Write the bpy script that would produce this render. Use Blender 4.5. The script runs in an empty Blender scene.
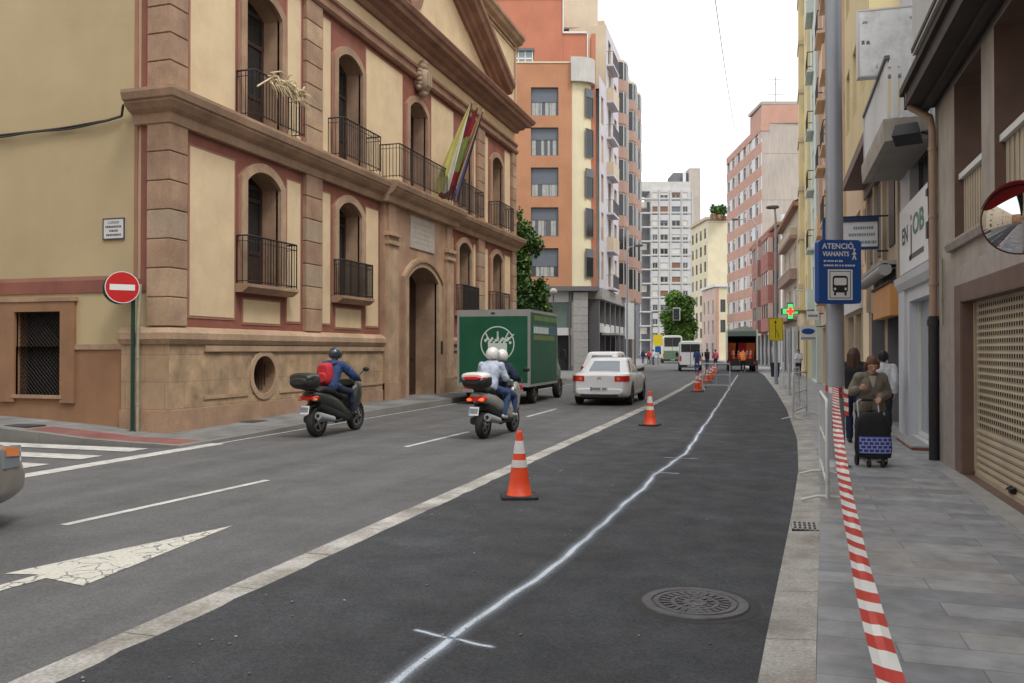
import bpy, math, random
from mathutils import Vector, Matrix
random.seed(7)
R = math.radians
SC = bpy.context.scene
COL = SC.collection
V = Vector

# ------------------------------------------------------------------ materials
MATS = {}
def _n(nt, t, **kw):
    n = nt.nodes.new(t)
    for k, v in kw.items():
        setattr(n, k, v)
    return n

def mat(name, base, rough=.7, var=.12, scale=3., bump=.0, bscale=60., metal=0., streak=0., spec=.5,
        fine=.0, fscale=80., tint=None, tscale=.7, tamt=.0, coat=0., emit=0., alpha=1., trans=0., hsv=None):
    """procedural surface: two noise scales of colour variation, vertical rain streaks, bump"""
    if name in MATS: return MATS[name]
    m = bpy.data.materials.new(name); m.use_nodes = True
    nt = m.node_tree; L = nt.links.new
    b = nt.nodes['Principled BSDF']
    tc = _n(nt, 'ShaderNodeTexCoord')
    no = _n(nt, 'ShaderNodeTexNoise'); no.inputs['Scale'].default_value = scale; no.inputs['Detail'].default_value = 6
    L(tc.outputs['Object'], no.inputs['Vector'])
    mr = _n(nt, 'ShaderNodeMapRange')
    mr.inputs['From Min'].default_value = .3; mr.inputs['From Max'].default_value = .7
    mr.inputs['To Min'].default_value = 1 - var; mr.inputs['To Max'].default_value = 1 + var
    L(no.outputs['Fac'], mr.inputs['Value'])
    val = mr.outputs['Result']
    def mul(a, bb):
        x = _n(nt, 'ShaderNodeMath', operation='MULTIPLY'); L(a, x.inputs[0]); L(bb, x.inputs[1]); return x.outputs[0]
    if fine:
        nf = _n(nt, 'ShaderNodeTexNoise'); nf.inputs['Scale'].default_value = fscale; nf.inputs['Detail'].default_value = 3
        L(tc.outputs['Object'], nf.inputs['Vector'])
        m2 = _n(nt, 'ShaderNodeMapRange'); m2.inputs['From Min'].default_value = .3; m2.inputs['From Max'].default_value = .7
        m2.inputs['To Min'].default_value = 1 - fine; m2.inputs['To Max'].default_value = 1 + fine
        L(nf.outputs['Fac'], m2.inputs['Value']); val = mul(val, m2.outputs['Result'])
    if streak:
        mp = _n(nt, 'ShaderNodeMapping'); mp.inputs['Scale'].default_value = (4, 4, .5)
        L(tc.outputs['Object'], mp.inputs['Vector'])
        ns = _n(nt, 'ShaderNodeTexNoise'); ns.inputs['Scale'].default_value = 1.2; ns.inputs['Detail'].default_value = 5
        L(mp.outputs['Vector'], ns.inputs['Vector'])
        m3 = _n(nt, 'ShaderNodeMapRange'); m3.inputs['From Min'].default_value = .42; m3.inputs['From Max'].default_value = .72
        m3.inputs['To Min'].default_value = 1; m3.inputs['To Max'].default_value = 1 - streak
        L(ns.outputs['Fac'], m3.inputs['Value']); val = mul(val, m3.outputs['Result'])
    src = None
    if tint is not None:
        nt2 = _n(nt, 'ShaderNodeTexNoise'); nt2.inputs['Scale'].default_value = tscale; nt2.inputs['Detail'].default_value = 7
        nt2.inputs['Roughness'].default_value = .65
        L(tc.outputs['Object'], nt2.inputs['Vector'])
        m4 = _n(nt, 'ShaderNodeMapRange'); m4.inputs['From Min'].default_value = .42; m4.inputs['From Max'].default_value = .68
        m4.inputs['To Min'].default_value = 0; m4.inputs['To Max'].default_value = tamt
        L(nt2.outputs['Fac'], m4.inputs['Value'])
        mx = _n(nt, 'ShaderNodeMix', data_type='RGBA'); mx.inputs['A'].default_value = (*base, 1); mx.inputs['B'].default_value = (*tint, 1)
        L(m4.outputs['Result'], mx.inputs['Factor']); src = mx.outputs['Result']
    vm = _n(nt, 'ShaderNodeVectorMath', operation='SCALE')
    if src is not None: L(src, vm.inputs[0])
    else: vm.inputs[0].default_value = base
    L(val, vm.inputs['Scale'])
    L(vm.outputs['Vector'], b.inputs['Base Color'])
    b.inputs['Roughness'].default_value = rough; b.inputs['Metallic'].default_value = metal
    b.inputs['Specular IOR Level'].default_value = spec
    if coat: b.inputs['Coat Weight'].default_value = coat; b.inputs['Coat Roughness'].default_value = .06
    if trans: b.inputs['Transmission Weight'].default_value = trans
    if alpha < 1: b.inputs['Alpha'].default_value = alpha
    if emit:
        L(vm.outputs['Vector'], b.inputs['Emission Color']); b.inputs['Emission Strength'].default_value = emit
    if bump:
        nb = _n(nt, 'ShaderNodeTexNoise'); nb.inputs['Scale'].default_value = bscale; nb.inputs['Detail'].default_value = 5
        L(tc.outputs['Object'], nb.inputs['Vector'])
        bp = _n(nt, 'ShaderNodeBump'); bp.inputs['Strength'].default_value = bump; bp.inputs['Distance'].default_value = .02
        L(nb.outputs['Fac'], bp.inputs['Height']); L(bp.outputs['Normal'], b.inputs['Normal'])
    MATS[name] = m
    return m

def brickmat(name, c1, c2, mortar, bw, bh, msize=.01, axes='yz', rough=.8, var=.2, scale=1.5, bump=.15, offset=.5, streak=.0, vscale=None, dirt=None, damt=.5):
    """blocks / tiles / bricks: each one its own tone"""
    if name in MATS: return MATS[name]
    m = bpy.data.materials.new(name); m.use_nodes = True
    nt = m.node_tree; L = nt.links.new; b = nt.nodes['Principled BSDF']
    tc = _n(nt, 'ShaderNodeTexCoord'); sp = _n(nt, 'ShaderNodeSeparateXYZ'); cb = _n(nt, 'ShaderNodeCombineXYZ')
    L(tc.outputs['Object'], sp.inputs[0])
    L(sp.outputs['xyz'.index(axes[0])], cb.inputs[0]); L(sp.outputs['xyz'.index(axes[1])], cb.inputs[1])
    br = _n(nt, 'ShaderNodeTexBrick', offset=offset)
    br.inputs['Color1'].default_value = (*c1, 1); br.inputs['Color2'].default_value = (*c2, 1); br.inputs['Mortar'].default_value = (*mortar, 1)
    br.inputs['Scale'].default_value = 1; br.inputs['Mortar Size'].default_value = msize
    br.inputs['Mortar Smooth'].default_value = .2
    br.inputs['Brick Width'].default_value = bw; br.inputs['Row Height'].default_value = bh
    L(cb.outputs[0], br.inputs['Vector'])
    no = _n(nt, 'ShaderNodeTexNoise'); no.inputs['Scale'].default_value = scale; no.inputs['Detail'].default_value = 8
    no.inputs['Roughness'].default_value = .65
    L(tc.outputs['Object'], no.inputs['Vector'])
    mr = _n(nt, 'ShaderNodeMapRange'); mr.inputs['From Min'].default_value = .3; mr.inputs['From Max'].default_value = .7
    mr.inputs['To Min'].default_value = 1 - var; mr.inputs['To Max'].default_value = 1 + var
    L(no.outputs['Fac'], mr.inputs['Value'])
    vm = _n(nt, 'ShaderNodeVectorMath', operation='SCALE')
    col = br.outputs['Color']
    if dirt is not None:
        n2 = _n(nt, 'ShaderNodeTexNoise'); n2.inputs['Scale'].default_value = .8; n2.inputs['Detail'].default_value = 8
        L(tc.outputs['Object'], n2.inputs['Vector'])
        m4 = _n(nt, 'ShaderNodeMapRange'); m4.inputs['From Min'].default_value = .45; m4.inputs['From Max'].default_value = .7
        m4.inputs['To Max'].default_value = damt
        L(n2.outputs['Fac'], m4.inputs['Value'])
        mx = _n(nt, 'ShaderNodeMix', data_type='RGBA'); mx.inputs['B'].default_value = (*dirt, 1)
        L(col, mx.inputs['A']); L(m4.outputs['Result'], mx.inputs['Factor']); col = mx.outputs['Result']
    L(col, vm.inputs[0]); L(mr.outputs['Result'], vm.inputs['Scale'])
    L(vm.outputs['Vector'], b.inputs['Base Color']); b.inputs['Roughness'].default_value = rough
    ad = _n(nt, 'ShaderNodeMath', operation='MULTIPLY_ADD'); L(no.outputs['Fac'], ad.inputs[0]); ad.inputs[1].default_value = .4
    iv = _n(nt, 'ShaderNodeMath', operation='SUBTRACT'); iv.inputs[0].default_value = 1; L(br.outputs['Fac'], iv.inputs[1])
    L(iv.outputs[0], ad.inputs[2])
    bp = _n(nt, 'ShaderNodeBump'); bp.inputs['Strength'].default_value = bump; bp.inputs['Distance'].default_value = .01
    L(ad.outputs[0], bp.inputs['Height']); L(bp.outputs['Normal'], b.inputs['Normal'])
    MATS[name] = m
    return m

# ------------------------------------------------------------------ mesh builder
class Frame:
    """u along the wall, z up, n out of the wall"""
    def __init__(s, o, u, n):
        s.o = V(o); s.u = V(u).normalized(); s.n = V(n).normalized()
    def __call__(s, u, z, n=0.):
        return s.o + s.u * u + s.n * n + V((0, 0, z))

class MB:
    def __init__(s): s.v = []; s.f = []; s.m = []; s.sm = []
    def add(s, pts, faces, m, smooth=False):
        k = len(s.v); s.v += [tuple(p) for p in pts]
        for f in faces:
            s.f.append([i + k for i in f]); s.m.append(m); s.sm.append(smooth)
        return s
    def quad(s, a, b, c, d, m): return s.add([a, b, c, d], [(0, 1, 2, 3)], m)
    def poly(s, pts, m): return s.add(pts, [tuple(range(len(pts)))], m)
    def hexa(s, p, m):   # 8 points: bottom 4 ccw, top 4 ccw
        return s.add(p, [(3, 2, 1, 0), (4, 5, 6, 7), (0, 1, 5, 4), (1, 2, 6, 5), (2, 3, 7, 6), (3, 0, 4, 7)], m)
    def box(s, x0, x1, y0, y1, z0, z1, m):
        return s.hexa([(x0, y0, z0), (x1, y0, z0), (x1, y1, z0), (x0, y1, z0), (x0, y0, z1), (x1, y0, z1), (x1, y1, z1), (x0, y1, z1)], m)
    def bbox(s, x0, x1, y0, y1, z0, z1, m, b=.01):
        """box with chamfered vertical and top edges"""
        def ring(z, i): 
            X0, X1, Y0, Y1 = x0 + i, x1 - i, y0 + i, y1 - i
            c = b
            return [(X0 + c, Y0, z), (X1 - c, Y0, z), (X1, Y0 + c, z), (X1, Y1 - c, z), (X1 - c, Y1, z), (X0 + c, Y1, z), (X0, Y1 - c, z), (X0, Y0 + c, z)]
        return s.loft([ring(z0, b), ring(z0 + b, 0), ring(z1 - b, 0), ring(z1, b)], m, smooth=False)
    def fbox(s, fr, u0, u1, z0, z1, n0, n1, m):
        p = [fr(u0, z0, n0), fr(u1, z0, n0), fr(u1, z0, n1), fr(u0, z0, n1), fr(u0, z1, n0), fr(u1, z1, n0), fr(u1, z1, n1), fr(u0, z1, n1)]
        return s.hexa(p, m)
    def loft(s, rings, m, cap=True, smooth=True, closed=True):
        n = len(rings[0]); pts = [p for r in rings for p in r]; F = []
        for i in range(len(rings) - 1):
            for j in range(n if closed else n - 1):
                a = i * n + j; b = i * n + (j + 1) % n
                F.append((a, b, b + n, a + n))
        s.add(pts, F, m, smooth)
        if cap and closed:
            s.add(rings[0], [tuple(reversed(range(n)))], m, False); s.add(rings[-1], [tuple(range(n))], m, False)
        return s
    def tube(s, path, r, m, seg=8, cap=True, smooth=True):
        path = [V(p) for p in path]; n = len(path)
        rr = r if isinstance(r, (list, tuple)) else [r] * n
        rings = []
        up = V((0, 0, 1)); t0 = (path[1] - path[0]).normalized()
        if abs(t0.z) > .9: up = V((0, 1, 0))
        x = t0.cross(up).normalized()
        for i, p in enumerate(path):
            t = (path[min(i + 1, n - 1)] - path[max(i - 1, 0)]).normalized()
            x = (x - t * x.dot(t)).normalized(); y = t.cross(x)
            rings.append([p + (x * math.cos(a) + y * math.sin(a)) * rr[i] for a in [2 * math.pi * k / seg for k in range(seg)]])
        return s.loft(rings, m, cap, smooth)
    def capsule(s, p0, r0, p1, r1, m, seg=10, st=4):
        p0, p1 = V(p0), V(p1); d = p1 - p0; L = d.length
        t = d / L if L > 1e-6 else V((0, 0, 1))
        pa, ra = [], []
        for i in range(st + 1):
            a = math.pi / 2 * (1 - i / st); pa.append(p0 - t * r0 * math.sin(a)); ra.append(max(r0 * math.cos(a), r0 * .03))
        for i in range(st + 1):
            a = math.pi / 2 * (i / st); pa.append(p1 + t * r1 * math.sin(a)); ra.append(max(r1 * math.cos(a), r1 * .03))
        return s.tube(pa, ra, m, seg)
    def lathe(s, prof, m, o=(0, 0, 0), axis='z', seg=24, cap=False, smooth=True):
        o = V(o); rings = []
        for r, h in prof:
            ring = []
            for k in range(seg):
                a = 2 * math.pi * k / seg; c, q = r * math.cos(a), r * math.sin(a)
                ring.append(o + (V((c, q, h)) if axis == 'z' else V((h, c, q)) if axis == 'x' else V((q, h, c))))
            rings.append(ring)
        return s.loft(rings, m, cap, smooth)
    def ell(s, c, r, m, seg=16, st=10):
        c = V(c); rings = []
        for i in range(st + 1):
            a = -math.pi / 2 + math.pi * i / st; k = max(math.cos(a), .02)
            rings.append([c + V((r[0] * k * math.cos(b), r[1] * k * math.sin(b), r[2] * math.sin(a))) for b in [2 * math.pi * j / seg for j in range(seg)]])
        return s.loft(rings, m)
    def lofty(s, secs, m, n=20, p=2.6, cap=True, smooth=True):
        """superellipse sections along y: (y, zc, hw, hh[, xc])"""
        rings = []
        for q in secs:
            y, zc, hw, hh = q[:4]; xc = q[4] if len(q) > 4 else 0
            ring = []
            for k in range(n):
                a = 2 * math.pi * k / n; c, d = math.cos(a), math.sin(a)
                ring.append((xc + hw * math.copysign(abs(c) ** (2 / p), c), y, zc + hh * math.copysign(abs(d) ** (2 / p), d)))
            rings.append(ring[::-1])
        return s.loft(rings, m, cap, smooth)
    def prism(s, poly, ext, m):
        a = [V(p) for p in poly]; e = V(ext); b = [p + e for p in a]; n = len(a)
        s.add(a + b, [tuple(range(n))[::-1], tuple(range(n, 2 * n))] + [(i, (i + 1) % n, (i + 1) % n + n, i + n) for i in range(n)], m)
        return s
    def xf(s, M, k=0):
        s.v[k:] = [tuple(M @ V(p)) for p in s.v[k:]]; return s
    def mesh(s, name):
        me = bpy.data.meshes.new(name); me.from_pydata(s.v, [], s.f)
        names = []
        for q in s.m:
            if q not in names: names.append(q)
        for q in names: me.materials.append(MATS[q])
        ix = {q: i for i, q in enumerate(names)}
        me.polygons.foreach_set('material_index', [ix[q] for q in s.m])
        me.polygons.foreach_set('use_smooth', s.sm)
        me.update()
        return me
    def build(s, name, parent=None, world=False, fix=True):
        if world and parent is not None:
            r = parent
            while r.parent: r = r.parent
            s.xf(r.matrix_basis.inverted())
        me = s.mesh(name)
        if fix: normals(me)
        o = bpy.data.objects.new(name, me); COL.objects.link(o)
        if parent is not None: o.parent = parent
        return o

import bmesh
def normals(me):
    b = bmesh.new(); b.from_mesh(me); bmesh.ops.recalc_face_normals(b, faces=b.faces); b.to_mesh(me); b.free()

def thing(name, label, cat, loc=(0, 0, 0), rz=0., group=None):
    o = bpy.data.objects.new(name, None); COL.objects.link(o)
    o.empty_display_size = .2
    o.location = loc; o.rotation_euler = (0, 0, rz); o['label'] = label; o['category'] = cat
    if group: o['group'] = group
    o.matrix_basis = Matrix.Translation(V(loc)) @ Matrix.Rotation(rz, 4, 'Z')
    return o
def tag(o, label, cat, group=None):
    o['label'] = label; o['category'] = cat
    if group: o['group'] = group
    return o
def struct(o): o['kind'] = 'structure'; return o
def dup(o, parent=None, loc=None, rz=None, label=None, group=None):
    c = o.copy(); COL.objects.link(c)
    if parent is not None: c.parent = parent
    if loc is not None: c.location = loc
    if rz is not None: c.rotation_euler = (0, 0, rz)
    if label: c['label'] = label
    if group: c['group'] = group
    for ch in o.children: dup(ch, c)
    return c
def inst(o, parent, fr_loc, rz=None):
    """copy a part (and its sub-parts) to another local place"""
    c = dup(o, parent); c.location = fr_loc
    if rz is not None: c.rotation_euler = (0, 0, rz)
    return c

def bake(o, mods):
    """evaluate modifiers into the mesh"""
    for t, kw in mods:
        md = o.modifiers.new(t, t)
        for k, v in kw.items(): setattr(md, k, v)
    dg = bpy.context.evaluated_depsgraph_get(); dg.update()
    me = bpy.data.meshes.new_from_object(o.evaluated_get(dg))
    old = o.data; o.modifiers.clear(); me.name = old.name
    mats = list(old.materials); o.data = me
    if len(me.materials) == 0:
        for q in mats: me.materials.append(q)
    me.polygons.foreach_set('use_smooth', [True] * len(me.polygons))
    return o

def text_mb(mb, txt, fn, size, m, depth=.004, align='CENTER', sx=1., bold=0.):
    """lettering: fn(u, v, n) maps flat text coordinates to the world"""
    cu = bpy.data.curves.new('lettering', 'FONT'); cu.body = txt; cu.size = size; cu.align_x = align; cu.align_y = 'CENTER'
    cu.extrude = 0; cu.resolution_u = 3; cu.offset = bold
    o = bpy.data.objects.new('lettering', cu); COL.objects.link(o)
    dg = bpy.context.evaluated_depsgraph_get(); dg.update()
    me = bpy.data.meshes.new_from_object(o.evaluated_get(dg))
    vs = [v.co.copy() for v in me.vertices]; fs = [tuple(p.vertices) for p in me.polygons]
    mb.add([fn(v.x * sx, v.y, depth) for v in vs], fs, m)
    bpy.data.objects.remove(o); bpy.data.curves.remove(cu); bpy.data.meshes.remove(me)
    return mb

# ---------------------------------------------------------------- walls with real openings
def wall(mb, fr, u0, u1, z0, z1, ops, m, n=0., depth=.2, mrev=None):
    """ops: dicts u0,u1,z0,z1, rise (segmental arch inside the top), circ (round)"""
    mrev = mrev or m
    us = sorted({u0, u1} | {o['u0'] for o in ops} | {o['u1'] for o in ops})
    zs = sorted({z0, z1} | {o['z0'] for o in ops} | {o['z1'] for o in ops})
    us = [u for u in us if u0 - 1e-6 <= u <= u1 + 1e-6]; zs = [z for z in zs if z0 - 1e-6 <= z <= z1 + 1e-6]
    for j in range(len(zs) - 1):
        run = None
        for i in range(len(us) - 1):
            cu, cz = (us[i] + us[i + 1]) / 2, (zs[j] + zs[j + 1]) / 2
            hole = any(o['u0'] < cu < o['u1'] and o['z0'] < cz < o['z1'] for o in ops)
            if not hole and run is None: run = us[i]
            if hole and run is not None:
                mb.quad(fr(run, zs[j], n), fr(us[i], zs[j], n), fr(us[i], zs[j + 1], n), fr(run, zs[j + 1], n), m); run = None
        if run is not None:
            mb.quad(fr(run, zs[j], n), fr(us[-1], zs[j], n), fr(us[-1], zs[j + 1], n), fr(run, zs[j + 1], n), m)
    for o in ops:
        a, b, c, d = o['u0'], o['u1'], o['z0'], o['z1']; dp = o.get('depth', depth); k = n - dp
        if o.get('circ'):
            cu, cz, r = (a + b) / 2, (c + d) / 2, (b - a) / 2; N = 32
            ring = [(cu + r * math.cos(2 * math.pi * i / N), cz + r * math.sin(2 * math.pi * i / N)) for i in range(N)]
            def sq(x, z):
                t = max(abs(x - cu), abs(z - cz)); return (cu + (x - cu) / t * r, cz + (z - cz) / t * r)
            for i in range(N):
                p, q = ring[i], ring[(i + 1) % N]; P, Q = sq(*p), sq(*q)
                pts = [fr(*p, n), fr(*q, n), fr(*Q, n), fr(*P, n)]
                mb.poly(pts, m)
                mb.quad(fr(*p, n), fr(*q, n), fr(*q, k), fr(*p, k), mrev)
            continue
        rise = o.get('rise', 0.)
        if rise:
            w = b - a; r = (w * w / 4 + rise * rise) / (2 * rise); cz = d - r; N = 14
            arc = [(a + w * i / N, cz + math.sqrt(max(0, r * r - (a + w * i / N - (a + b) / 2) ** 2))) for i in range(N + 1)]
            for i in range(N):
                p, q = arc[i], arc[i + 1]
                mb.quad(fr(*p, n), fr(*q, n), fr(q[0], d, n), fr(p[0], d, n), m)
                mb.quad(fr(*p, n), fr(*q, n), fr(*q, k), fr(*p, k), mrev)
            zt = d - rise
        else:
            zt = d
            mb.quad(fr(a, d, n), fr(b, d, n), fr(b, d, k), fr(a, d, k), mrev)
        mb.quad(fr(a, c, n), fr(a, zt, n), fr(a, zt, k), fr(a, c, k), mrev)
        mb.quad(fr(b, c, n), fr(b, zt, n), fr(b, zt, k), fr(b, c, k), mrev)
        if c > z0 + 1e-4: mb.quad(fr(a, c, n), fr(b, c, n), fr(b, c, k), fr(a, c, k), mrev)

def arcpts(a, b, zs, rise, N=14):
    w = b - a; r = (w * w / 4 + rise * rise) / (2 * rise); cz = zs + rise - r
    return [(a + w * i / N, cz + math.sqrt(max(0, r * r - (a + w * i / N - (a + b) / 2) ** 2))) for i in range(N + 1)]

def surround(mb, fr, a, b, z0, z1, rise, t, n0, n1, m):
    """stone frame round an arched opening: (a,b) inner width, z1 crown of the opening"""
    inn = [(a, z0)] + arcpts(a, b, z1 - rise, rise) + [(b, z0)]
    out = [(a - t, z0)] + arcpts(a - t, b + t, z1 - rise + t * .35, rise + t * .65) + [(b + t, z0)]
    for i in range(len(inn) - 1):
        p, q, P, Q = inn[i], inn[i + 1], out[i], out[i + 1]
        mb.quad(fr(*p, n1), fr(*q, n1), fr(*Q, n1), fr(*P, n1), m)
        mb.quad(fr(*P, n1), fr(*Q, n1), fr(*Q, n0), fr(*P, n0), m)
        mb.quad(fr(*p, n1), fr(*q, n1), fr(*q, n0), fr(*p, n0), m)
    mb.quad(fr(*inn[0], n0), fr(*out[0], n0), fr(*out[0], n1), fr(*inn[0], n1), m)
    mb.quad(fr(*inn[-1], n0), fr(*out[-1], n0), fr(*out[-1], n1), fr(*inn[-1], n1), m)

def moulding(mb, fr, u0, u1, prof, m, close=True, m0=0, m1=0):
    """profile of (z, n) pairs extruded along u; m0 / m1 = mitred outer corner at that end"""
    a = [fr(u0 - n * m0, z, n) for z, n in prof]; b = [fr(u1 + n * m1, z, n) for z, n in prof]
    for i in range(len(prof) - 1): mb.quad(a[i], b[i], b[i + 1], a[i + 1], m)
    if close:
        if not m0: mb.poly(a, m)
        if not m1: mb.poly(b, m)
# ------------------------------------------------------------------ palette
def asphalt(name, base, agg, track, blotch, dark, bump):
    m = bpy.data.materials.new(name); m.use_nodes = True; nt = m.node_tree; L = nt.links.new; b = nt.nodes['Principled BSDF']
    tc = _n(nt, 'ShaderNodeTexCoord')
    def noise(scale, det, vec=None, rough=.5):
        n = _n(nt, 'ShaderNodeTexNoise'); n.inputs['Scale'].default_value = scale; n.inputs['Detail'].default_value = det; n.inputs['Roughness'].default_value = rough
        L(vec or tc.outputs['Object'], n.inputs['Vector']); return n.outputs['Fac']
    def rng(v, a, b_, lo=.3, hi=.7):
        r = _n(nt, 'ShaderNodeMapRange'); r.inputs['From Min'].default_value = lo; r.inputs['From Max'].default_value = hi; r.inputs['To Min'].default_value = a; r.inputs['To Max'].default_value = b_
        L(v, r.inputs['Value']); return r.outputs['Result']
    def mul(x, y): q = _n(nt, 'ShaderNodeMath', operation='MULTIPLY'); L(x, q.inputs[0]); L(y, q.inputs[1]); return q.outputs[0]
    mp = _n(nt, 'ShaderNodeMapping'); mp.inputs['Scale'].default_value = (1.1, .05, 1); L(tc.outputs['Object'], mp.inputs['Vector'])
    vo = _n(nt, 'ShaderNodeTexVoronoi'); vo.inputs['Scale'].default_value = 75; L(tc.outputs['Object'], vo.inputs['Vector'])
    sp = _n(nt, 'ShaderNodeSeparateColor'); L(vo.outputs['Color'], sp.inputs[0])
    stones = rng(sp.outputs[0], 1 - agg * .6, 1 + agg * 1.3, .0, 1.)
    v = mul(mul(mul(rng(noise(130, 3), 1 - agg * .6, 1 + agg * .6), stones), rng(noise(1.1, 8, rough=.65), 1 - blotch, 1 + blotch)), rng(noise(1.6, 5, mp.outputs['Vector']), 1 - track, 1 + track))
    st = rng(noise(.55, 7, rough=.7), 1, dark, .58, .68); v = mul(v, st)
    sc = _n(nt, 'ShaderNodeVectorMath', operation='SCALE'); sc.inputs[0].default_value = base; L(v, sc.inputs['Scale']); L(sc.outputs['Vector'], b.inputs['Base Color'])
    L(rng(noise(3, 5), .72, .95), b.inputs['Roughness'])
    bp = _n(nt, 'ShaderNodeBump'); bp.inputs['Strength'].default_value = bump; bp.inputs['Distance'].default_value = .012; L(vo.outputs['Distance'], bp.inputs['Height']); L(bp.outputs['Normal'], b.inputs['Normal'])
    MATS[name] = m
asphalt('asphalt_old', (.094, .094, .095), .25, .14, .2, .74, .25)
asphalt('asphalt_new', (.039, .042, .047), .42, .16, .26, 1.35, .45)
mat('marking', (.55, .54, .51), .8, .12, 2, .1, 80, fine=.12, fscale=60, tint=(.17, .17, .165), tscale=5, tamt=.55)
def crazed(name):
    m = bpy.data.materials.new(name); m.use_nodes = True; nt = m.node_tree; L = nt.links.new; b = nt.nodes['Principled BSDF']
    tc = _n(nt, 'ShaderNodeTexCoord'); n1 = _n(nt, 'ShaderNodeTexNoise'); n1.inputs['Scale'].default_value = 6; n1.inputs['Detail'].default_value = 3; L(tc.outputs['Object'], n1.inputs['Vector'])
    mv = _n(nt, 'ShaderNodeMix', data_type='RGBA'); mv.inputs['Factor'].default_value = .12; L(tc.outputs['Object'], mv.inputs['A']); L(n1.outputs['Color'], mv.inputs['B'])
    vo = _n(nt, 'ShaderNodeTexVoronoi', feature='DISTANCE_TO_EDGE'); vo.inputs['Scale'].default_value = 7; L(mv.outputs['Result'], vo.inputs['Vector'])
    mr = _n(nt, 'ShaderNodeMapRange'); mr.inputs['From Min'].default_value = .012; mr.inputs['From Max'].default_value = .05; L(vo.outputs['Distance'], mr.inputs['Value'])
    n2 = _n(nt, 'ShaderNodeTexNoise'); n2.inputs['Scale'].default_value = 3; n2.inputs['Detail'].default_value = 6; L(tc.outputs['Object'], n2.inputs['Vector'])
    m2 = _n(nt, 'ShaderNodeMapRange'); m2.inputs['From Min'].default_value = .42; m2.inputs['From Max'].default_value = .5; m2.inputs['To Min'].default_value = 1; m2.inputs['To Max'].default_value = 0; L(n2.outputs['Fac'], m2.inputs['Value'])
    mxx = _n(nt, 'ShaderNodeMath', operation='MAXIMUM'); L(mr.outputs['Result'], mxx.inputs[0]); L(m2.outputs['Result'], mxx.inputs[1])
    mc = _n(nt, 'ShaderNodeMix', data_type='RGBA'); mc.inputs['A'].default_value = (.13, .125, .12, 1); mc.inputs['B'].default_value = (.55, .53, .47, 1); L(mxx.outputs[0], mc.inputs['Factor'])
    n3 = _n(nt, 'ShaderNodeTexNoise'); n3.inputs['Scale'].default_value = 40; L(tc.outputs['Object'], n3.inputs['Vector'])
    m3 = _n(nt, 'ShaderNodeMapRange'); m3.inputs['From Min'].default_value = .3; m3.inputs['From Max'].default_value = .7; m3.inputs['To Min'].default_value = .8; m3.inputs['To Max'].default_value = 1.1; L(n3.outputs['Fac'], m3.inputs['Value'])
    sc = _n(nt, 'ShaderNodeVectorMath', operation='SCALE'); L(mc.outputs['Result'], sc.inputs[0]); L(m3.outputs['Result'], sc.inputs['Scale']); L(sc.outputs['Vector'], b.inputs['Base Color']); b.inputs['Roughness'].default_value = .85
    MATS[name] = m
crazed('marking_worn')
mat('concrete_strip', (.42, .405, .38), .88, .2, 2.2, .4, 60, fine=.25, fscale=45, tint=(.2, .18, .15), tscale=1.8, tamt=.85)
mat('kerb_stone', (.4, .385, .355), .85, .18, 1.6, .3, 60, fine=.22, fscale=50, tint=(.24, .21, .175), tscale=1.8, tamt=.85)
mat('kerb_grey', (.2, .195, .185), .85, .16, 1.1, .2, 60, fine=.15, fscale=70)
mat('concrete_pave', (.2, .2, .195), .85, .12, .9, .15, 60, fine=.12, fscale=70, tint=(.12, .118, .112), tscale=.9, tamt=.6)
brickmat('pave_red', (.25, .085, .07), (.21, .07, .06), (.15, .08, .07), .2, .2, .008, 'xy', offset=0, dirt=(.16, .13, .12))
brickmat('pave_left', (.23, .23, .225), (.2, .2, .195), (.12, .12, .12), .4, .4, .01, 'xy', offset=0, var=.25, dirt=(.085, .085, .08), damt=.8)
brickmat('pave_grey', (.21, .22, .238), (.34, .343, .348), (.17, .168, .165), 1.0, .3, .006, 'xy', offset=.37, rough=.5, var=.3, scale=3.5, bump=.14, dirt=(.33, .3, .265), damt=.6)
mat('soil', (.1, .095, .085), .9, .2, .3)
mat('rim_dark', (.06, .02, .03), .4, .1)
mat('spray', (.8,.85,.92), .8, .1, 8, 0, fine=.1)
mat('iron', (.09, .088, .092), .55, .25, 6, .3, 40, metal=.4, fine=.2, fscale=30)
mat('iron_dark', (.02, .02, .02), .7, .2, 6)
mat('hole', (.008, .008, .008), .9, .0)
# historic house
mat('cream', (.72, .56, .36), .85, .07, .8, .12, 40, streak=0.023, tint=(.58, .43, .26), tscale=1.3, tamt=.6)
mat('cream_shaded', (.5, .4, .235), .85, .06, .5, .12, 40, streak=0.018, tint=(.42, .32, .18), tscale=.6, tamt=.5)  # house cream darkened to paint in the shade of the side street
mat('rose', (.27, .1, .07), .85, .14, 2, .1, 40, tint=(.2, .065, .05), tscale=1.3, tamt=.5)
mat('rose_line', (.34, .165, .115), .85, .12, 2)
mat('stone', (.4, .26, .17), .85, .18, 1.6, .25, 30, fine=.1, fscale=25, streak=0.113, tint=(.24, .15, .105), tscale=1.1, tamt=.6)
mat('stone_pale', (.46, .32, .21), .85, .16, 1.6, .25, 30, fine=.1, fscale=25, streak=0.090, tint=(.24, .155, .105), tscale=1.3, tamt=.6)  # lighter stone tone for mouldings, surrounds and scattered blocks
mat('stone_grey', (.38, .285, .2), .85, .15, 1.6, .25, 30, fine=.1, fscale=25, streak=0.113)
mat('stone_red', (.3, .17, .115), .85, .16, 1.6, .15, 30, streak=0.090, tint=(.2, .095, .06), tscale=1, tamt=.6)
brickmat('plinth_stone', (.45, .315, .19), (.37, .26, .16), (.28, .195, .125), 1.35, .52, .008, 'yz', var=.38, scale=2.6, bump=.3, dirt=(.24, .17, .12), damt=.7)
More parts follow.
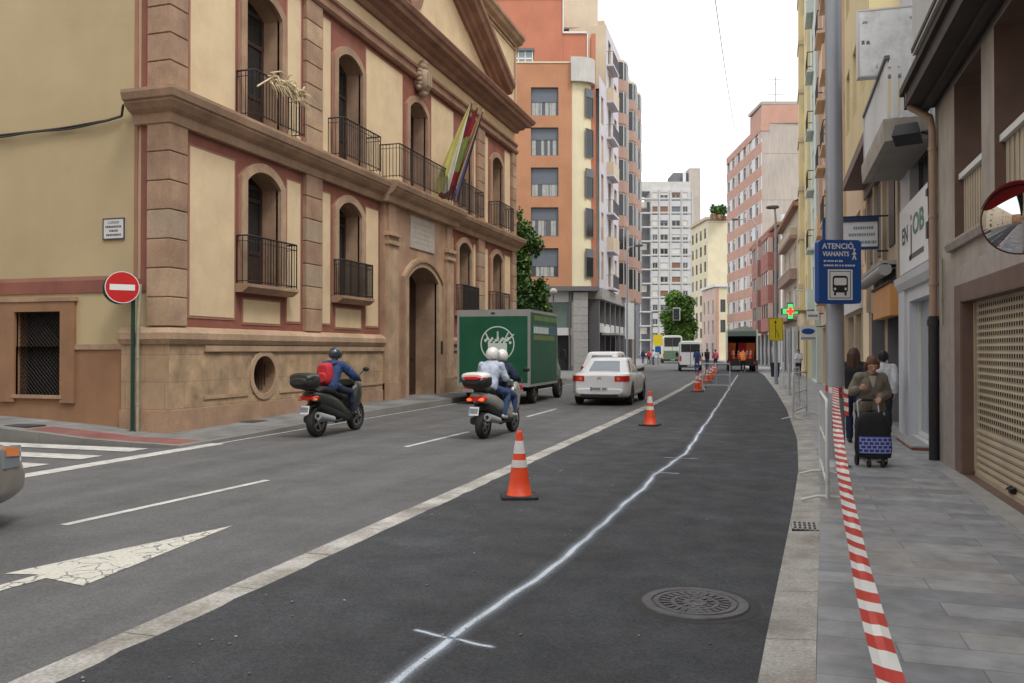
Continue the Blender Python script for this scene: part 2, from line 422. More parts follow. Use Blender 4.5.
brickmat('plinth_side', (.43, .3, .185), (.38, .265, .16), (.28, .195, .125), .9, .52, .008, 'xz', var=.28, scale=1.6, bump=.3, dirt=(.2, .14, .1), damt=.7)
mat('terracotta', (.32, .175, .095), .9, .1, 1.2, .1, 40, streak=0.090, tint=(.2, .1, .055), tscale=.7, tamt=.5)
mat('wood_dark', (.045, .022, .014), .6, .25, 6, .1, 20)
mat('dark_inside', (.012, .009, .008), .9, .1)
mat('glass_dark', (.018, .022, .024), .12, .1, 1, spec=.6)
mat('glass_mid', (.05, .06, .07), .12, .2, 1, spec=.7)
mat('glass_sky', (.2, .24, .27), .12, .2, .8, spec=.8)
mat('iron_rail', (.022, .018, .017), .5, .15, 8, metal=.3)
mat('plaque', (.4, .37, .33), .7, .12, 5)
mat('plaque_white', (.62, .62, .62), .4, .06, 5)
mat('ink', (.05, .05, .07), .6, 0)
mat('cable_black', (.02, .018, .016), .6, .1)
mat('pipe_grey', (.33, .31, .24), .6, .15, 5)
mat('straw', (.62, .5, .32), .9, .25, 12)
mat('flag_yellow', (.6, .56, .2), .8, .1, 3)
mat('flag_white', (.7, .68, .6), .8, .08, 3)
mat('flag_red', (.33, .02, .04), .8, .1, 3)
mat('flag_green', (.26, .33, .1), .8, .15, 2)
mat('flag_blue', (.12, .1, .3), .8, .1)
mat('roof_tile', (.3, .16, .1), .9, .2, 3)
# modern houses
brickmat('brick_orange', (.56, .235, .135), (.47, .19, .11), (.45, .26, .18), .25, .075, .01, 'xz', var=.14, scale=.8, bump=.05)
mat('brick_plain', (.48, .23, .125), .85, .1, .6, .1, 40, streak=0.045, fine=.06, fscale=20)
mat('stucco_red', (.5, .19, .115), .9, .08, .7, streak=0.045)
mat('stucco_cream', (.74, .66, .46), .85, .06, .7, streak=0.045)
mat('stucco_beige', (.6, .5, .37), .85, .08, .7, streak=0.054)
mat('stucco_yellow', (.72, .6, .34), .85, .07, .7, streak=0.054)
mat('stucco_mint', (.6, .66, .6), .85, .07, .7, streak=0.054)
mat('stucco_peach', (.68, .5, .34), .85, .08, .7, streak=0.054)
mat('stucco_pink', (.62, .46, .4), .85, .08, .7, streak=0.054)
mat('stucco_salmon', (.54, .31, .235), .85, .08, .7, streak=0.054)
mat('stucco_wine', (.42, .17, .14), .85, .08, .7, streak=0.054)
mat('stucco_white', (.72, .72, .72), .85, .06, .7, streak=0.054)
mat('stucco_lilac', (.6, .57, .62), .85, .06, .7, streak=0.045)
mat('stucco_grey', (.55, .545, .55), .85, .06, .7, streak=0.045)
mat('stucco_darkgrey', (.17, .175, .19), .8, .08, .7)
mat('party_wall', (.5, .44, .39), .9, .1, .25, .1, 20, streak=0.135, tint=(.4, .35, .3), tscale=.15, tamt=.6)
mat('blind', (.13, .15, .18), .6, .05, 3)
mat('blind_white', (.62, .6, .55), .6, .05, 3)
mat('blind_brown', (.22, .11, .06), .6, .05, 3)
mat('frame_white', (.7, .7, .68), .5, .04, 3)
mat('frame_grey', (.13, .13, .14), .5, .04, 3)
mat('granite', (.34, .33, .32), .5, .12, 6, fine=.15, fscale=60)
mat('shop_green', (.12, .17, .15), .4, .1, 2)
mat('curtain', (.42, .42, .4), .9, .15, 4)
# right-hand row
mat('stucco_pale', (.54, .525, .5), .85, .08, .7, streak=.1)
mat('stucco_bay', (.4, .26, .21), .85, .08, .7, streak=0.054)
mat('stucco_dim', (.42, .34, .24), .85, .1, .9, streak=0.113)
mat('render_grey', (.42, .375, .32), .85, .12, .9, .15, 40, streak=0.135, tint=(.25, .22, .185), tscale=1.1, tamt=.6)
mat('granite_pink', (.38, .33, .3), .6, .12, 6, .05, 30, fine=.16, fscale=60, streak=0.090, tint=(.3, .26, .23), tscale=2, tamt=.5)
mat('brown_jamb', (.15, .09, .07), .6, .14, 3, .05, 30, streak=0.090)
mat('eave_dark', (.055, .042, .036), .8, .15, 1.5)
mat('soffit', (.3, .28, .25), .85, .1, 1.5)
mat('slat_beige', (.46, .385, .285), .7, .12, 2, streak=0.113)
mat('shutter', (.44, .365, .26), .5, .12, 1.5, .03, 20, fine=.05, fscale=30, streak=0.081, tint=(.4, .32, .2), tscale=1, tamt=.5)
mat('shop_white', (.6, .62, .66), .6, .05, 2, streak=0.063)
mat('shop_glass', (.3, .34, .38), .2, .1, 1, spec=.5)
mat('brick_step', (.3, .12, .07), .9, .15, 8)
mat('sign_green', (.06, .2, .13), .5, .05)
mat('sign_dark', (.06, .06, .065), .5, .05)
mat('pipe_pink', (.37, .25, .18), .5, .12, 3, streak=0.068)
mat('pipe_black', (.02, .02, .022), .5, .12, 3)
mat('pole_grey', (.36, .38, .42), .45, .06, 2, metal=.3, streak=0.045)
mat('metal_sheet', (.78, .79, .78), .5, .08, 2, tint=(.3, .29, .27), tscale=3, tamt=.5)
mat('mirror', (.75, .75, .76), .03, .02, 1, metal=1.)
mat('blue_sign', (.01, .075, .3), .4, .06, 3)
mat('blue_frame', (.015, .05, .13), .4, .06, 3)
mat('white_sign', (.75, .76, .77), .4, .04, 3)
mat('grey_txt', (.2, .28, .36), .5, .0)
mat('orange_board', (.62, .3, .1), .6, .08, 2)
mat('yellow_sign', (.72, .58, .02), .5, .05, 2)
mat('black_mark', (.02, .02, .02), .6, .0)
mat('lamp_green', (.05, .55, .16), .5, .0, emit=1.0)
mat('lamp_red', (.85, .05, .03), .5, .0, emit=1.0)
mat('awning_grey', (.36, .36, .35), .7, .1)
mat('red_sign', (.52, .015, .015), .4, .05, 3)
mat('green_post', (.012, .045, .03), .4, .1, 4)
mat('tape_red', (.55, .05, .035), .45, .05)
mat('tape_white', (.78, .77, .74), .45, .05)
mat('barrier_white', (.66, .68, .68), .5, .08, 4, tint=(.3, .3, .3), tscale=8, tamt=.3)
mat('cone_orange', (.8, .075, .018), .5, .08, 8, tint=(.5, .05, .02), tscale=6, tamt=.4)
mat('cone_white', (.72, .7, .7), .4, .08, 8, tint=(.45, .43, .42), tscale=9, tamt=.4)
mat('rubber', (.018, .018, .019), .75, .2, 8, tint=(.06, .055, .05), tscale=10, tamt=.4)
mat('rim', (.32, .33, .34), .35, .05, metal=.8)
# vehicles
mat('paint_white', (.8, .815, .83), .3, .03, 3, coat=.6)
mat('paint_silver', (.3, .27, .235), .35, .04, 3, metal=.3, coat=.5)
mat('paint_green', (.015, .085, .045), .35, .08, 3, coat=.4)
mat('truck_panel', (.012, .095, .05), .5, .15, 1.2, spec=.3, tint=(.02, .12, .065), tscale=.8, tamt=.6)
mat('truck_frame', (.3, .3, .29), .5, .08, 3)
mat('logo_white', (.6, .68, .64), .5, .03)
mat('truck_yellow', (.1, .17, .03), .4, .2, 2)
mat('truck_blue', (.02, .09, .13), .4, .1, 2)
mat('paint_black', (.012, .012, .013), .25, .05, 3, coat=.6)
mat('paint_dark', (.03, .035, .032), .35, .1, 3, coat=.3)
mat('scooter_silver', (.34, .35, .33), .35, .05, 3, metal=.3, coat=.4)
mat('plastic_black', (.02, .02, .021), .55, .1, 3)
mat('seat_black', (.014, .014, .015), .6, .1, 8)
mat('tail_red', (.65, .02, .015), .25, .05, coat=.5)
mat('tail_lit', (.95, .1, .02), .3, .0, emit=.9)
mat('indicator', (.75, .25, .08), .25, .05, coat=.4)
mat('minibus_white', (.6, .62, .57), .4, .05, 2)
mat('minibus_green', (.12, .2, .12), .5, .1, 2)
mat('plate', (.66, .68, .7), .4, .03)
mat('plate_blue', (.03, .09, .35), .4, .03)
mat('car_glass', (.03, .036, .04), .06, .05, 1, spec=.8, coat=.5)
mat('screen', (.25, .25, .24), .1, .02, alpha=.35, spec=.5)
mat('chrome', (.6, .6, .6), .2, .0, metal=1)
mat('truck_grey', (.27, .29, .3), .6, .1, 2)
mat('orange_gear', (.75, .16, .02), .6, .2, 3)
# people
mat('skin', (.52, .29, .2), .55, .06, 12)
mat('eye_dark', (.03, .02, .015), .3, 0)
mat('lip', (.35, .12, .1), .5, 0)
mat('hair_auburn', (.15, .06, .025), .6, .25, 30, .4, 90)
mat('hair_brown', (.07, .03, .018), .6, .25, 30, .4, 90)
mat('hair_black', (.012, .011, .011), .6, .2, 30, .4, 90)
mat('coat_taupe', (.23, .2, .155), .85, .14, 12, .3, 120)
mat('cloth_cream', (.5, .45, .38), .85, .1, 12)
mat('cloth_white', (.6, .61, .64), .85, .08, 12, .2, 60)
mat('cloth_lightblue', (.43, .49, .6), .85, .1, 12, .2, 60)
mat('cloth_blue', (.025, .055, .16), .85, .15, 10, .2, 60)
mat('cloth_navy', (.014, .02, .05), .85, .15, 10, .2, 60)
mat('cloth_jeans', (.04, .075, .17), .85, .15, 12, .2, 60)
mat('cloth_black', (.016, .016, .018), .85, .15, 12, .2, 60)
mat('cloth_red', (.5, .025, .035), .8, .12, 10, .2, 60)
mat('cloth_pink', (.55, .12, .2), .8, .12, 10)
mat('cloth_orange', (.85, .2, .03), .75, .1, 10)
mat('reflective', (.7, .7, .6), .4, .05)
mat('shoe_dark', (.025, .02, .018), .6, .1)
mat('shoe_light', (.5, .48, .45), .6, .1)
mat('helmet_white', (.72, .71, .68), .3, .03, 4, coat=.5)
mat('helmet_dark', (.025, .035, .05), .25, .05, 4, coat=.6)
mat('bag_cream', (.55, .5, .4), .8, .1, 8)
mat('trolley_black', (.014, .014, .017), .8, .15, 10, .2, 60)
mat('trolley_blue', (.035, .045, .3), .75, .1, 10)
mat('trolley_check', (.34, .4, .68), .75, .08, 10)
mat('alu', (.5, .5, .5), .35, .05, metal=.7)
# plants
mat('leaf_light', (.1, .19, .03), .6, .3, 3, spec=.3)
mat('leaf_bright', (.16, .29, .05), .6, .3, 3, spec=.3)
mat('leaf_mid', (.055, .12, .022), .6, .3, 3, spec=.3)
mat('leaf_dark', (.03, .07, .018), .6, .3, 3, spec=.3)
mat('bark', (.1, .075, .055), .9, .25, 6, .4, 20)
# ------------------------------------------------------------------ camera, sky, sun
SC.world = bpy.data.worlds.new('World'); W = SC.world; W.use_nodes = True
nt = W.node_tree; L = nt.links.new; bg = nt.nodes['Background']
SUN_EL, SUN_AZ = R(58), R(125)      # azimuth measured from +Y towards +X
sky = _n(nt, 'ShaderNodeTexSky', sky_type='NISHITA'); sky.sun_disc = False
sky.sun_elevation = SUN_EL; sky.sun_rotation = SUN_AZ
hs = _n(nt, 'ShaderNodeHueSaturation'); hs.inputs['Saturation'].default_value = .25
L(sky.outputs[0], hs.inputs['Color'])
tc = _n(nt, 'ShaderNodeTexCoord'); cn = _n(nt, 'ShaderNodeTexNoise'); cn.inputs['Scale'].default_value = 3.; cn.inputs['Detail'].default_value = 7
L(tc.outputs['Generated'], cn.inputs['Vector'])
cr = _n(nt, 'ShaderNodeValToRGB'); cr.color_ramp.elements[0].position = .35; cr.color_ramp.elements[1].position = .62
cr.color_ramp.elements[0].color = (9.0, 9.5, 10.2, 1); cr.color_ramp.elements[1].color = (11.5, 11.4, 11.2, 1)
L(cn.outputs['Fac'], cr.inputs['Fac'])
mx = _n(nt, 'ShaderNodeMix', data_type='RGBA'); mx.inputs['Factor'].default_value = .85
L(hs.outputs['Color'], mx.inputs['A']); L(cr.outputs['Color'], mx.inputs['B'])
L(mx.outputs['Result'], bg.inputs['Color']); bg.inputs['Strength'].default_value = .12

sd = bpy.data.lights.new('sun', 'SUN'); sd.energy = 1.5; sd.angle = R(16); sd.color = (1, .96, .9)
so = bpy.data.objects.new('sun', sd); COL.objects.link(so)
dv = V((math.sin(SUN_AZ) * math.cos(SUN_EL), math.cos(SUN_AZ) * math.cos(SUN_EL), math.sin(SUN_EL)))
so.rotation_euler = dv.to_track_quat('Z', 'Y').to_euler(); so.location = dv * 60

cd = bpy.data.cameras.new('camera'); cam = bpy.data.objects.new('camera', cd); COL.objects.link(cam)
cd.sensor_width = 36; cd.lens = 36 * 840 / 1024; cd.clip_end = 3000; cd.clip_start = .05
cam.location = (0, 0, 1.65); cam.rotation_euler = (R(90) + math.atan(8.5 / 840), 0, R(17.4))
SC.camera = cam
SC.view_settings.view_transform = 'Standard'; SC.view_settings.look = 'None'
SC.view_settings.exposure = .34; SC.view_settings.gamma = 1
SC.render.engine = 'CYCLES'

YW = R(17.4); FW = V((-math.sin(YW), math.cos(YW), 0)); RT = V((math.cos(YW), math.sin(YW), 0))
def at(px, d, z=0.):
    """survey point: bearing read off the photograph, measured distance d"""
    p = FW * d + RT * ((px - 512) / 840 * d); return V((p.x, p.y, z))

# ------------------------------------------------------------------ ground and street
def bend(y): return -.0007 * max(0., y - 16) ** 2
def sheet(name, pts_l, pts_r, z, m):
    mb = MB()
    for i in range(len(pts_l) - 1):
        (xa, ya), (xb, yb), (xc, yc), (xd, yd) = pts_l[i], pts_r[i], pts_r[i + 1], pts_l[i + 1]
        mb.quad((xa, ya, z), (xb, yb, z), (xc, yc, z), (xd, yd, z), m)
    return struct(mb.build(name))
YS = [-12, -4, 0, 2] + [4 + 2 * i for i in range(8)] + [20 + 4 * i for i in range(40)]
g = MB(); g.quad((-900, -900, -.02), (900, -900, -.02), (900, 900, -.02), (-900, 900, -.02), 'soil')
struct(g.build('ground'))
def kr(y):   # right kerb line (outer edge of the new asphalt)
    pts = [(-12, -.4), (2, -.12), (4.35, -.03), (5.83, .05), (8.6, .2), (12.2, .36), (16.3, .44), (24.3, .36), (34.6, .1), (57.9, -.66)]
    for (a, xa), (b, xb) in zip(pts, pts[1:]):
        if a <= y <= b: return xa + (xb - xa) * (y - a) / (b - a)
    return .56 + bend(y) if y > 57 else -.4
LK = -9.5
def kl(y): return LK + bend(y)
mb = MB()
for i in range(len(YS) - 1):
    a, b = YS[i], YS[i + 1]
    mb.quad((-3.5 + bend(a), a, 0), (-3.5 + bend(b), b, 0), (kl(b) - .05, b, 0), (kl(a) - .05, a, 0), 'asphalt_old')
mb.quad((-60, -2, -.004), (LK - .04, -2, -.004), (LK - .04, 12.6, -.004), (-60, 12.6, -.004), 'asphalt_old')
struct(mb.build('road'))
# new asphalt with a hand-laid uneven outer edge
mb = MB(); ys = [-12 + .25 * i for i in range(180)] + [33 + 3 * i for i in range(45)]
rnd = random.Random(3)
for a, b in zip(ys, ys[1:]):
    ja = .03 * math.sin(a * 2.1) + .022 * math.sin(a * 5.3 + 1) + .02 * math.sin(a * 11.7); jb = .03 * math.sin(b * 2.1) + .022 * math.sin(b * 5.3 + 1) + .02 * math.sin(b * 11.7)
    la = .012 * math.sin(a * 6.1) + .01 * math.sin(a * 13); lb = .012 * math.sin(b * 6.1) + .01 * math.sin(b * 13)
    mb.quad((-3.39 + bend(a) + la, a, .012), (kr(a) + ja, a, .012), (kr(b) + jb, b, .012), (-3.39 + bend(b) + lb, b, .012), 'asphalt_new')
struct(mb.build('asphalt_strip'))
# concrete strip between old and new asphalt, in lengths
mb = MB(); y = -2.
while y < 110:
    l = 1.0 if y < 40 else 4.; a, b = y + .006, y + l - .006
    w = rnd.uniform(-.012, .012)
    mb.box(-3.63 + bend(a) + w, -3.40 + bend(a) + w, a, b, -.1, .008 + rnd.uniform(0, .003), 'concrete_strip'); y += l
struct(mb.build('kerb_strip'))
# right pavement: pale kerb stones then slate-grey slabs
mb = MB(); y = -6.
while y < 130:
    l = 1.0 if y < 40 else 4.; a, b = y + .004, y + l - .004
    mb.hexa([(kr(a) - .12, a, -.1), (kr(a) + .21, a, -.1), (kr(b) + .21, b, -.1), (kr(b) - .12, b, -.1), (kr(a) - .12, a, .008), (kr(a) + .21, a, .03), (kr(b) + .21, b, .03), (kr(b) - .12, b, .008)], 'kerb_stone'); y += l
struct(mb.build('kerb'))
sheet('pavement', [(kr(y) + .21, y) for y in YS if y < 140], [(6. + bend(y), y) for y in YS if y < 140], .027, 'pave_grey')
# left pavement, rising from the dropped corner
def zl(x, y):
    t = min(1, max(0, (y - 12.6) / 7.)); t = t * t * (3 - 2 * t)
    u = min(1, max(0, (-x - 11.2) / 4.))
    return .05 + .11 * t + .02 * max(0, min(3, -9.5 - x)) + .22 * u * (1 - t)
mb = MB(); gy = [12.55, 13, 13.5, 14.2, 15, 16, 17.5, 19, 21, 24, 28, 32, 36, 39]
for a, b in zip(gy, gy[1:]):
    xs = [-9.67, -10.3, -11.2]
    for c, d in zip(xs, xs[1:]):
        mb.quad((c, a, zl(c, a)), (d, a, zl(d, a)), (d, b, zl(d, b)), (c, b, zl(c, b)), 'pave_left')
xs = [-9.67, -10.3, -11.2, -12, -13, -14, -15.5, -20, -60]
for c, d in zip(xs, xs[1:]):
    mb.quad((c, 11.9, zl(c, 11.9)), (d, 11.9, zl(d, 11.9)), (d, 12.55, zl(d, 12.55)), (c, 12.55, zl(c, 12.55)), 'pave_left' if d < -13.8 else 'pave_red')
    mb.quad((c, 12.55, zl(c, 12.55)), (d, 12.55, zl(d, 12.55)), (d, 13.6, zl(d, 13.6)), (c, 13.6, zl(c, 13.6)), 'pave_left' if d < -11.2 else 'pave_left')
struct(mb.build('pavement'))
mb = MB(); y = 12.6
while y < 38:
    a, b = y + .004, y + .996
    za, zb = zl(-9.5, a), zl(-9.5, b)
    mb.hexa([(-9.67, a, -.1), (-9.5, a, -.1), (-9.5, b, -.1), (-9.67, b, -.1), (-9.67, a, za), (-9.51, a, za), (-9.51, b, zb), (-9.67, b, zb)], 'kerb_grey'); y += 1
x = -9.5
while x > -40:
    a, b = x - .004, x - .996
    mb.hexa([(b, 11.76, -.1), (a, 11.76, -.1), (a, 11.9, -.1), (b, 11.9, -.1), (b, 11.76, zl(b, 11.9)), (a, 11.76, zl(a, 11.9)), (a, 11.9, zl(a, 11.9)), (b, 11.9, zl(b, 11.9))], 'kerb_grey'); x -= 1
mb.hexa([(-9.67, 11.76, -.1), (-9.5, 11.9, -.1), (-9.5, 12.6, -.1), (-9.67, 12.6, -.1), (-9.67, 11.76, .052), (-9.51, 11.9, .052), (-9.51, 12.6, .052), (-9.67, 12.6, .052)], 'kerb_grey')
struct(mb.build('kerb'))
# far left pavement, beyond the cross street
mb = MB(); fy = [44 + 4 * i for i in range(26)]
for a, b in zip(fy, fy[1:]):
    mb.quad((kl(a), a, .12), (kl(a) - 14, a, .12), (kl(b) - 14, b, .12), (kl(b), b, .12), 'concrete_pave')
    mb.quad((kl(a), a, -.05), (kl(b), b, -.05), (kl(b), b, .12), (kl(a), a, .12), 'kerb_stone')
mb.quad((kl(44), 44, -.05), (kl(44) - 14, 44, -.05), (kl(44) - 14, 44, .12), (kl(44), 44, .12), 'kerb_stone')
struct(mb.build('pavement'))
mb = MB(); mb.quad((-60, 36, -.003), (-9.4, 36, -.003), (-9.4, 46, -.003), (-60, 46, -.003), 'asphalt_old'); struct(mb.build('road'))

# ---- painted markings
Z1 = .004
def stripe(pts, m='marking', z=Z1): 
    q = MB(); q.poly([(x, y, z) for x, y in pts], m); return struct(q.build('road_marking'))
def dash(x0, y0, x1, y1, w=.1):
    d = V((x1 - x0, y1 - y0)).normalized() * w / 2; n = (-d.y, d.x)
    stripe([(x0 + n[0], y0 + n[1]), (x0 - n[0], y0 - n[1]), (x1 - n[0], y1 - n[1]), (x1 + n[0], y1 + n[1])])
dash(-6.4, 6.3, -6.14, 9.24); dash(-6.0, 13.1, -5.9, 15.9); dash(-5.85, 19.9, -5.85, 22.8); dash(-5.95, 27, -6.05, 30); dash(-6.2, 34, -6.35, 37); dash(-6.6, 41, -6.8, 44)
dash(-9.42, 2, -9.38, 12.6, .3)
mb = MB(); mb.poly([(-9.34, 12.6, Z1), (-9.4, 12.6, Z1), (-9.4, 40, Z1), (-9.35, 40, Z1)], 'marking'); struct(mb.build('road_marking'))
for i in range(5):
    yc = 11.15 - i * 1.0
    stripe([(-10.0, yc), (-10.0 - .0, yc + .45), (-13.8, yc + .45), (-13.8, yc)], 'marking')
# turn arrow, crazed paint
stripe([(-4.86, 6.75), (-5.42, 4.8), (-5.16, 4.86), (-5.3, 3.4), (-5.16, 3.38), (-5.03, 4.8), (-4.62, 4.72)], 'marking_worn')
# sprayed setting-out line on the new asphalt: a dense core and a dusting of overspray
sp = [(-1.8, 3.0), (-1.78, 3.81), (-1.765, 4.46), (-1.64, 5.8), (-1.56, 7.2), (-1.53, 8.6), (-1.5, 9.8), (-1.52, 11.15), (-1.35, 13.41), (-1.42, 16), (-1.47, 18.9), (-1.68, 28.5), (-2.0, 42), (-2.35, 57)]
def spx(y):
    for (xa, a), (xb, b) in zip(sp, sp[1:]):
        if a <= y <= b: return xa + (xb - xa) * (y - a) / (b - a)
    return sp[-1][0]
def fade_mat():
    m = bpy.data.materials.new('spray_dust'); m.use_nodes = True; nt = m.node_tree; L = nt.links.new; b = nt.nodes['Principled BSDF']
    b.inputs['Base Color'].default_value = (.72, .8, .9, 1); b.inputs['Roughness'].default_value = .9
    tc = _n(nt, 'ShaderNodeTexCoord'); no = _n(nt, 'ShaderNodeTexNoise'); no.inputs['Scale'].default_value = 160; no.inputs['Detail'].default_value = 4
    L(tc.outputs['Object'], no.inputs['Vector'])
    at_ = _n(nt, 'ShaderNodeAttribute'); at_.attribute_name = 'cover'
    n2 = _n(nt, 'ShaderNodeTexNoise'); n2.inputs['Scale'].default_value = 1.7; L(tc.outputs['Object'], n2.inputs['Vector'])
    m1 = _n(nt, 'ShaderNodeMapRange'); m1.inputs['From Min'].default_value = .3; m1.inputs['From Max'].default_value = .7; m1.inputs['To Min'].default_value = .55; m1.inputs['To Max'].default_value = 1.1
    L(n2.outputs['Fac'], m1.inputs['Value'])
    a = _n(nt, 'ShaderNodeMath', operation='MULTIPLY'); L(at_.outputs['Fac'], a.inputs[0]); L(m1.outputs['Result'], a.inputs[1])
    m2 = _n(nt, 'ShaderNodeMapRange'); m2.inputs['From Min'].default_value = .3; m2.inputs['From Max'].default_value = .7; m2.inputs['To Min'].default_value = .35; m2.inputs['To Max'].default_value = 1.3
    L(no.outputs['Fac'], m2.inputs['Value'])
    c = _n(nt, 'ShaderNodeMath', operation='MULTIPLY', use_clamp=True); L(a.outputs[0], c.inputs[0]); L(m2.outputs['Result'], c.inputs[1])
    L(c.outputs[0], b.inputs['Alpha']); MATS['spray_dust'] = m
fade_mat()
def spray(path, name, w=.1, core=.028):
    offs = [-w, -w * .55, -w * .28, -core * .6, core * .6, w * .28, w * .55, w]; cov = [0, .1, .36, 1.15, 1.15, .36, .1, 0]
    mb = MB(); cv = []
    n = len(path)
    for i, (x, y) in enumerate(path):
        x0, y0 = path[max(0, i - 1)]; x1, y1 = path[min(n - 1, i + 1)]
        t = V((x1 - x0, y1 - y0)).normalized(); nn = (t.y, -t.x)
        for o in offs: mb.v.append((x + nn[0] * o, y + nn[1] * o, .0165))
        e = 0 if i in (0, n - 1) else 1
        cv += [c * e for c in cov]
    k = len(offs)
    for i in range(n - 1):
        for j in range(k - 1):
            mb.f.append([i * k + j, i * k + j + 1, (i + 1) * k + j + 1, (i + 1) * k + j]); mb.m.append('spray_dust'); mb.sm.append(False)
    me_o = mb.build(name, fix=False)
    at_ = me_o.data.attributes.new('cover', 'FLOAT', 'POINT'); at_.data.foreach_set('value', cv)
    return struct(me_o)
ys = [3.0 + .12 * i for i in range(100)] + [15 + .5 * i for i in range(84)]
spray([(spx(y) + .008 * math.sin(y * 3.3) + .010 * math.sin(y * 1.3) + .005 * math.sin(y * 9), y) for y in ys], 'road_marking', .095, .019)
def cross(y, l, r, a=-.12):
    x = spx(y); spray([(x - l + (l + r) * i / 14, y + a * (-l + (l + r) * i / 14) + .006 * math.sin(i)) for i in range(15)], 'road_marking', .05, .012)
cross(4.46, .27, .3, -.25); cross(11.3, .12, .3, -.04); cross(12.9, .25, .3, -.04)
# faint dusty wheel scuffs on the new asphalt

# loose chippings on the fresh surface
mb = MB(); rr = random.Random(31)
for i in range(70):
    x, y = rr.uniform(-3.3, -.1), rr.uniform(2.8, 12) if i % 3 else rr.uniform(3, 6)
    if i % 2: x = -3.3 + abs(rr.gauss(0, .35))
    r = rr.uniform(.004, .011); mb.ell((x, y, .013 + r * .5), (r, r * rr.uniform(.7, 1.3), r * .7), rr.choice(['kerb_stone', 'concrete_pave', 'kerb_grey']), 6, 4)
o = mb.build('loose_chippings'); o['kind'] = 'stuff'; o['label'] = 'loose pale chippings scattered on the new dark asphalt'
# ------------------------------------------------------------------ the old town house on the left
HX, HY0, HY1 = -11.0, 13.27, 35.35
HC = 24.4
house = thing('town_house', 'old cream town house with brown stone pilasters, cornices and a pediment', 'building', (HX, HC, 0))
FF = Frame((HX, 0, 0), (0, 1, 0), (1, 0, 0))          # street front, u = world y
FS = Frame((HX, HY0, 0), (-1, 0, 0), (0, -1, 0))      # side street, u = metres from the corner
def hp(mb, name, par=None): return mb.build(name, par or house, world=True)
WY = [16.3, 20.3, 24.85, 29.1, 32.9]
low = [dict(u0=y - .64, u1=y + .64, z0=3.08, z1=5.62, rise=.28, depth=.5) for y in (WY[0], WY[1], WY[3], WY[4])]
up = [dict(u0=y - .68, u1=y + .68, z0=6.66, z1=9.6, rise=.3, depth=.5) for y in WY]
door = dict(u0=23.72, u1=26.1, z0=.14, z1=4.3, rise=.42, depth=.75)
mb = MB()
wall(mb, FF, HY0, HY1, 2.0, 6.3, low + [dict(u0=22.2, u1=27.5, z0=2.0, z1=6.3, depth=.02)], 'rose', mrev='stone')
wall(mb, FF, HY0, HY1, 6.3, 10.5, up, 'rose', mrev='stone')
wall(mb, FF, HY0, HY1, 10.5, 15.4, [], 'cream', n=-.02)
hp(mb, 'wall')
mb = MB()   # side wall: terracotta base, cream field, barred window
sw = dict(u0=2.55, u1=3.72, z0=.75, z1=2.42, depth=.3)
wall(mb, FS, 1.0, 26, -.1, 1.72, [dict(sw, z1=1.72)], 'terracotta', mrev='terracotta')
wall(mb, FS, .0, 26, 1.72, 2.85, [dict(sw, z0=1.72)], 'cream_shaded', n=-.015, mrev='terracotta')
wall(mb, FS, 0, 26, 2.85, 15.4, [], 'cream_shaded', n=-.01)
hp(mb, 'wall')
mb = MB()
mb.fbox(FS, .5, 26, 2.78, 3.02, -.05, .012, 'rose'); mb.fbox(FS, .41, .64, 3.02, 10.4, -.05, .010, 'rose')
mb.fbox(FS, .72, 26, 3.02, 3.1, -.05, .008, 'rose_line'); mb.fbox(FS, .72, .8, 3.1, 10.4, -.05, .008, 'rose_line')
mb.fbox(FS, 1.0, 2.2, 1.66, 1.76, -.05, .03, 'stone_pale')
hp(mb, 'painted_border')
# side window
mb = MB(); mb.fbox(FS, 2.2, 2.55, .6, 2.62, -.05, .05, 'terracotta'); mb.fbox(FS, 3.72, 4.1, .6, 2.62, -.05, .05, 'terracotta'); mb.fbox(FS, 2.55, 3.72, 2.42, 2.62, -.05, .05, 'terracotta')
mb.fbox(FS, 2.15, 4.12, 2.62, 2.7, -.05, .07, 'stone'); mb.fbox(FS, 2.5, 3.78, .68, .75, -.28, .06, 'stone')
w = hp(mb, 'window')
mb = MB(); mb.fbox(FS, 2.55, 3.72, .75, 2.42, -.32, -.28, 'dark_inside'); hp(mb, 'pane', w)
mb = MB()
for i in range(26):
    a = 2.55 + i * .09 - .9
    for s in (1, -1):
        p0 = (a, .75) ; p1 = (a + 1.67, 2.42)
        if s < 0: p0, p1 = (a, 2.42), (a + 1.67, .75)
        # clip to the opening
        t0 = max(0, (2.56 - p0[0]) / 1.67); t1 = min(1, (3.71 - p0[0]) / 1.67)
        if t1 - t0 < .03: continue
        q0 = (p0[0] + 1.67 * t0, p0[1] + (p1[1] - p0[1]) * t0); q1 = (p0[0] + 1.67 * t1, p0[1] + (p1[1] - p0[1]) * t1)
        mb.tube([FS(*q0, -.1 + .008 * s), FS(*q1, -.1 + .008 * s)], .008, 'iron_rail', 5)
hp(mb, 'grille', w)
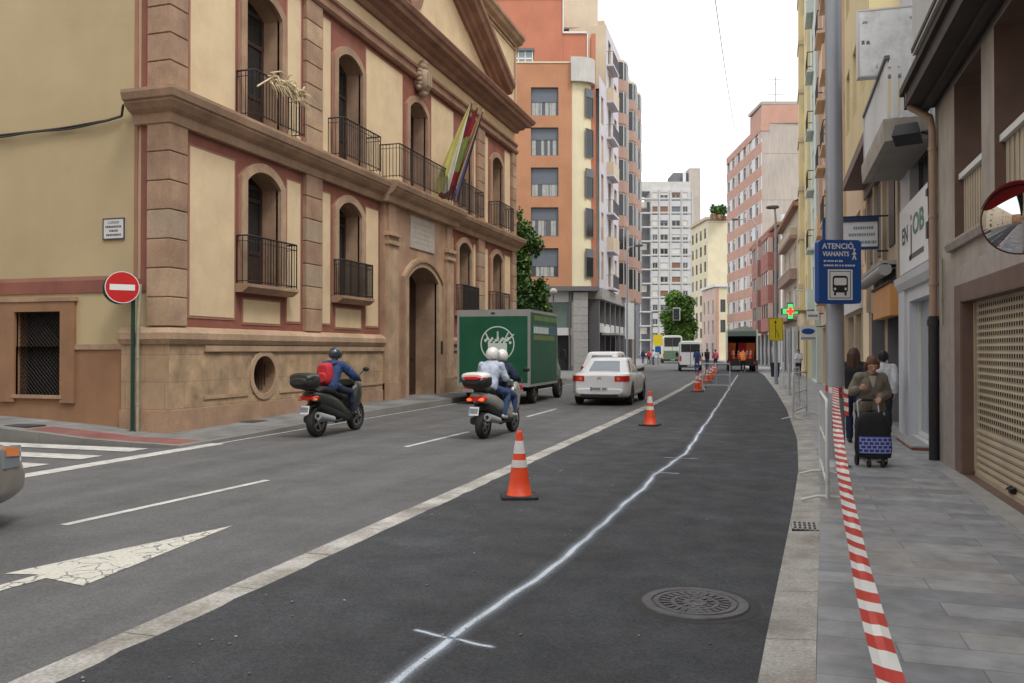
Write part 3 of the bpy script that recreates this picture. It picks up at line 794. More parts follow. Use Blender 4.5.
# plinth of ashlar with round cellar openings
mb = MB()
circ = [dict(u0=y - .42, u1=y + .42, z0=.68, z1=1.52, circ=True, depth=.45) for y in (16.25, 33.0)]
wall(mb, FF, HY0 - .1, 22.6, -.1, 1.78, circ, 'plinth_stone', n=.10, mrev='stone'); wall(mb, FF, 27.1, HY1, -.1, 1.78, circ, 'plinth_stone', n=.10, mrev='stone')
mb.quad(FS(-.10, -.1, .1), FS(1.0, -.1, .1), FS(1.0, 1.78, .1), FS(-.10, 1.78, .1), 'plinth_side')
mb.quad(FS(1.0, -.1, .1), FS(1.0, -.1, -.02), FS(1.0, 1.78, -.02), FS(1.0, 1.78, .1), 'plinth_side')
hp(mb, 'plinth')
mb = MB()
for a, b in ((HY0 + .9, 22.55), (27.15, HY1 - .9)):   # raised field edge and base course
    mb.fbox(FF, a, b, 1.62, 1.74, .09, .15, 'stone_pale'); 
    for s, e in ((a, 15.65), (16.85, b)) if a < 20 else ((a, 32.4), (33.6, b)):
        mb.fbox(FF, s, e, .66, .73, .09, .125, 'stone_pale')
for a, b in ((HY0 - .1, 22.58), (27.12, HY1)):
    moulding(mb, FF, a + (.1 if a < 20 else 0), b, [(1.76, .05), (1.76, .14), (1.86, .20), (1.98, .20), (2.06, .13), (2.1, .02)], 'stone_pale', m0=1 if a < 20 else 0)
    mb.fbox(FF, a - .02, b, -.1, .5, .05, .125, 'stone')
moulding(mb, FS, 0, 1.02, [(1.76, .05), (1.76, .14), (1.86, .20), (1.98, .20), (2.06, .13), (2.1, .02)], 'stone_pale', m0=1)
mb.fbox(FS, -.123, 1.02, -.1, .5, .05, .125, 'stone')
hp(mb, 'plinth_moulding')
for y in (16.25, 33.0):
    mb = MB(); N = 32
    for i in range(N):
        a0, a1 = 2 * math.pi * i / N, 2 * math.pi * (i + 1) / N
        P = lambda r, a, n: FF(y + r * math.cos(a), 1.1 + r * math.sin(a), n)
        mb.quad(P(.42, a0, .13), P(.42, a1, .13), P(.55, a1, .13), P(.55, a0, .13), 'stone_pale')
        mb.quad(P(.55, a0, .13), P(.55, a1, .13), P(.55, a1, .08), P(.55, a0, .08), 'stone_pale'); mb.quad(P(.42, a0, .13), P(.42, a1, .13), P(.42, a1, .0), P(.42, a0, .0), 'stone_pale')
    w = hp(mb, 'cellar_window')
    mb = MB(); mb.fbox(FF, y - .5, y + .5, .6, 1.6, -.4, -.35, 'dark_inside'); hp(mb, 'pane', w)
    mb = MB()
    for i in range(-3, 4): mb.tube([FF(y + i * .11, 1.1 - math.sqrt(max(0, .176 - (i * .11) ** 2)), -.1), FF(y + i * .11, 1.1 + math.sqrt(max(0, .176 - (i * .11) ** 2)), -.1)], .009, 'iron_rail', 6)
    hp(mb, 'grille', w)
# rusticated pilasters: lower and upper storey, corner ones wrap round
rnd = random.Random(5)
def pilaster(u0, u1, z0, z1, corner=0):
    mb = MB(); n = round((z1 - z0) / .52); h = (z1 - z0) / n
    for i in range(n):
        a, b = z0 + i * h + .007, z0 + (i + 1) * h - .007
        m = rnd.choice(['stone', 'stone', 'stone_pale', 'stone_grey']) if z0 < 4 else rnd.choice(['stone', 'stone', 'stone_pale'])
        N = .10
        if corner == 1:
            p = [(HX + N, HY0 - N), (HX + N, u1), (HX - .42, u1), (HX - .42, HY0 - N)]
        elif corner == 2:
            p = [(HX + N, u0), (HX + N, HY1 + N), (HX - .42, HY1 + N), (HX - .42, u0)]
        else:
            p = [(HX + N, u0), (HX + N, u1), (HX - .1, u1), (HX - .1, u0)]
        def ring(z, s):
            c = [sum(q[0] for q in p) / 4, sum(q[1] for q in p) / 4]
            return [(x - math.copysign(s * .6, x - c[0]), y - math.copysign(s * .6, y - c[1]), z) for x, y in p]
        mb.loft([ring(a, .03), ring(a + .014, 0), ring(b - .014, 0), ring(b, .03)], m, smooth=False)
    if corner == 1: mb.box(HX - .39, HX + .07, HY0 - .07, u1 - .03, z0, z1, 'stone')
    elif corner == 2: mb.box(HX - .39, HX + .07, u0 + .03, HY1 + .07, z0, z1, 'stone')
    else: mb.box(HX - .1, HX + .07, u0 + .03, u1 - .03, z0, z1, 'stone')
    return hp(mb, 'pilaster')
for z0, z1 in ((2.1, 5.98), (6.62, 10.3)):
    pilaster(HY0, 13.68, z0, z1, 1); pilaster(18.02, 18.78, z0, z1); pilaster(30.5, 31.25, z0, z1); pilaster(34.9, HY1, z0, z1, 2)
# cream panels with a fillet, in every bay
def panel(u0, u1, z0, z1):
    mb = MB(); mb.fbox(FF, u0, u1, z0, z1, -.05, .014, 'rose_line'); mb.fbox(FF, u0 + .05, u1 - .05, z0 + .05, z1 - .05, -.05, .022, 'cream')
    return hp(mb, 'wall_panel')
for z0, z1 in ((2.28, 5.72), (6.7, 10.2)):
    for a, b in ((13.8, 15.32), (17.25, 17.92), (18.88, 19.35), (21.25, 22.1 if z0 < 4 else 23.75), (27.6 if z0 < 4 else 25.95, 28.05), (30.1, 30.38), (31.4, 31.85), (33.95, 34.8)):
        if b - a > .2: panel(a, b, z0, z1)
for y in (WY[0], WY[1], WY[3], WY[4]): panel(y - .75, y + .75, 2.2, 2.8)
# mid cornice, stepping out over the portal, with its returns
prof = [(5.96, .0), (5.96, .13), (6.08, .16), (6.14, .16), (6.2, .28), (6.3, .38), (6.34, .38), (6.36, .43), (6.48, .47), (6.54, .47), (6.62, .02)]
mb = MB()
moulding(mb, FF, HY0, 22.0, prof, 'stone', m0=1); moulding(mb, FF, 27.7, HY1, prof, 'stone', m1=1)
moulding(mb, FF, 22.0, 27.7, [(z, n + .22 if n > .05 else n) for z, n in prof], 'stone')
moulding(mb, FS, 0, .72, prof, 'stone', m0=1)
hp(mb, 'cornice')
# windows: frame, leaf, pane, balcony
def tall_window(o, lowf):
    y = (o['u0'] + o['u1']) / 2
    mb = MB(); surround(mb, FF, o['u0'], o['u1'], o['z0'], o['z1'], o['rise'], .2, -.05, .09, 'stone_pale' if lowf else 'stone')
    surround(mb, FF, o['u0'] - .2, o['u1'] + .2, o['z0'], o['z1'] + .13, o['rise'] + .13, .07, -.05, .05, 'rose_line')
    w = hp(mb, 'window')
    mb = MB(); u0, u1, z0, z1 = o['u0'], o['u1'], o['z0'], o['z1']; N = -.42
    for a, b in ((u0, u0 + .09), (y - .07, y + .07), (u1 - .09, u1)): mb.fbox(FF, a, b, z0, z1, N - .05, N, 'wood_dark')
    for z in (z0, z0 + .75, z0 + 1.95, z1 - .3): mb.fbox(FF, u0, u1, z, z + .09, N - .05, N + .004, 'wood_dark')
    mb.fbox(FF, u0, u1, z0, z0 + .75, N - .05, N - .02, 'wood_dark')
    hp(mb, 'frame', w)
    mb = MB(); mb.quad(FF(u0, z0, N - .03), FF(u1, z0, N - .03), FF(u1, z1, N - .03), FF(u0, z1, N - .03), 'glass_dark'); hp(mb, 'pane', w)
for o in low: tall_window(o, True)
for o in up: tall_window(o, False)
def balcony(u0, u1, z, proj, h=1.0, slab='stone', mesh=False):
    mb = MB()
    if slab:
        moulding(mb, FF, u0, u1, [(z - .16, .0), (z - .16, proj * .55), (z - .1, proj * .8), (z - .05, proj), (z + .02, proj), (z + .03, 0)], slab)
    b = hp(mb, 'balcony') if slab else None
    mb = MB(); e = .04; A = (u0 + e, proj - e); pts = [(u0 + e, .02), (u0 + e, proj - e), (u1 - e, proj - e), (u1 - e, .02)]
    for zz, r in ((z + h, .02), (z + h - .12, .009), (z + .08, .012)):
        mb.tube([FF(u, zz, n) for u, n in pts], r, 'iron_rail', 6)
    sp = .055 if mesh else .105
    for (ua, na), (ub, nb) in zip(pts, pts[1:]):
        L_ = math.hypot(ub - ua, nb - na); k = max(1, int(L_ / sp))
        for i in range(k + 1):
            t = i / k; u, n = ua + (ub - ua) * t, na + (nb - na) * t
            mb.tube([FF(u, z + .03, n), FF(u, z + h, n)], .0105 if i % 8 else .016, 'iron_rail', 5, smooth=False)
    r = hp(mb, 'railing', b)
    return b
balcony(15.32, 17.3, 3.05, .34, 1.05); balcony(19.4, 21.2, 3.05, .34, .95, mesh=True); balcony(28.2, 30.0, 3.05, .34, .95, mesh=True); balcony(31.95, 33.85, 3.05, .34, .95)
for a, b in ((15.3, 17.35), (19.15, 21.35), (28.2, 30.05), (31.9, 33.9)): balcony(a, b, 6.62, .5, 1.0, slab=None)
balcony(22.1, 27.6, 6.62, .7, 1.0, slab=None)
# portal
mb = MB()
wall(mb, FF, 22.2, 27.5, -.1, 6.0, [door], 'stone', n=.16, mrev='stone')
mb.quad(FF(22.2, -.1, .16), FF(22.2, -.1, -.1), FF(22.2, 6, -.1), FF(22.2, 6, .16), 'stone'); mb.quad(FF(27.5, -.1, .16), FF(27.5, -.1, -.1), FF(27.5, 6, -.1), FF(27.5, 6, .16), 'stone')
for a, b in ((22.25, 22.95), (26.85, 27.45)):
    mb.fbox(FF, a, b, -.1, 5.1, .1, .26, 'stone_pale'); mb.fbox(FF, a - .04, b + .04, 4.75, 4.86, .1, .32, 'stone_pale'); mb.fbox(FF, a - .06, b + .06, 5.0, 5.12, .1, .35, 'stone_pale'); mb.fbox(FF, a - .05, b + .05, -.1, .7, .1, .3, 'stone')
    mb.fbox(FF, a + .08, b - .08, 5.12, 5.97, .1, .24, 'stone')
p = hp(mb, 'portal')
mb = MB(); surround(mb, FF, door['u0'], door['u1'], .14, 4.3, .42, .3, .1, .25, 'stone_pale'); surround(mb, FF, door['u0'] - .3, door['u1'] + .3, .14, 4.46, .6, .1, .1, .3, 'stone')
hp(mb, 'door_surround', p)
mb = MB(); mb.fbox(FF, 23.72, 26.1, .0, .15, -.8, .45, 'stone_grey'); hp(mb, 'threshold', p)
mb = MB(); mb.fbox(FF, 23.7, 24.9, .15, 4.35, -.66, -.6, 'wood_dark'); mb.fbox(FF, 24.93, 26.12, .15, 4.35, -.66, -.6, 'wood_dark')
for u in (23.85, 25.05):
    for z, zz in ((.35, 1.2), (1.35, 2.5), (2.65, 3.7)): mb.fbox(FF, u, u + .92, z, zz, -.62, -.57, 'wood_dark')
d = hp(mb, 'door', p)
mb = MB(); mb.tube([FF(25.0, 1.25, -.55), FF(25.0, 1.55, -.55)], .02, 'iron_rail'); hp(mb, 'handle', d)
mb = MB(); mb.fbox(FF, 26.28, 26.42, 1.55, 1.95, .25, .28, 'iron_dark'); hp(mb, 'doorbell', p)
mb = MB(); mb.fbox(FF, 23.95, 25.85, 4.85, 5.85, .1, .2, 'plaque')
for a in range(5): mb.fbox(FF, 24.1, 25.7, 5.64 - a * .15, 5.66 - a * .15, .19, .203, 'stone_grey')
hp(mb, 'stone_plaque', p)
# entablature and main cornice
mb = MB()
moulding(mb, FF, HY0 - .15, HY1 + .15, [(10.3, .02), (10.3, .12), (10.36, .18), (10.46, .18), (10.5, .1), (10.62, .1), (10.66, .16), (10.74, .16), (10.76, .05)], 'stone_red')
moulding(mb, FF, HY0, HY1, [(11.22, .03), (11.22, .14), (11.3, .2), (11.36, .2), (11.42, .36), (11.52, .42), (11.54, .62), (11.66, .66), (11.7, .74), (11.82, .8), (11.86, .8), (11.95, .02)], 'stone_red', m0=1, m1=1)
moulding(mb, FS, 0, 1.0, [(11.22, .03), (11.22, .14), (11.36, .2), (11.42, .36), (11.54, .62), (11.7, .74), (11.86, .8), (11.95, .02)], 'stone_red', m0=1)
mb.fbox(FF, HY0 + .02, HY1 - .02, 10.77, 11.21, -.05, .04, 'cream')
hp(mb, 'main_cornice')
# pediment
mb = MB(); AP = (HC, 15.75); 
for s in (-1, 1):
    e = HC + s * 8.75
    dirv = V((0, AP[0] - e, AP[1] - 11.95)); ln = dirv.length; dirv.normalize(); nz = V((0, -dirv.z, dirv.y)) if s < 0 else V((0, dirv.z, -dirv.y))
    pf = [(.0, .0), (.0, .16), (.12, .2), (.16, .34), (.3, .4), (.34, .62), (.5, .68), (.56, .76), (.7, .78), (.78, .0)]
    a = [FF(e, 11.9, n) + V((0, 0, 1)) * 0 + nz * 0 + V((0, 0, h * 1.08)) for h, n in pf]; b = [FF(AP[0], AP[1] - .05, n) + V((0, 0, h * 1.08)) for h, n in pf]
    for i in range(len(pf) - 1): mb.quad(a[i], b[i], b[i + 1], a[i + 1], 'stone_red')
    mb.poly(a, 'stone_red'); 
mb.poly([FF(HC - 8.75, 11.9, .03), FF(HC + 8.75, 11.9, .03), FF(HC, 15.9, .03)], 'cream')
ped = hp(mb, 'pediment')
mb = MB(); N = 28
for i in range(N):
    a0, a1 = 2 * math.pi * i / N, 2 * math.pi * (i + 1) / N; P = lambda r, a, n: FF(HC + r * math.cos(a), 13.3 + r * 1.15 * math.sin(a), n)
    mb.quad(P(.5, a0, .14), P(.5, a1, .14), P(.72, a1, .14), P(.72, a0, .14), 'stone_red'); mb.quad(P(.72, a0, .14), P(.72, a1, .14), P(.72, a1, .0), P(.72, a0, .0), 'stone_red')
    mb.poly([P(.5, a0, .08), P(.5, a1, .08), P(0, a0, .08)], 'stone_pale')
hp(mb, 'round_medallion', ped)
# attic with panels and its own cornice, roof
mb = MB()
for a, b in ((29.3, 35.3), (HY0 + .7, 20)):
    mb.fbox(FF, a, b, 12.3, 14.9, -.1, .05, 'cream'); 
    mb.fbox(FF, a, b, 14.86, 14.94, -.05, .1, 'stone_pale'); mb.fbox(FF, b - .08, b, 12.3, 14.9, -.05, .1, 'stone_pale')
mb.fbox(FF, 35.45, HY1 + .05, 11.9, 15.1, -.1, .1, 'cream')
moulding(mb, FF, HY0 - .3, HY1 + .35, [(15.05, .0), (15.05, .1), (15.15, .14), (15.22, .3), (15.34, .36), (15.4, .44), (15.5, .46), (15.56, .0)], 'stone_pale')
hp(mb, 'attic')
mb = MB(); y0, y1 = HY0 + .02, HY1 - .02
mb.poly([(HX - .1, y0, 15.4), (HX - .1, y1, 15.4), (HX - 14, y1, 15.4), (HX - 14, y0, 15.4)], 'roof_tile')
mb.quad((HX, HY1, -.1), (HX - 14, HY1, -.1), (HX - 14, HY1, 15.4), (HX, HY1, 15.4), 'cream_shaded')
hp(mb, 'roof')
# carved coat of arms over the middle window
mb = MB(); c0 = 24.85
mb.lofty([(-.34, 0, .2, .2), (-.3, 0, .3, .42), (0, 0, .34, .55), (.3, 0, .3, .42), (.34, 0, .2, .2)], 'stone_grey', 16)
mb.xf(Matrix.Diagonal((.75,.75,.75,1)))
mb.xf(Matrix.Translation((HX + .2, c0, 10.3)) @ Matrix.Rotation(R(0), 4, 'X'))
for dz, r in ((.44, .2), (.56, .13), (-.4, .15)): mb.ell((HX + .22, c0, 10.3 + dz), (.15, r, .13), 'stone_grey', 12, 8)
for s in (-1, 1):
    for dz in (-.28, -.14, 0, .14, .28): mb.ell((HX + .2, c0 + s * (.28 + .04 * math.sin(dz * 14)), 10.3 + dz), (.1, .06, .08), 'stone_grey', 8, 6)
    mb.fbox(FF, c0 + s * .1 - .05, c0 + s * .1 + .05, 10.1, 10.5, .3, .47, 'stone_grey')
hp(mb, 'coat_of_arms')

# ---- things fixed on or by the house
mb = MB()
# street name plaque of tiles
t = thing('street_plaque', 'small white tiled street name plaque on the cream side wall above the no entry sign', 'sign', FS(1.28, 4.0, .01))
mb.fbox(FS, 1.02, 1.54, 3.8, 4.22, -.01, .014, 'plaque_white')
for a, b, c, d in ((1.02, 1.54, 3.8, 3.825), (1.02, 1.54, 4.195, 4.22), (1.02, 1.045, 3.825, 4.195), (1.515, 1.54, 3.825, 4.195)): mb.fbox(FS, a, b, c, d, .0, .017, 'ink')
mb.build('tile_panel', t, world=True)
mb = MB(); text_mb(mb, 'CARRER', lambda u, v, n: FS(1.28 - u, 4.13 + v, .0165), .075, 'ink'); mb.build('text_line', t, world=True)
for z, w in ((4.05, .19), (3.97, .1), (3.89, .17)):
    mb = MB(); x = -w
    rr = random.Random(int(z * 100))
    while x < w:
        d_ = rr.uniform(.015, .035); mb.fbox(FS, 1.28 - x - d_, 1.28 - x, z - .02, z + .02, .01, .0165, 'ink'); x += d_ + .012
    mb.build('text_line', t, world=True)
mb = MB(); mb.tube([FS(.53, .05, .2), FS(.53, 1.7, .2), FS(.5, 2.1, .22), FS(.5, 2.9, .18)], .032, 'pipe_grey', 10)
for z in (.6, 1.5): mb.tube([FS(.53, z, .2), FS(.53, z + .04, .2)], .042, 'pipe_grey', 10)
tag(mb.build('conduit_pipe'), 'thin grey conduit pipe up the cream house corner behind the green post', 'pipe')
mb = MB()
pts = [FS(.8, 6.3, .3), FS(1.05, 6.18, .06)] + [FS(1.1 + (9) * i / 30, 6.14 - .1 * (i / 30) - .07 * math.sin(math.pi * ((i / 30 * 2) % 1)), .05 + .012 * math.sin(i)) for i in range(1, 31)]
mb.tube(pts, .022, 'cable_black', 6); mb.tube([p + V((0, -.02, -.035 + .015 * math.sin(i))) for i, p in enumerate(pts)], .016, 'cable_black', 6)
tag(mb.build('wall_cable'), 'dark sagging cable slung across the cream side wall below the cornice', 'cable')
# palm bouquet tied to the balcony
mb = MB(); rr = random.Random(9)
for i in range(90):
    b = FF(15.75 + rr.uniform(0, 1.35), 7.55 + rr.uniform(-.1, .12), .52 + rr.uniform(-.02, .1)); d_ = V((rr.uniform(.0, .2), rr.uniform(-.1, .35), rr.uniform(-.25, .22)))
    mb.tube([b, b + d_ * .6, b + d_ + V((0, .05, -.1))], [.016, .018, .004], 'straw', 4)
mb.tube([FF(15.35, 7.25, .52), FF(15.9, 7.62, .54)], .02, 'straw', 6)
tag(mb.build('dried_palm'), 'dried straw coloured palm branch tied along the nearest upper balcony railing', 'palm branch')
# three flags on slanting poles over the door balcony
def flag(yb, lean, stripes, label, seed):
    rr = random.Random(seed)
    t = thing('flag', label, 'flag', FF(yb, 7.2, .6), group='flags over the doorway')
    b = FF(yb, 6.7, .62); tip = FF(yb + lean, 9.75, 1.55)
    mb = MB(); mb.tube([b, tip], .022, 'wood_dark', 8); mb.ell(tip, (.035, .035, .06), 'stone_pale', 8, 6); mb.build('pole', t, world=True)
    mb = MB(); n, k = 22, 16; d_ = (tip - b)
    for i in range(n + 1):
        s = i / n
        for j in range(k + 1):
            q = j / k     # across the drape; s runs down the pole
            w = (.10 + .74 * s ** .9) * (1 - .25 * max(0, s - .8) * 5 * (q - .3))
            p = tip - d_ * (.03 + .9 * s) + V((-.62, -.45, -.10 - .2 * s)) * (q * w)
            f = .5 * math.sin(q * 13 + seed * 2 + s * 3) * (.05 + .12 * s) + .04 * math.sin(q * 5 + s * 6 + seed)
            p += V((-.5 * f, f, 0)); p.z -= .1 * s * q * math.sin(q * 9 + seed)
            mb.v.append(tuple(p))
    for i in range(n):
        for j in range(k):
            a = i * (k + 1) + j; mb.f.append([a, a + 1, a + k + 2, a + k + 1]); mb.sm.append(True)
            mb.m.append(stripes(i / n, j / k))
    mb.build('cloth', t, world=True, fix=False)
flag(25.9, -.1, lambda s, q: 'flag_white' if q < .3 else 'flag_yellow', 'pale yellow and white flag drooping on its pole, left of the red and green flag', 1)
flag(26.35, -.02, lambda s, q: 'flag_red' if s < .3 or s > .72 else ('flag_green' if q < .6 else 'flag_yellow'), 'red and yellow green flag drooping between the two other flags over the doorway', 2)
flag(26.8, .05, lambda s, q: 'flag_blue' if q < .25 else 'flag_red' if int(q * 9) % 2 else 'flag_yellow', 'narrow striped red flag with a blue edge, right of the red and green flag', 3)
# ------------------------------------------------------------------ generic facades
def frame_pts(a, b):
    """wall frame from ground point a to b, outside on the left-hand normal that faces the camera"""
    u = V((b.x - a.x, b.y - a.y, 0)).normalized(); n = V((u.y, -u.x, 0))
    if n.dot(V((-a.x, -a.y, 0))) < 0: n = -n
    return Frame((a.x, a.y, 0), u, n), (V((b.x - a.x, b.y - a.y, 0))).length
def window(par, fr, u0, u1, z0, z1, n=-.12, frm='frame_white', glass='glass_mid', blind=None, bf=0., mull=1, sill=None, t=.06, nm='window'):
    mb = MB()
    for a, b in ((u0, u0 + t), (u1 - t, u1)): mb.fbox(fr, a, b, z0, z1, n - .05, n, frm)
    for a, b in ((z0, z0 + t), (z1 - t, z1)): mb.fbox(fr, u0 + t, u1 - t, a, b, n - .05, n, frm)
    for i in range(1, mull + 1):
        c = u0 + (u1 - u0) * i / (mull + 1); mb.fbox(fr, c - t * .5, c + t * .5, z0 + t, z1 - t, n - .05, n - .004, frm)
    w = mb.build(nm, par, world=True)
    mb = MB(); mb.quad(fr(u0, z0, n - .035), fr(u1, z0, n - .035), fr(u1, z1, n - .035), fr(u0, z1, n - .035), glass); mb.build('pane', w, world=True)
    if blind and bf > 0:
        mb = MB(); mb.fbox(fr, u0 + t * .4, u1 - t * .4, z1 - (z1 - z0) * bf, z1 - .004, n - .02, n + .012, blind)
        k = int((z1 - z0) * bf / .1)
        mb.build('roller_blind', w, world=True)
    if sill:
        mb = MB(); mb.fbox(fr, u0 - .08, u1 + .08, z0 - .08, z0 - .004, n, .07, sill); mb.build('sill', w, world=True)
    return w
def shell(mb, quad, z0, z1, m, mr, skip=()):
    """closed box on a ground quad (list of 4 points, ccw)"""
    n = len(quad)
    for i in range(n):
        if i in skip: continue
        a, b = quad[i], quad[(i + 1) % n]; mb.quad((a.x, a.y, z0), (b.x, b.y, z0), (b.x, b.y, z1), (a.x, a.y, z1), m)
    mb.poly([(p.x, p.y, z1) for p in quad], mr)
def balc(par, fr, u0, u1, z, proj, m='frame_white', rail='iron_rail', h=1.0, solid=False, th=.16):
    mb = MB(); mb.fbox(fr, u0, u1, z - th, z, -.02, proj, m); b = mb.build('balcony', par, world=True)
    mb = MB()
    if solid:
        mb.fbox(fr, u0, u1, z + .004, z + h, proj - .08, proj, solid); mb.fbox(fr, u0, u0 + .08, z + .004, z + h, 0, proj - .083, solid); mb.fbox(fr, u1 - .08, u1, z + .004, z + h, 0, proj - .083, solid)
    else:
        pts = [fr(u0 + .03, z + h, .0), fr(u0 + .03, z + h, proj - .04), fr(u1 - .03, z + h, proj - .04), fr(u1 - .03, z + h, .0)]
        mb.tube(pts, .025, rail, 5)
        k = int((u1 - u0) / .14)
        for i in range(k + 1):
            u = u0 + .03 + (u1 - u0 - .06) * i / k; mb.tube([fr(u, z, proj - .04), fr(u, z + h, proj - .04)], .012, rail, 4)
    mb.build('railing', b, world=True)
    return b
rb = random.Random(11)

# ------------------------------------------------------------------ brick corner house
A = at(478, 62); fB = Frame(A, RT, -FW); k = 62 / 840
U = lambda px: (px - 478) * k
bb = thing('brick_apartment_house', 'orange brick corner apartment house with cream rounded corner and red set-back top floors', 'building', at(540, 64))
cols = [(U(531), U(558.5))]; rows = [(7.04, 9.18), (10.05, 12.2), (13.0, 15.15), (16.03, 18.12), (19.0, 21.1)]
ops = [dict(u0=a, u1=b, z0=c, z1=d, depth=.25) for a, b in cols for c, d in rows] + [dict(u0=U(490), u1=U(513), z0=c, z1=d, depth=.25) for c, d in rows]
mb = MB(); wall(mb, fB, 0, U(572), 6.35, 22.9, ops, 'brick_plain', mrev='frame_grey')
mb.quad(fB(0, 6.35), fB(0, 22.9), fB(0, 22.9, -9), fB(0, 6.35, -9), 'brick_plain'); mb.quad(fB(0, 22.9, 0), fB(U(597), 22.9, -.8), fB(U(597), 22.9, -9), fB(0, 22.9, -9), 'granite')
mb.fbox(fB, 0, U(572), 22.9, 23.0, -.3, .05, 'stucco_cream')
mb.build('wall', bb, world=True)
for i, o in enumerate(ops):
    bf_ = rb.choice([.42, .5, .55, .62, .35]); w = window(bb, fB, o['u0'], o['u1'], o['z0'], o['z1'], -.2, 'frame_grey', 'glass_mid', 'blind', bf_, 1 if i % 2 else 2)
    zt = o['z1'] - (o['z1'] - o['z0']) * bf_ - .01; u = o['u0'] + .08; mb = MB()
    while u < o['u1'] - .2:
        d_ = rb.uniform(.12, .3)
        if rb.random() < .72: mb.fbox(fB, u, min(u + d_, o['u1'] - .08), o['z0'] + .07, zt, -.232, -.226, 'curtain')
        u += d_ + .02
    if mb.v: mb.build('curtain', w, world=True)
# cream rounded corner with tall windows
arc = [(U(572) + 1.55 * math.sin(t), -.05 - 1.1 * (1 - math.cos(t))) for t in [math.pi / 2 * i / 8 for i in range(9)]]
mb = MB()
for (ua, na), (ub, nb) in zip(arc, arc[1:]): mb.quad(fB(ua, 6.35, na), fB(ub, 6.35, nb), fB(ub, 22.4, nb), fB(ua, 22.4, na), 'stucco_cream')
ua, na = arc[-1]; mb.fbox(fB, ua, ua + .32, 6.35, 25.5, na - 1.2, na + .1, 'stucco_red')
mb.build('corner_wall', bb, world=True)
for c, d in rows:
    p, q = arc[3], arc[7]; f2 = Frame(fB(*[p[0], 0, p[1]]), fB(q[0], 0, q[1]) - fB(p[0], 0, p[1]), -FW + RT * .55)
    f2.n = V((f2.u.y, -f2.u.x, 0)); L_ = (fB(q[0], 0, q[1]) - fB(p[0], 0, p[1])).length
    window(bb, f2, .05, L_, c, d, .22, 'frame_grey', 'glass_dark', 'blind', .0 if rb.random() < .6 else .3, 0, t=.05)
    mb = MB()
    for (ua_, na_), (ub_, nb_) in zip(arc, arc[1:]): mb.quad(fB(ua_, d + .25, na_ + .015), fB(ub_, d + .25, nb_ + .015), fB(ub_, d + .55, nb_ + .015), fB(ua_, d + .55, na_ + .015), 'stucco_white')
    if c > 70: mb.build('string_course', bb, world=True)
mb = MB()
a2 = [(u + (.25 if u > U(573) else 0), n + .35) for u, n in arc]
for (p, q) in zip(a2, a2[1:]):
    mb.quad(fB(p[0], 21.5, p[1]), fB(q[0], 21.5, q[1]), fB(q[0], 23.3, q[1]), fB(p[0], 23.3, p[1]), 'stucco_pale'); mb.quad(fB(p[0], 21.5, p[1]), fB(q[0], 21.5, q[1]), fB(q[0], 21.5, q[1] - 1.6), fB(p[0], 21.5, p[1] - 1.6), 'stucco_pale')
mb.fbox(fB, U(571), U(572.5), 21.5, 23.3, -1.3, .3, 'stucco_pale')
mb.build('parapet', bb, world=True)
# top floors
mb = MB()
mb.fbox(fB, -2, U(566.5), 22.95, 29.4, -12, -4, 'stucco_red'); mb.fbox(fB, U(566.5) + .01, U(592), 22.95, 26.6, -12, -4.01, 'stucco_red')
for a, b, c, d, n in ((-2, U(567), 29.4, 29.55, -3.9), (U(566), U(567.2), 26.6, 29.55, -3.9), (U(566.8), U(593), 26.6, 26.75, -3.9), (U(592), U(593), 22.95, 26.75, -3.9)): mb.fbox(fB, a, b, c, d, n - .4, n, 'stucco_white')
mb.build('upper_storey', bb, world=True)
mb = MB(); mb.fbox(fB, U(568), U(608), 26.8, 31, -15, -7, 'stucco_beige'); mb.fbox(fB, U(569), U(608), 27, 28.2, -6.99, -6.9, 'frame_grey'); mb.build('penthouse', bb, world=True)
mb = MB(); mb.fbox(fB, U(512), U(533), 23.02, 24.2, -2.9, -1.2, 'glass_sky'); mb.fbox(fB, U(510), U(535), 24.2, 24.4, -3.2, -1, 'frame_grey')
for px in (512, 518, 525, 532.5): mb.fbox(fB, U(px), U(px) + .08, 23.02, 24.2, -1.25, -1.17, 'frame_white')
mb.fbox(fB, U(512), U(533), 23.6, 23.7, -1.25, -1.17, 'frame_white'); mb.build('conservatory', bb, world=True)
# two-storey shop base
mb = MB()
mb.fbox(fB, 0, U(599), 6.0, 6.34, -3, .35, 'frame_grey')
mb.fbox(fB, 0, U(572), 3.3, 5.2, -.6, -.5, 'shop_green'); mb.fbox(fB, 0, U(572), 5.2, 6.0, -.6, -.4, 'stucco_grey'); mb.fbox(fB, 0, U(572), 2.75, 3.3, -.6, -.35, 'stucco_grey'); mb.fbox(fB, 0, U(572), .1, 2.75, -.9, -.8, 'glass_dark')
for px in (500, 523, 546, 569): mb.fbox(fB, U(px), U(px) + .14, .1, 6.0, -.7, -.3, 'frame_grey')
mb.build('shopfront', bb, world=True)
mb = MB()
for z in range(10): mb.fbox(fB, U(573.5), U(588), .1 + z * .585, .1 + z * .585 + .57, -.9, .05, 'granite')
mb.build('granite_pier', bb, world=True)
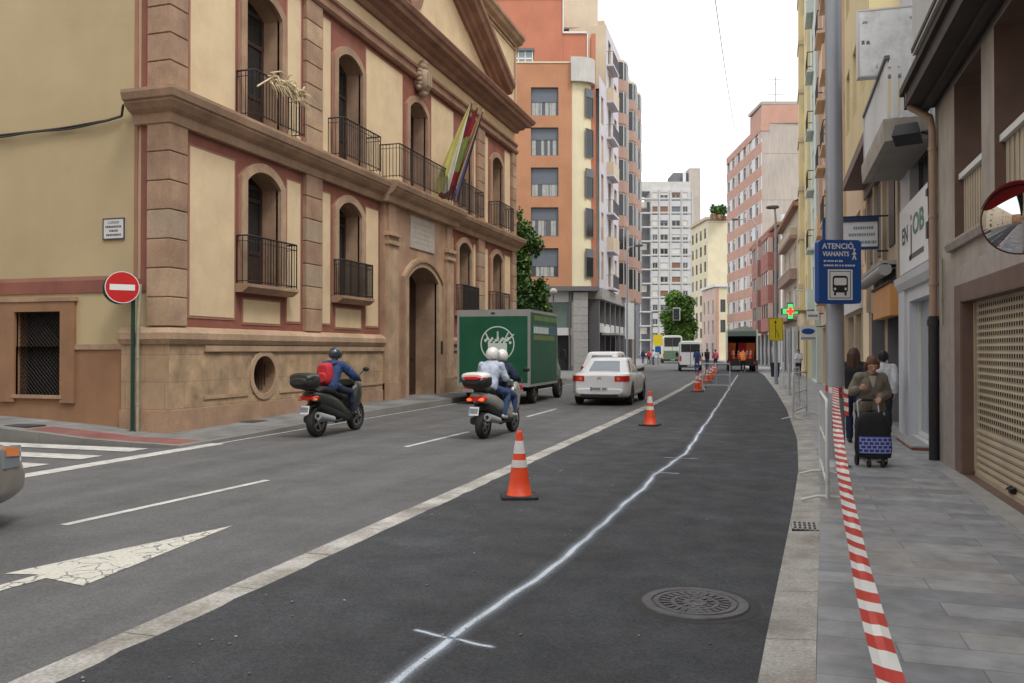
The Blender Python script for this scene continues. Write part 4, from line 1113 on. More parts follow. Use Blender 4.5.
# street side with bays and balconies
P1, P2 = at(599.5, 63.2), at(634, 82); fS2, LS = frame_pts(P1, P2)
mb = MB(); ops2 = []
for c, d in rows + [(21.9, 24.0), (24.8, 26.6)]:
    ops2 += [dict(u0=.9, u1=1.9, z0=c, z1=d, depth=.2), dict(u0=4.2, u1=5.6, z0=c - .3, z1=d, depth=.2), dict(u0=7.3, u1=8.6, z0=c, z1=d, depth=.2), dict(u0=13.6, u1=14.7, z0=c, z1=d, depth=.2)]
wall(mb, fS2, 0, LS, 6.35, 22.4, [o for o in ops2 if o['z1'] < 22], 'stucco_lilac', mrev='stucco_beige'); wall(mb, fS2, 3.2, LS, 22.4, 27.4, [o for o in ops2 if o['z1'] > 22 and o['u0'] > 3.2], 'stucco_lilac', mrev='stucco_beige')
mb.quad(fS2(LS, 0), fS2(LS, 27.4), fS2(LS, 27.4, -9), fS2(LS, 0, -9), 'stucco_beige'); mb.quad(fS2(3.2, 27.4), fS2(LS, 27.4), fS2(LS, 27.4, -9), fS2(3.2, 27.4, -9), 'granite'); mb.quad(fS2(3.2, 22.4), fS2(3.2, 27.4), fS2(3.2, 27.4, -3), fS2(3.2, 22.4, -3), 'stucco_beige')
mb.fbox(fS2, 7, LS + .1, 27.4, 29.3, -8, -.8, 'stucco_beige')
mb.build('wall', bb, world=True)
ops2 = [o for o in ops2 if o['z1'] < 22 or o['u0'] > 3.2]
for o in ops2: window(bb, fS2, o['u0'], o['u1'], o['z0'], o['z1'], -.15, 'frame_grey', 'glass_mid', rb.choice(['blind', 'blind_white']), rb.choice([0, .3, .5, 1]), 1)
for i, (c, d) in enumerate(rows + [(21.9, 24.0), (24.8, 26.6)]):
    balc(bb, fS2, 3.4, 6.4, c - .45, .55, 'stucco_lilac', 'frame_grey', h=1.0, solid='stucco_beige' if i % 2 else False)
    for u in (9.6, 12.6 + 3.1, 18.9):
        mb = MB(); prof = [(-.0, .0), (.3, .4), (.9, .6), (1.8, .6), (2.4, .4), (2.7, .0)]
        for (a, n0), (b, n1) in zip(prof, prof[1:]):
            mb.quad(fS2(u + a, c - .85, n0), fS2(u + b, c - .85, n1), fS2(u + b, c + .3, n1), fS2(u + a, c + .3, n0), 'stucco_bay')
            mb.quad(fS2(u + a, c + .3, n0 * .97), fS2(u + b, c + .3, n1 * .97), fS2(u + b, d, n1 * .97), fS2(u + a, d, n0 * .97), 'glass_dark')
            mb.quad(fS2(u + a, d, n0), fS2(u + b, d, n1), fS2(u + b, d + .2, n1), fS2(u + a, d + .2, n0), 'stucco_beige')
        for zz in (c - .85, d + .2, c + .3, d): mb.poly([fS2(u + a, zz, n) for a, n in prof], 'stucco_beige')
        for a, n in prof: mb.fbox(fS2, u + a - .04, u + a + .04, c + .3, d, n * .95, n + .03, 'frame_white')
        mb.build('bay_window', bb, world=True)
mb = MB()
mb.fbox(fS2, 0, LS, 5.5, 6.34, -3, .2, 'granite'); mb.fbox(fS2, 0, LS, .1, 5.5, -1.2, -.8, 'glass_dark')
for u in [0.1 + 2.6 * i for i in range(9)]: mb.fbox(fS2, u, u + .4, .1, 5.5, -.8, -.05, 'frame_grey')
mb.fbox(fS2, .5, LS, 3.0, 3.7, -.8, -.1, 'stucco_grey'); mb.fbox(fS2, 2.0, 5, 3.0, 3.5, -.1, .02, 'white_sign'); mb.fbox(fS2, 1.5, 8, 2.8, 2.95, -.1, 1.2, 'awning_grey')
mb.build('shopfront', bb, world=True)

# ------------------------------------------------------------------ far houses
def slab(name, label, loc): return thing(name, label, 'building', loc)
# grey and white tower block closing the view
gw = slab('tower_block', 'tall grey and white apartment block closing the far end of the street', at(665, 185))
fG = Frame(at(637, 182), RT, -FW); k = 182 / 840; U = lambda px: (px - 637) * k
mb = MB(); ops = []
for i in range(11):
    z = 1.65 + (350 - 331) * k - 3 + i * 3.05
    for a, b in ((652.6, 657.8), (660.4, 668.2), (672, 680.5), (683, 688)): ops.append(dict(u0=U(a), u1=U(b), z0=z + .75, z1=z + 2.6, depth=.25))
wall(mb, fG, U(651), U(693), 0, 36.4, ops, 'stucco_grey', mrev='stucco_pale')
mb.fbox(fG, U(640), U(651), 0, 34, -9, -1.4, 'stucco_darkgrey'); mb.fbox(fG, U(642), U(692), 36.4, 38.5, -9, -1.5, 'stucco_pale'); mb.fbox(fG, U(651), U(693), 0, 36.3, -9, -.3, 'stucco_grey')
for px in (640, 650.6, 659, 670, 681.5, 692): mb.fbox(fG, U(px), U(px) + .25, 0, 36.4, -.05, .22, 'stucco_pale')
mb.build('wall', gw, world=True)
for i, o in enumerate(ops):
    window(gw, fG, o['u0'], o['u1'], o['z0'], o['z1'], -.12, 'stucco_pale', 'glass_dark' if rb.random() < .6 else 'glass_mid', rb.choice(['blind_white', 'blind_brown', 'blind_white', 'blind']), rb.choice([0, 0, .3, .6, 1]), 1, t=.1)
for i in range(12):
    z = .9 + i * 3.05
    balc(gw, fG, U(639.5), U(651), z, 1.0, 'stucco_pale', 'frame_grey', 1.0, th=.3)
    mb = MB(); mb.fbox(fG, U(651.3), U(692.6), z - .15, z + .25, -.02, .12, 'stucco_pale'); mb.build('string_course', gw, world=True)
    if i % 3 == 1: 
        mb = MB(); mb.fbox(fG, U(642), U(648), z + 1.2, z + 2.6, -1.39, -1.2, 'blind_white'); mb.build('awning', gw, world=True)
tw = slab('dark_tower', 'dark grey and tan tower rising behind the grey and white block', at(680, 205)); k2 = 205 / 840
fT = Frame(at(663, 205), RT, -FW); U2 = lambda px: (px - 663) * k2
mb = MB(); mb.fbox(fT, 0, U2(689), 0, 1.65 + 162 * k2, -8, 0, 'stucco_darkgrey'); mb.fbox(fT, U2(674), U2(689), 0, 1.65 + 178 * k2, -8, -.5, 'stucco_darkgrey'); mb.build('wall', tw, world=True)
mb = MB(); mb.fbox(fT, U2(689) + .02, U2(700.5), 0, 1.65 + 182 * k2, -10, .3, 'party_wall'); mb.build('stair_tower', tw, world=True)
mb = MB(); mb.fbox(fT, U2(683), U2(686), 1.65 + 155 * k2, 1.65 + 178 * k2, 0.004, .3, 'stucco_white'); mb.build('chimney', tw, world=True)
# beige house with blank end wall
be = slab('beige_house', 'pale yellow house with blank end wall and roof terrace plants, left of the striped block', at(712, 152))
a, b, c = at(708, 150), at(691.5, 162), at(728, 150); fE, L1 = frame_pts(a, b); fE2, L2 = frame_pts(a, c)
mb = MB(); ops = []
for i in range(7):
    for u in (1.2, 4.2, 7.3, 10.2):
        if u < L1 - 1.4: ops.append(dict(u0=u, u1=u + 1.3, z0=3.8 + i * 3, z1=5.6 + i * 3, depth=.2))
wall(mb, fE, 0, L1, 0, 25, ops, 'stucco_cream', mrev='stucco_beige'); mb.quad(fE2(0, 0), fE2(L2, 0), fE2(L2, 24.4), fE2(0, 24.4), 'stucco_cream'); mb.fbox(fE, -.1, L1, 25, 25.5, -8, .4, 'stucco_beige'); mb.fbox(fE2, 0, L2, 24.4, 24.8, -5, .05, 'stucco_beige')
mb.fbox(fE2, 2, L2, 24.8, 27.2, -6, -3, 'stucco_cream')
mb.build('wall', be, world=True)
for o in ops: window(be, fE, o['u0'], o['u1'], o['z0'], o['z1'], -.1, 'frame_grey', 'glass_dark', 'blind', rb.choice([0, .4, 1]), 1)
# low pinkish house
pk = slab('pink_house', 'low pink and cream house with white pilasters beyond the red barriers', at(712, 136))
a, b, c = at(716, 132), at(702, 142), at(729, 132); fP, L1 = frame_pts(a, b); fP2, L2 = frame_pts(a, c)
mb = MB(); ops = [dict(u0=u, u1=u + 1.1, z0=4.2 + 3.2 * i, z1=6.4 + 3.2 * i, depth=.2) for u in (1.5, 4.6, 7.6) for i in range(2) if u < L1 - 1.2] + [dict(u0=u, u1=u + 2, z0=.2, z1=2.8, depth=.4) for u in (1, 5) if u < L1 - 2]
wall(mb, fP, 0, L1, 0, 11.6, ops, 'stucco_pink', mrev='stucco_cream'); ops_b = [dict(u0=.7, u1=1.5, z0=4.4 + 3.2 * i, z1=6.4 + 3.2 * i, depth=.2) for i in range(2)]
wall(mb, fP2, 0, L2, 0, 11.6, ops_b, 'stucco_cream'); mb.fbox(fP2, -.2, L2, 11.6, 12, -8, .25, 'stucco_white'); mb.fbox(fP, 0, L1, 11.6, 12, -4, .25, 'stucco_white')
for u in (0.05, 1.85): mb.fbox(fP2, u, u + .4, 0, 11.6, -.05, .1, 'stucco_salmon')
mb.build('wall', pk, world=True)
for o in ops: window(pk, fP, o['u0'], o['u1'], o['z0'], o['z1'], -.1, 'frame_white', 'glass_dark', None, 0, 1)
for o in ops_b: window(pk, fP2, o['u0'], o['u1'], o['z0'], o['z1'], -.1, 'frame_grey', 'glass_dark', None, 0, 1)
# striped red and white block
rw = slab('striped_block', 'tall block striped in red and white bands with a blank brown end wall', at(762, 112))
a, b, c = at(762, 108), at(727.5, 128), at(806, 108); fR, L1 = frame_pts(a, b); fR2, L2 = frame_pts(a, c)
mb = MB(); ops = []
for i in range(9):
    z = 3.3 + 3.06 * i
    for j, u in enumerate((1.6, 4.9, 8.2, 11.6, 15., 18.2)):
        if u < L1 - 1.5: ops.append(dict(u0=u, u1=u + 1.5, z0=z + .75, z1=z + 2.3, depth=.3))
wall(mb, fR, 0, L1, 3.2, 30.3, ops, 'stucco_white', mrev='stucco_pink')
for i in range(9):
    z = 3.3 + 3.06 * i; mb.fbox(fR, -.04, L1, z - .6, z + .7, -.05, .04, 'stucco_salmon')
    for j, u in enumerate((0, 3.3, 6.6, 10., 13.3, 16.7)):
        if j % 2 == 0: mb.fbox(fR, u + .2, u + 1.2, z + .71, z + 2.45, -.05, .03, 'stucco_pink')
mb.fbox(fR, -.04, L1 + .1, 29.9, 30.9, -1, .08, 'stucco_salmon')
mb.fbox(fR, 0, 6.2, 30.9, 33.2, -8, -.1, 'stucco_salmon')
mb.build('wall', rw, world=True)
mb = MB(); wall(mb, fR2, 0.02, L2, 0, 33.3, [], 'party_wall'); mb.fbox(fR2, 0, L2, 33.3, 33.7, -6, .05, 'party_wall')
for z in (9, 15, 21, 27): mb.fbox(fR2, 0.05, L2, z, z + .06, -.02, .025, 'party_wall')
mb.build('end_wall', rw, world=True)
mb = MB(); mb.tube([fR2(2.5, 33.6, -2), fR2(2.5, 37.5, -2)], .05, 'frame_grey', 5)
for z, w in ((37.2, .9), (36.6, .7), (35.2, 1.1)): mb.tube([fR2(2.5 - w, z, -2), fR2(2.5 + w, z, -2)], .03, 'frame_grey', 4)
mb.build('aerial', rw, world=True)
if True:
  for o in ops: window(rw, fR, o['u0'], o['u1'], o['z0'], o['z1'], -.15, 'frame_white', 'glass_mid', rb.choice(['blind_white', 'blind']), rb.choice([0, .3, .5, 1]), 1)
mb = MB(); mb.fbox(fR, 0, L1, 0, 3.2, -.9, -.7, 'glass_dark')
for i in range(8): mb.fbox(fR, i * L1 / 8, i * L1 / 8 + .7, 0, 3.2, -.7, .02, 'granite')
mb.build('shopfront', rw, world=True)
# wine red bay house
ph1 = slab('red_bay_house', 'four storey house with wine red bays, in front of the striped block', at(768, 90))
a, b, c = at(781, 80), at(753, 101), at(793, 80); fH, L1 = frame_pts(a, b); fH2, L2 = frame_pts(a, c)
mb = MB(); wall(mb, fH, 0, L1, 0, 13.6, [], 'stucco_beige'); wall(mb, fH2, 0, L2, 0, 14.6, [], 'stucco_white'); mb.fbox(fH2, .1, L2, 12.6, 14.6, .004, .05, 'stucco_white'); mb.fbox(fH, 0, L1, 13.6, 13.9, -5, .4, 'roof_tile')
mb.build('wall', ph1, world=True)
for i in range(3):
    for u in (1.5, 9., 16.5):
        if u > L1 - 5: continue
        z = 3.8 + 3.2 * i; mb = MB(); mb.fbox(fH, u, u + 5, z - .3, z + 1.0, 0.004, 1.0, 'stucco_wine'); mb.fbox(fH, u, u + 5, z + 2.4, z + 2.88, .004, 1.0, 'stucco_wine'); mb.fbox(fH, u + .2, u + 4.8, z + 1.0, z + 2.4, .02, .9, 'glass_dark')
        for q in (0, 1.6, 3.2, 4.7): mb.fbox(fH, u + q, u + q + .3, z + 1.0, z + 2.4, .5, .96, 'stucco_pink')
        mb.build('bay_window', ph1, world=True)
mb = MB(); mb.fbox(fH, 0, L1, .05, 3.2, 0.0, .1, 'glass_dark')
for i in range(7): mb.fbox(fH, i * L1 / 7, i * L1 / 7 + .8, .05, 3.3, .05, .2, 'granite')
mb.build('shopfront', ph1, world=True)
# beige balcony house with tiled roof (pharmacy below)
ph2 = slab('pharmacy_house', 'beige house with brick banded balconies and tiled roof above the pharmacy cross', at(790, 66))
a, b, c = at(799.5, 58), at(782.5, 72), at(812, 58); fH, L1 = frame_pts(a, b); fH2, L2 = frame_pts(a, c)
mb = MB(); wall(mb, fH, 0, L1, 0, 11.6, [dict(u0=u, u1=u + 1.6, z0=4.6 + 2.9 * i, z1=6.2 + 2.9 * i, depth=.2) for u in (2, 6.2, 10.4) for i in range(3) if u < L1 - 1.7 and 6.2 + 2.9 * i < 11.5], 'stucco_beige'); wall(mb, fH2, 0, L2, 0, 11.6, [], 'stucco_beige')
mb.fbox(fH, -.3, L1 + .2, 11.6, 11.9, -6, .45, 'roof_tile'); mb.quad(fH(-.3, 11.9, .45), fH(L1 + .2, 11.9, .45), fH(L1 + .2, 13.6, -3), fH(-.3, 13.6, -3), 'roof_tile')
mb.build('wall', ph2, world=True)
for i in range(3):
    for u in (2, 6.2, 10.4):
        if u < L1 - 1.7 and 6.2 + 2.9 * i < 11.5: window(ph2, fH, u, u + 1.6, 4.6 + 2.9 * i, 6.2 + 2.9 * i, -.1, 'frame_white', 'glass_dark', 'blind_white', rb.choice([0, .4, .6]), 1)
    z = 3.7 + 2.9 * i
    mb = MB(); mb.fbox(fH, 1.6, L1 - 2, z + .1, z + .35, .004, .5, 'stucco_bay'); mb.fbox(fH, 1.6, L1 - 2, z + .352, z + .85, .004, .5, 'stucco_beige' if i % 2 == 0 else 'stucco_bay'); mb.fbox(fH, 1.58, L1 - 1.98, z + .855, z + .92, .004, .53, 'stucco_white'); mb.build('balcony', ph2, world=True)
mb = MB(); mb.fbox(fH, 0, L1, .05, 3.0, 0.0, .1, 'glass_dark')
for i in range(6): mb.fbox(fH, i * L1 / 6, i * L1 / 6 + .9, .05, 3.3, .05, .2, 'stucco_white' if i % 2 else 'granite')
mb.build('shopfront', ph2, world=True)

# ------------------------------------------------------------------ the row on the right, along the pavement
def fX(x): return Frame((x, 0, 0), (0, 1, 0), (-1, 0, 0))
F0 = fX(2.3)
# R1: stone fronted house with the roller shutter
r1 = thing('shutter_house', 'grey stone house with brown window recesses, dark eave and beige roller shutter', 'building', (2.3, 8, 0))
op = [dict(u0=6.9, u1=12.12, z0=.04, z1=2.27, depth=.18), dict(u0=10.95, u1=12.5, z0=3.1, z1=5.2, depth=.5), dict(u0=8.3, u1=10.35, z0=3.1, z1=5.2, depth=.5)]
mb = MB(); wall(mb, F0, -4, 13.9, 0, 2.75, op[:1], 'granite_pink', mrev='brown_jamb'); wall(mb, F0, -4, 13.9, 2.75, 5.3, op[1:], 'render_grey', mrev='brown_jamb')
mb.quad(F0(13.9, 0), F0(13.9, 5.3), F0(13.9, 5.3, -6), F0(13.9, 0, -6), 'render_grey')
mb.fbox(F0, 12.13, 12.5, .03, 2.5, -.05, .012, 'brown_jamb'); mb.fbox(F0, 6.6, 12.5, 2.28, 2.5, -.05, .010, 'brown_jamb')
mb.build('wall', r1, world=True)
mb = MB(); moulding(mb, F0, -4, 12.75, [(2.98, 0), (2.98, .06), (3.06, .09), (3.09, .09), (3.095, 0)], 'granite_pink'); mb.build('sill_course', r1, world=True)
mb = MB(); mb.fbox(F0, -4, 13.95, 5.3, 5.5, -1, .42, 'eave_dark'); mb.fbox(F0, -4, 13.95, 5.22, 5.298, .1, .2, 'eave_dark'); mb.fbox(F0, -4, 13.98, 5.505, 5.615, -1, .48, 'eave_dark'); mb.build('eave', r1, world=True)
mb = MB(); mb.fbox(F0, -4, 12.4, 5.62, 8.4, -5, .52, 'stucco_pale'); mb.fbox(F0, -4, 12.42, 5.66, 5.72, -1, .535, 'eave_dark'); mb.build('upper_storey', r1, world=True)
for o in op[1:]:
    window(r1, F0, o['u0'] + .04, o['u1'] - .3, 3.12, 5.15, -.42, 'slat_beige', 'glass_dark', None, 0, 1, t=.07)
    mb = MB(); n = 22
    for i in range(n):
        a = o['u0'] + (o['u1'] - o['u0']) * i / n; mb.fbox(F0, a + .006, a + (o['u1'] - o['u0']) / n - .006, 3.11, 3.92, -.13 - .01 * (i % 2), -.1 - .01 * (i % 2), 'slat_beige')
    mb.fbox(F0, o['u0'], o['u1'], 3.11, 3.16, -.15, -.08, 'slat_beige')
    mb.fbox(F0, o['u0'], o['u1'], 3.925, 4.0, -.17, -.05, 'frame_white'); mb.build('slatted_panel', r1, world=True)
mb = MB()   # perforated roller shutter: slats with real punched slots
z = .05; row = 0
N = -.17
while z < 2.27:
    h = .088; 
    if z < .58:
        mb.quad(F0(6.9, z + .004, N), F0(12.12, z + .004, N), F0(12.12, z + h * .45, N + .012), F0(6.9, z + h * .45, N + .012), 'shutter'); mb.quad(F0(6.9, z + h * .45, N + .012), F0(12.12, z + h * .45, N + .012), F0(12.12, z + h - .004, N), F0(6.9, z + h - .004, N), 'shutter')
    else:
        mb.quad(F0(6.9, z, N), F0(12.12, z, N), F0(12.12, z + .016, N + .006), F0(6.9, z + .016, N + .006), 'shutter'); mb.quad(F0(6.9, z + .062, N + .006), F0(12.12, z + .062, N + .006), F0(12.12, z + h, N), F0(6.9, z + h, N), 'shutter')
        u = 6.9; off = .0
        while u < 12.1:
            a, b = u, min(u + .04, 12.12); mb.quad(F0(a, z + .016, N + .006), F0(b, z + .016, N + .006), F0(b, z + .062, N + .006), F0(a, z + .062, N + .006), 'shutter'); u += .1
    z += h; row += 1
mb.quad(F0(6.9, .05, N - .03), F0(12.12, .05, N - .03), F0(12.12, 2.27, N - .03), F0(6.9, 2.27, N - .03), 'hole')
mb.fbox(F0, 6.9, 12.12, .041, .1, N - .02, N + .03, 'shutter'); mb.fbox(F0, 12.07, 12.118, .05, 2.26, N - .01, N + .03, 'shutter')
sh = mb.build('roller_shutter', r1, world=True)
mb = MB(); mb.tube([F0(10.2, .17, N + .02), F0(10.2, .15, N + .06), F0(10.35, .14, N + .07), F0(10.35, .17, N + .02)], .014, 'iron_dark', 6); mb.fbox(F0, 10.22, 10.33, .1, .16, N + .01, N + .06, 'iron_dark'); mb.build('padlock', sh, world=True)
mb = MB(); mb.fbox(F0, 6, 12.5, 0, .045, 0, .22, 'granite'); mb.build('doorstep', r1, world=True)
# pipes
mb = MB(); mb.tube([F0(13.75, 5.5, .38), F0(13.75, 5.28, .36), F0(13.72, 5.1, .1), F0(13.7, 4.9, .07), F0(13.7, 2.1, .07)], .055, 'pipe_pink', 10)
for z in (2.6, 3.6, 4.6): mb.tube([F0(13.7, z, .07), F0(13.7, z + .05, .07)], .065, 'pipe_pink', 10)
dp = thing('downpipe', 'pinkish drain pipe with a black lower length at the end of the stone fronted house', 'pipe', (2.23, 13.7, 0)); mb.build('pipe', dp, world=True)
mb = MB(); mb.tube([F0(13.7, 2.15, .07), F0(13.7, .03, .07)], .07, 'pipe_black', 10); mb.tube([F0(13.7, 2.1, .07), F0(13.7, 2.0, .07)], .085, 'pipe_black', 10); mb.build('guard', dp, world=True)
mb = MB(); mb.tube([F0(13.2, 2.95, .04), F0(13.2, 2.0, .04)], .02, 'pipe_grey', 8); tag(mb.build('thin_pipe'), 'short thin cream pipe on the stone wall beside the drain pipe', 'pipe')
mb = MB()
for i in range(4): mb.tube([F0(14.02 + .035 * i, 5.2, .05), F0(14.05 + .03 * i, 4.0, .06), F0(14.0 + .03 * i, 2.6, .05), F0(14.03 + .03 * i, .1, .05)], .012, 'cable_black', 5)
mb.fbox(F0, 13.98, 14.14, 3.35, 3.6, .0, .1, 'pipe_black'); mb.fbox(F0, 13.98, 14.14, 4.0, 4.1, .0, .1, 'pipe_black')
tag(mb.build('cable_bundle'), 'bundle of black cables running down between the stone house and the white shop', 'cable')

# R2: narrow white shop house
F2 = fX(2.38)
r2 = thing('white_shop_house', 'narrow white shop house with a projecting white balcony', 'building', (2.38, 16, 0))
op = [dict(u0=14.75, u1=17.1, z0=.08, z1=2.55, depth=.22), dict(u0=15.0, u1=17.0, z0=4.35, z1=5.15, depth=.2)]
mb = MB(); wall(mb, F2, 13.95, 18.2, 0, 8.9, op, 'shop_white'); mb.quad(F2(13.95, 5, 0), F2(13.95, 8.9, 0), F2(13.95, 8.9, -6), F2(13.95, 5, -6), 'shop_white'); mb.quad(F2(13.95, 8.9), F2(18.2, 8.9), F2(18.2, 8.9, -6), F2(13.95, 8.9, -6), 'granite')
moulding(mb, F2, 14.15, 18.15, [(2.78, 0), (2.78, .06), (2.9, .12), (3.02, .14), (3.04, 0)], 'shop_white'); mb.fbox(F2, 17.4, 18.15, .03, 2.78, -.05, .05, 'shop_white'); mb.fbox(F2, 14.2, 14.6, .03, 2.78, -.05, .05, 'shop_white')
mb.build('wall', r2, world=True)
mb = MB(); mb.fbox(F2, 14.75, 17.1, .08, 2.55, -.21, -.19, 'shop_glass')
for u in (14.75, 15.5, 17.03): mb.fbox(F2, u, u + .06, .08, 2.55, -.2, -.14, 'frame_white')
mb.fbox(F2, 15.56, 17.03, .09, .16, -.2, -.14, 'frame_white'); d = mb.build('door', r2, world=True)
mb = MB(); mb.tube([F2(15.65, .9, -.1), F2(15.65, 1.2, -.1)], .015, 'alu', 6); mb.build('handle', d, world=True)
mb = MB(); mb.fbox(F2, 14.9, 16.8, 0, .075, 0, .28, 'brick_step'); mb.fbox(F2, 14.88, 16.82, .075, .1, 0, .3, 'granite'); mb.build('doorstep', r2, world=True)
window(r2, F2, 15.0, 17.0, 4.35, 5.15, -.15, 'frame_grey', 'glass_mid', None, 0, 1)
mb = MB(); mb.fbox(F2, 14.6, 18.1, 5.0, 5.14, -.05, .68, 'soffit'); moulding(mb, F2, 14.55, 18.15, [(5.14, 0), (4.98, .66), (4.98, .70), (5.2, .72), (5.34, .72), (5.34, 0)], 'render_grey'); b = mb.build('balcony', r2, world=True)
mb = MB()
for i in range(24): mb.fbox(F2, 14.62 + i * .146, 14.62 + i * .146 + .1, 5.36, 6.3, .64, .665, 'stucco_white')
mb.fbox(F2, 14.56, 18.14, 6.3, 6.36, .62, .7, 'frame_grey'); [mb.fbox(F2, 14.56, 14.585, 5.35, 6.3, .05 + .15 * q, .15 + .15 * q, 'stucco_white') for q in range(4)]; mb.fbox(F2, 18.1, 18.14, 5.35, 6.3, 0, .68, 'stucco_lilac'); mb.build('railing', b, world=True)
t = thing('shop_sign_board', 'white fascia sign board with dark and green lettering over the white shop door', 'sign', F2(16.2, 3.2, .05))
mb = MB(); mb.fbox(F2, 14.35, 17.7, 3.08, 4.3, .02, .08, 'white_sign'); mb.build('board', t, world=True)
mb = MB(); tf = lambda u0, z0: (lambda u, v, n: F2(u0 - u, z0 + v, .084))
text_mb(mb, 'EN', tf(17.0, 3.75), .42, 'sign_dark', sx=1.4, bold=.012); mb.build('dark_letters', t, world=True)
mb = MB(); text_mb(mb, 'j', tf(16.25, 3.72), .95, 'sign_dark', sx=1.5); mb.build('tall_letter', t, world=True)
mb = MB(); text_mb(mb, 'OB', tf(15.5, 3.8), .5, 'sign_green', sx=1.7, bold=.015); mb.build('green_letters', t, world=True)
mb = MB(); mb.fbox(F2, 14.95, 16.5, 3.25, 3.34, .06, .084, 'sign_dark'); mb.build('underline', t, world=True)

# R3: yellow bay over an orange-boarded shop
def shops(par, fr, u0, u1, n, zt=2.7, piers='stucco_beige', inside='dark_inside'):
    mb = MB(); w = (u1 - u0) / n; ops = [dict(u0=u0 + w * i + .35, u1=u0 + w * (i + 1) - .12, z0=.04, z1=zt, depth=.35) for i in range(n)]
    return ops
r3 = thing('yellow_bay_house', 'yellow house with an overhanging bay above the orange shop board', 'building', (2.4, 21.5, 0))
F3 = fX(2.42)
op = [dict(u0=18.5, u1=20.6, z0=.04, z1=2.6, depth=.4), dict(u0=21.1, u1=23.9, z0=.04, z1=2.6, depth=.4)]
mb = MB(); wall(mb, F3, 18.2, 24.6, 0, 6.1, op, 'stucco_dim', mrev='stucco_darkgrey')
for u in (18.25, 20.7, 22.4, 24.1): mb.fbox(F3, u, u + .28, 2.65, 6.0, -.02, .09, 'slat_beige')
for u in (19.2, 21.3, 23.0): mb.fbox(F3, u, u + .9, 3.9, 5.6, -.02, .03, 'wood_dark')
mb.fbox(F3, 18.2, 24.6, 5.7, 5.98, -.02, .12, 'brown_jamb'); mb.build('wall', r3, world=True)
mb = MB(); bf = fX(1.84); ops = [dict(u0=u, u1=u + 1.0, z0=z, z1=z + 1.6, depth=.15) for u in (19.2, 21.2, 23.1) for z in (7.3, 10.4, 13.5)]
wall(mb, bf, 18.4, 24.6, 6.1, 17, ops, 'stucco_yellow'); mb.quad(bf(18.4, 6.1), bf(18.4, 17), bf(18.4, 17, -6), bf(18.4, 6.1, -6), 'stucco_yellow'); mb.quad(bf(24.6, 6.1), bf(24.6, 17), bf(24.6, 17, -6), bf(24.6, 6.1, -6), 'stucco_yellow'); mb.quad(bf(18.4, 6.1), bf(24.6, 6.1), bf(24.6, 6.1, -.6), bf(18.4, 6.1, -.6), 'eave_dark'); mb.quad(bf(18.4, 17), bf(24.6, 17), bf(24.6, 17, -6), bf(18.4, 17, -6), 'granite')
mb.fbox(bf, 18.35, 24.65, 6.0, 6.25, -.55, .06, 'brown_jamb')
mb.build('bay', r3, world=True)
for o in ops: window(r3, bf, o['u0'], o['u1'], o['z0'], o['z1'], -.1, 'frame_white', 'glass_mid', 'blind_white', rb.choice([0, .4, 1]), 1)
mb = MB()
for o in op:
    mb.fbox(F3, o['u0'], o['u1'], .04, 2.6, -.42, -.38, 'glass_dark')
    for i in range(4): mb.fbox(F3, o['u0'] + (o['u1'] - o['u0'] - .08) * i / 3, o['u0'] + (o['u1'] - o['u0'] - .08) * i / 3 + .08, .04, 2.6, -.38, -.3, 'frame_grey' if i % 2 else 'stucco_grey')
mb.build('shopfront', r3, world=True)
t = thing('orange_shop_board', 'orange shop board over the dark shop entrance beside the white shop', 'sign', F3(20, 2.7, .1)); mb = MB(); mb.fbox(F3, 18.35, 21.4, 2.35, 3.0, .02, .22, 'orange_board'); mb.fbox(F3, 18.33, 21.42, 3.0, 3.05, .0, .26, 'eave_dark'); mb.build('board', t, world=True)
t = thing('awning', 'rolled grey awning on the facade above the orange shop board', 'awning', F3(20, 3.3, .2)); mb = MB(); mb.tube([F3(18.4, 3.28, .3), F3(22.6, 3.28, .3)], .13, 'awning_grey', 10); mb.fbox(F3, 18.4, 22.6, 3.38, 3.46, .0, .4, 'awning_grey'); mb.build('roll', t, world=True)
mb = MB()
for u in (18.5, 22.5): mb.tube([F3(u, 3.3, 0), F3(u, 3.3, .3)], .03, 'frame_grey', 6)
mb.build('bracket', t, world=True)
# R3b peach
r4 = thing('peach_house', 'peach rendered house with shuttered windows behind the lamp post', 'building', (2.3, 27, 0)); F4 = fX(2.28)
op = [dict(u0=25.3, u1=28.8, z0=z, z1=z + 1.65, depth=.2) for z in (7.45, 10.55, 13.6)] + [dict(u0=25.1, u1=27.0, z0=.04, z1=2.7, depth=.4), dict(u0=27.5, u1=29.7, z0=.04, z1=2.7, depth=.4), dict(u0=25.3, u1=28.8, z0=4.1, z1=5.6, depth=.2)]
mb = MB(); wall(mb, F4, 24.6, 30.2, 0, 3.4, [o for o in op if o['z0'] < 3], 'stucco_dim', mrev='stucco_beige'); wall(mb, F4, 24.6, 30.2, 3.4, 18, [o for o in op if o['z0'] > 3], 'stucco_peach', mrev='stucco_beige'); mb.fbox(F4, 24.62, 30.2, 9.9, 10.3, -.02, .03, 'brick_step'); mb.quad(F4(24.6, 18), F4(30.2, 18), F4(30.2, 18, -6), F4(24.6, 18, -6), 'granite'); mb.quad(F4(24.6, 6), F4(24.6, 18), F4(24.6, 18, -6), F4(24.6, 6, -6), 'stucco_peach'); mb.build('wall', r4, world=True)
for o in op[:3] + op[5:]: window(r4, F4, o['u0'], o['u1'], o['z0'], o['z1'], -.12, 'frame_grey', 'glass_mid', 'blind_white', rb.choice([.5, 1, 1]), 2, 'stucco_beige')
mb = MB()
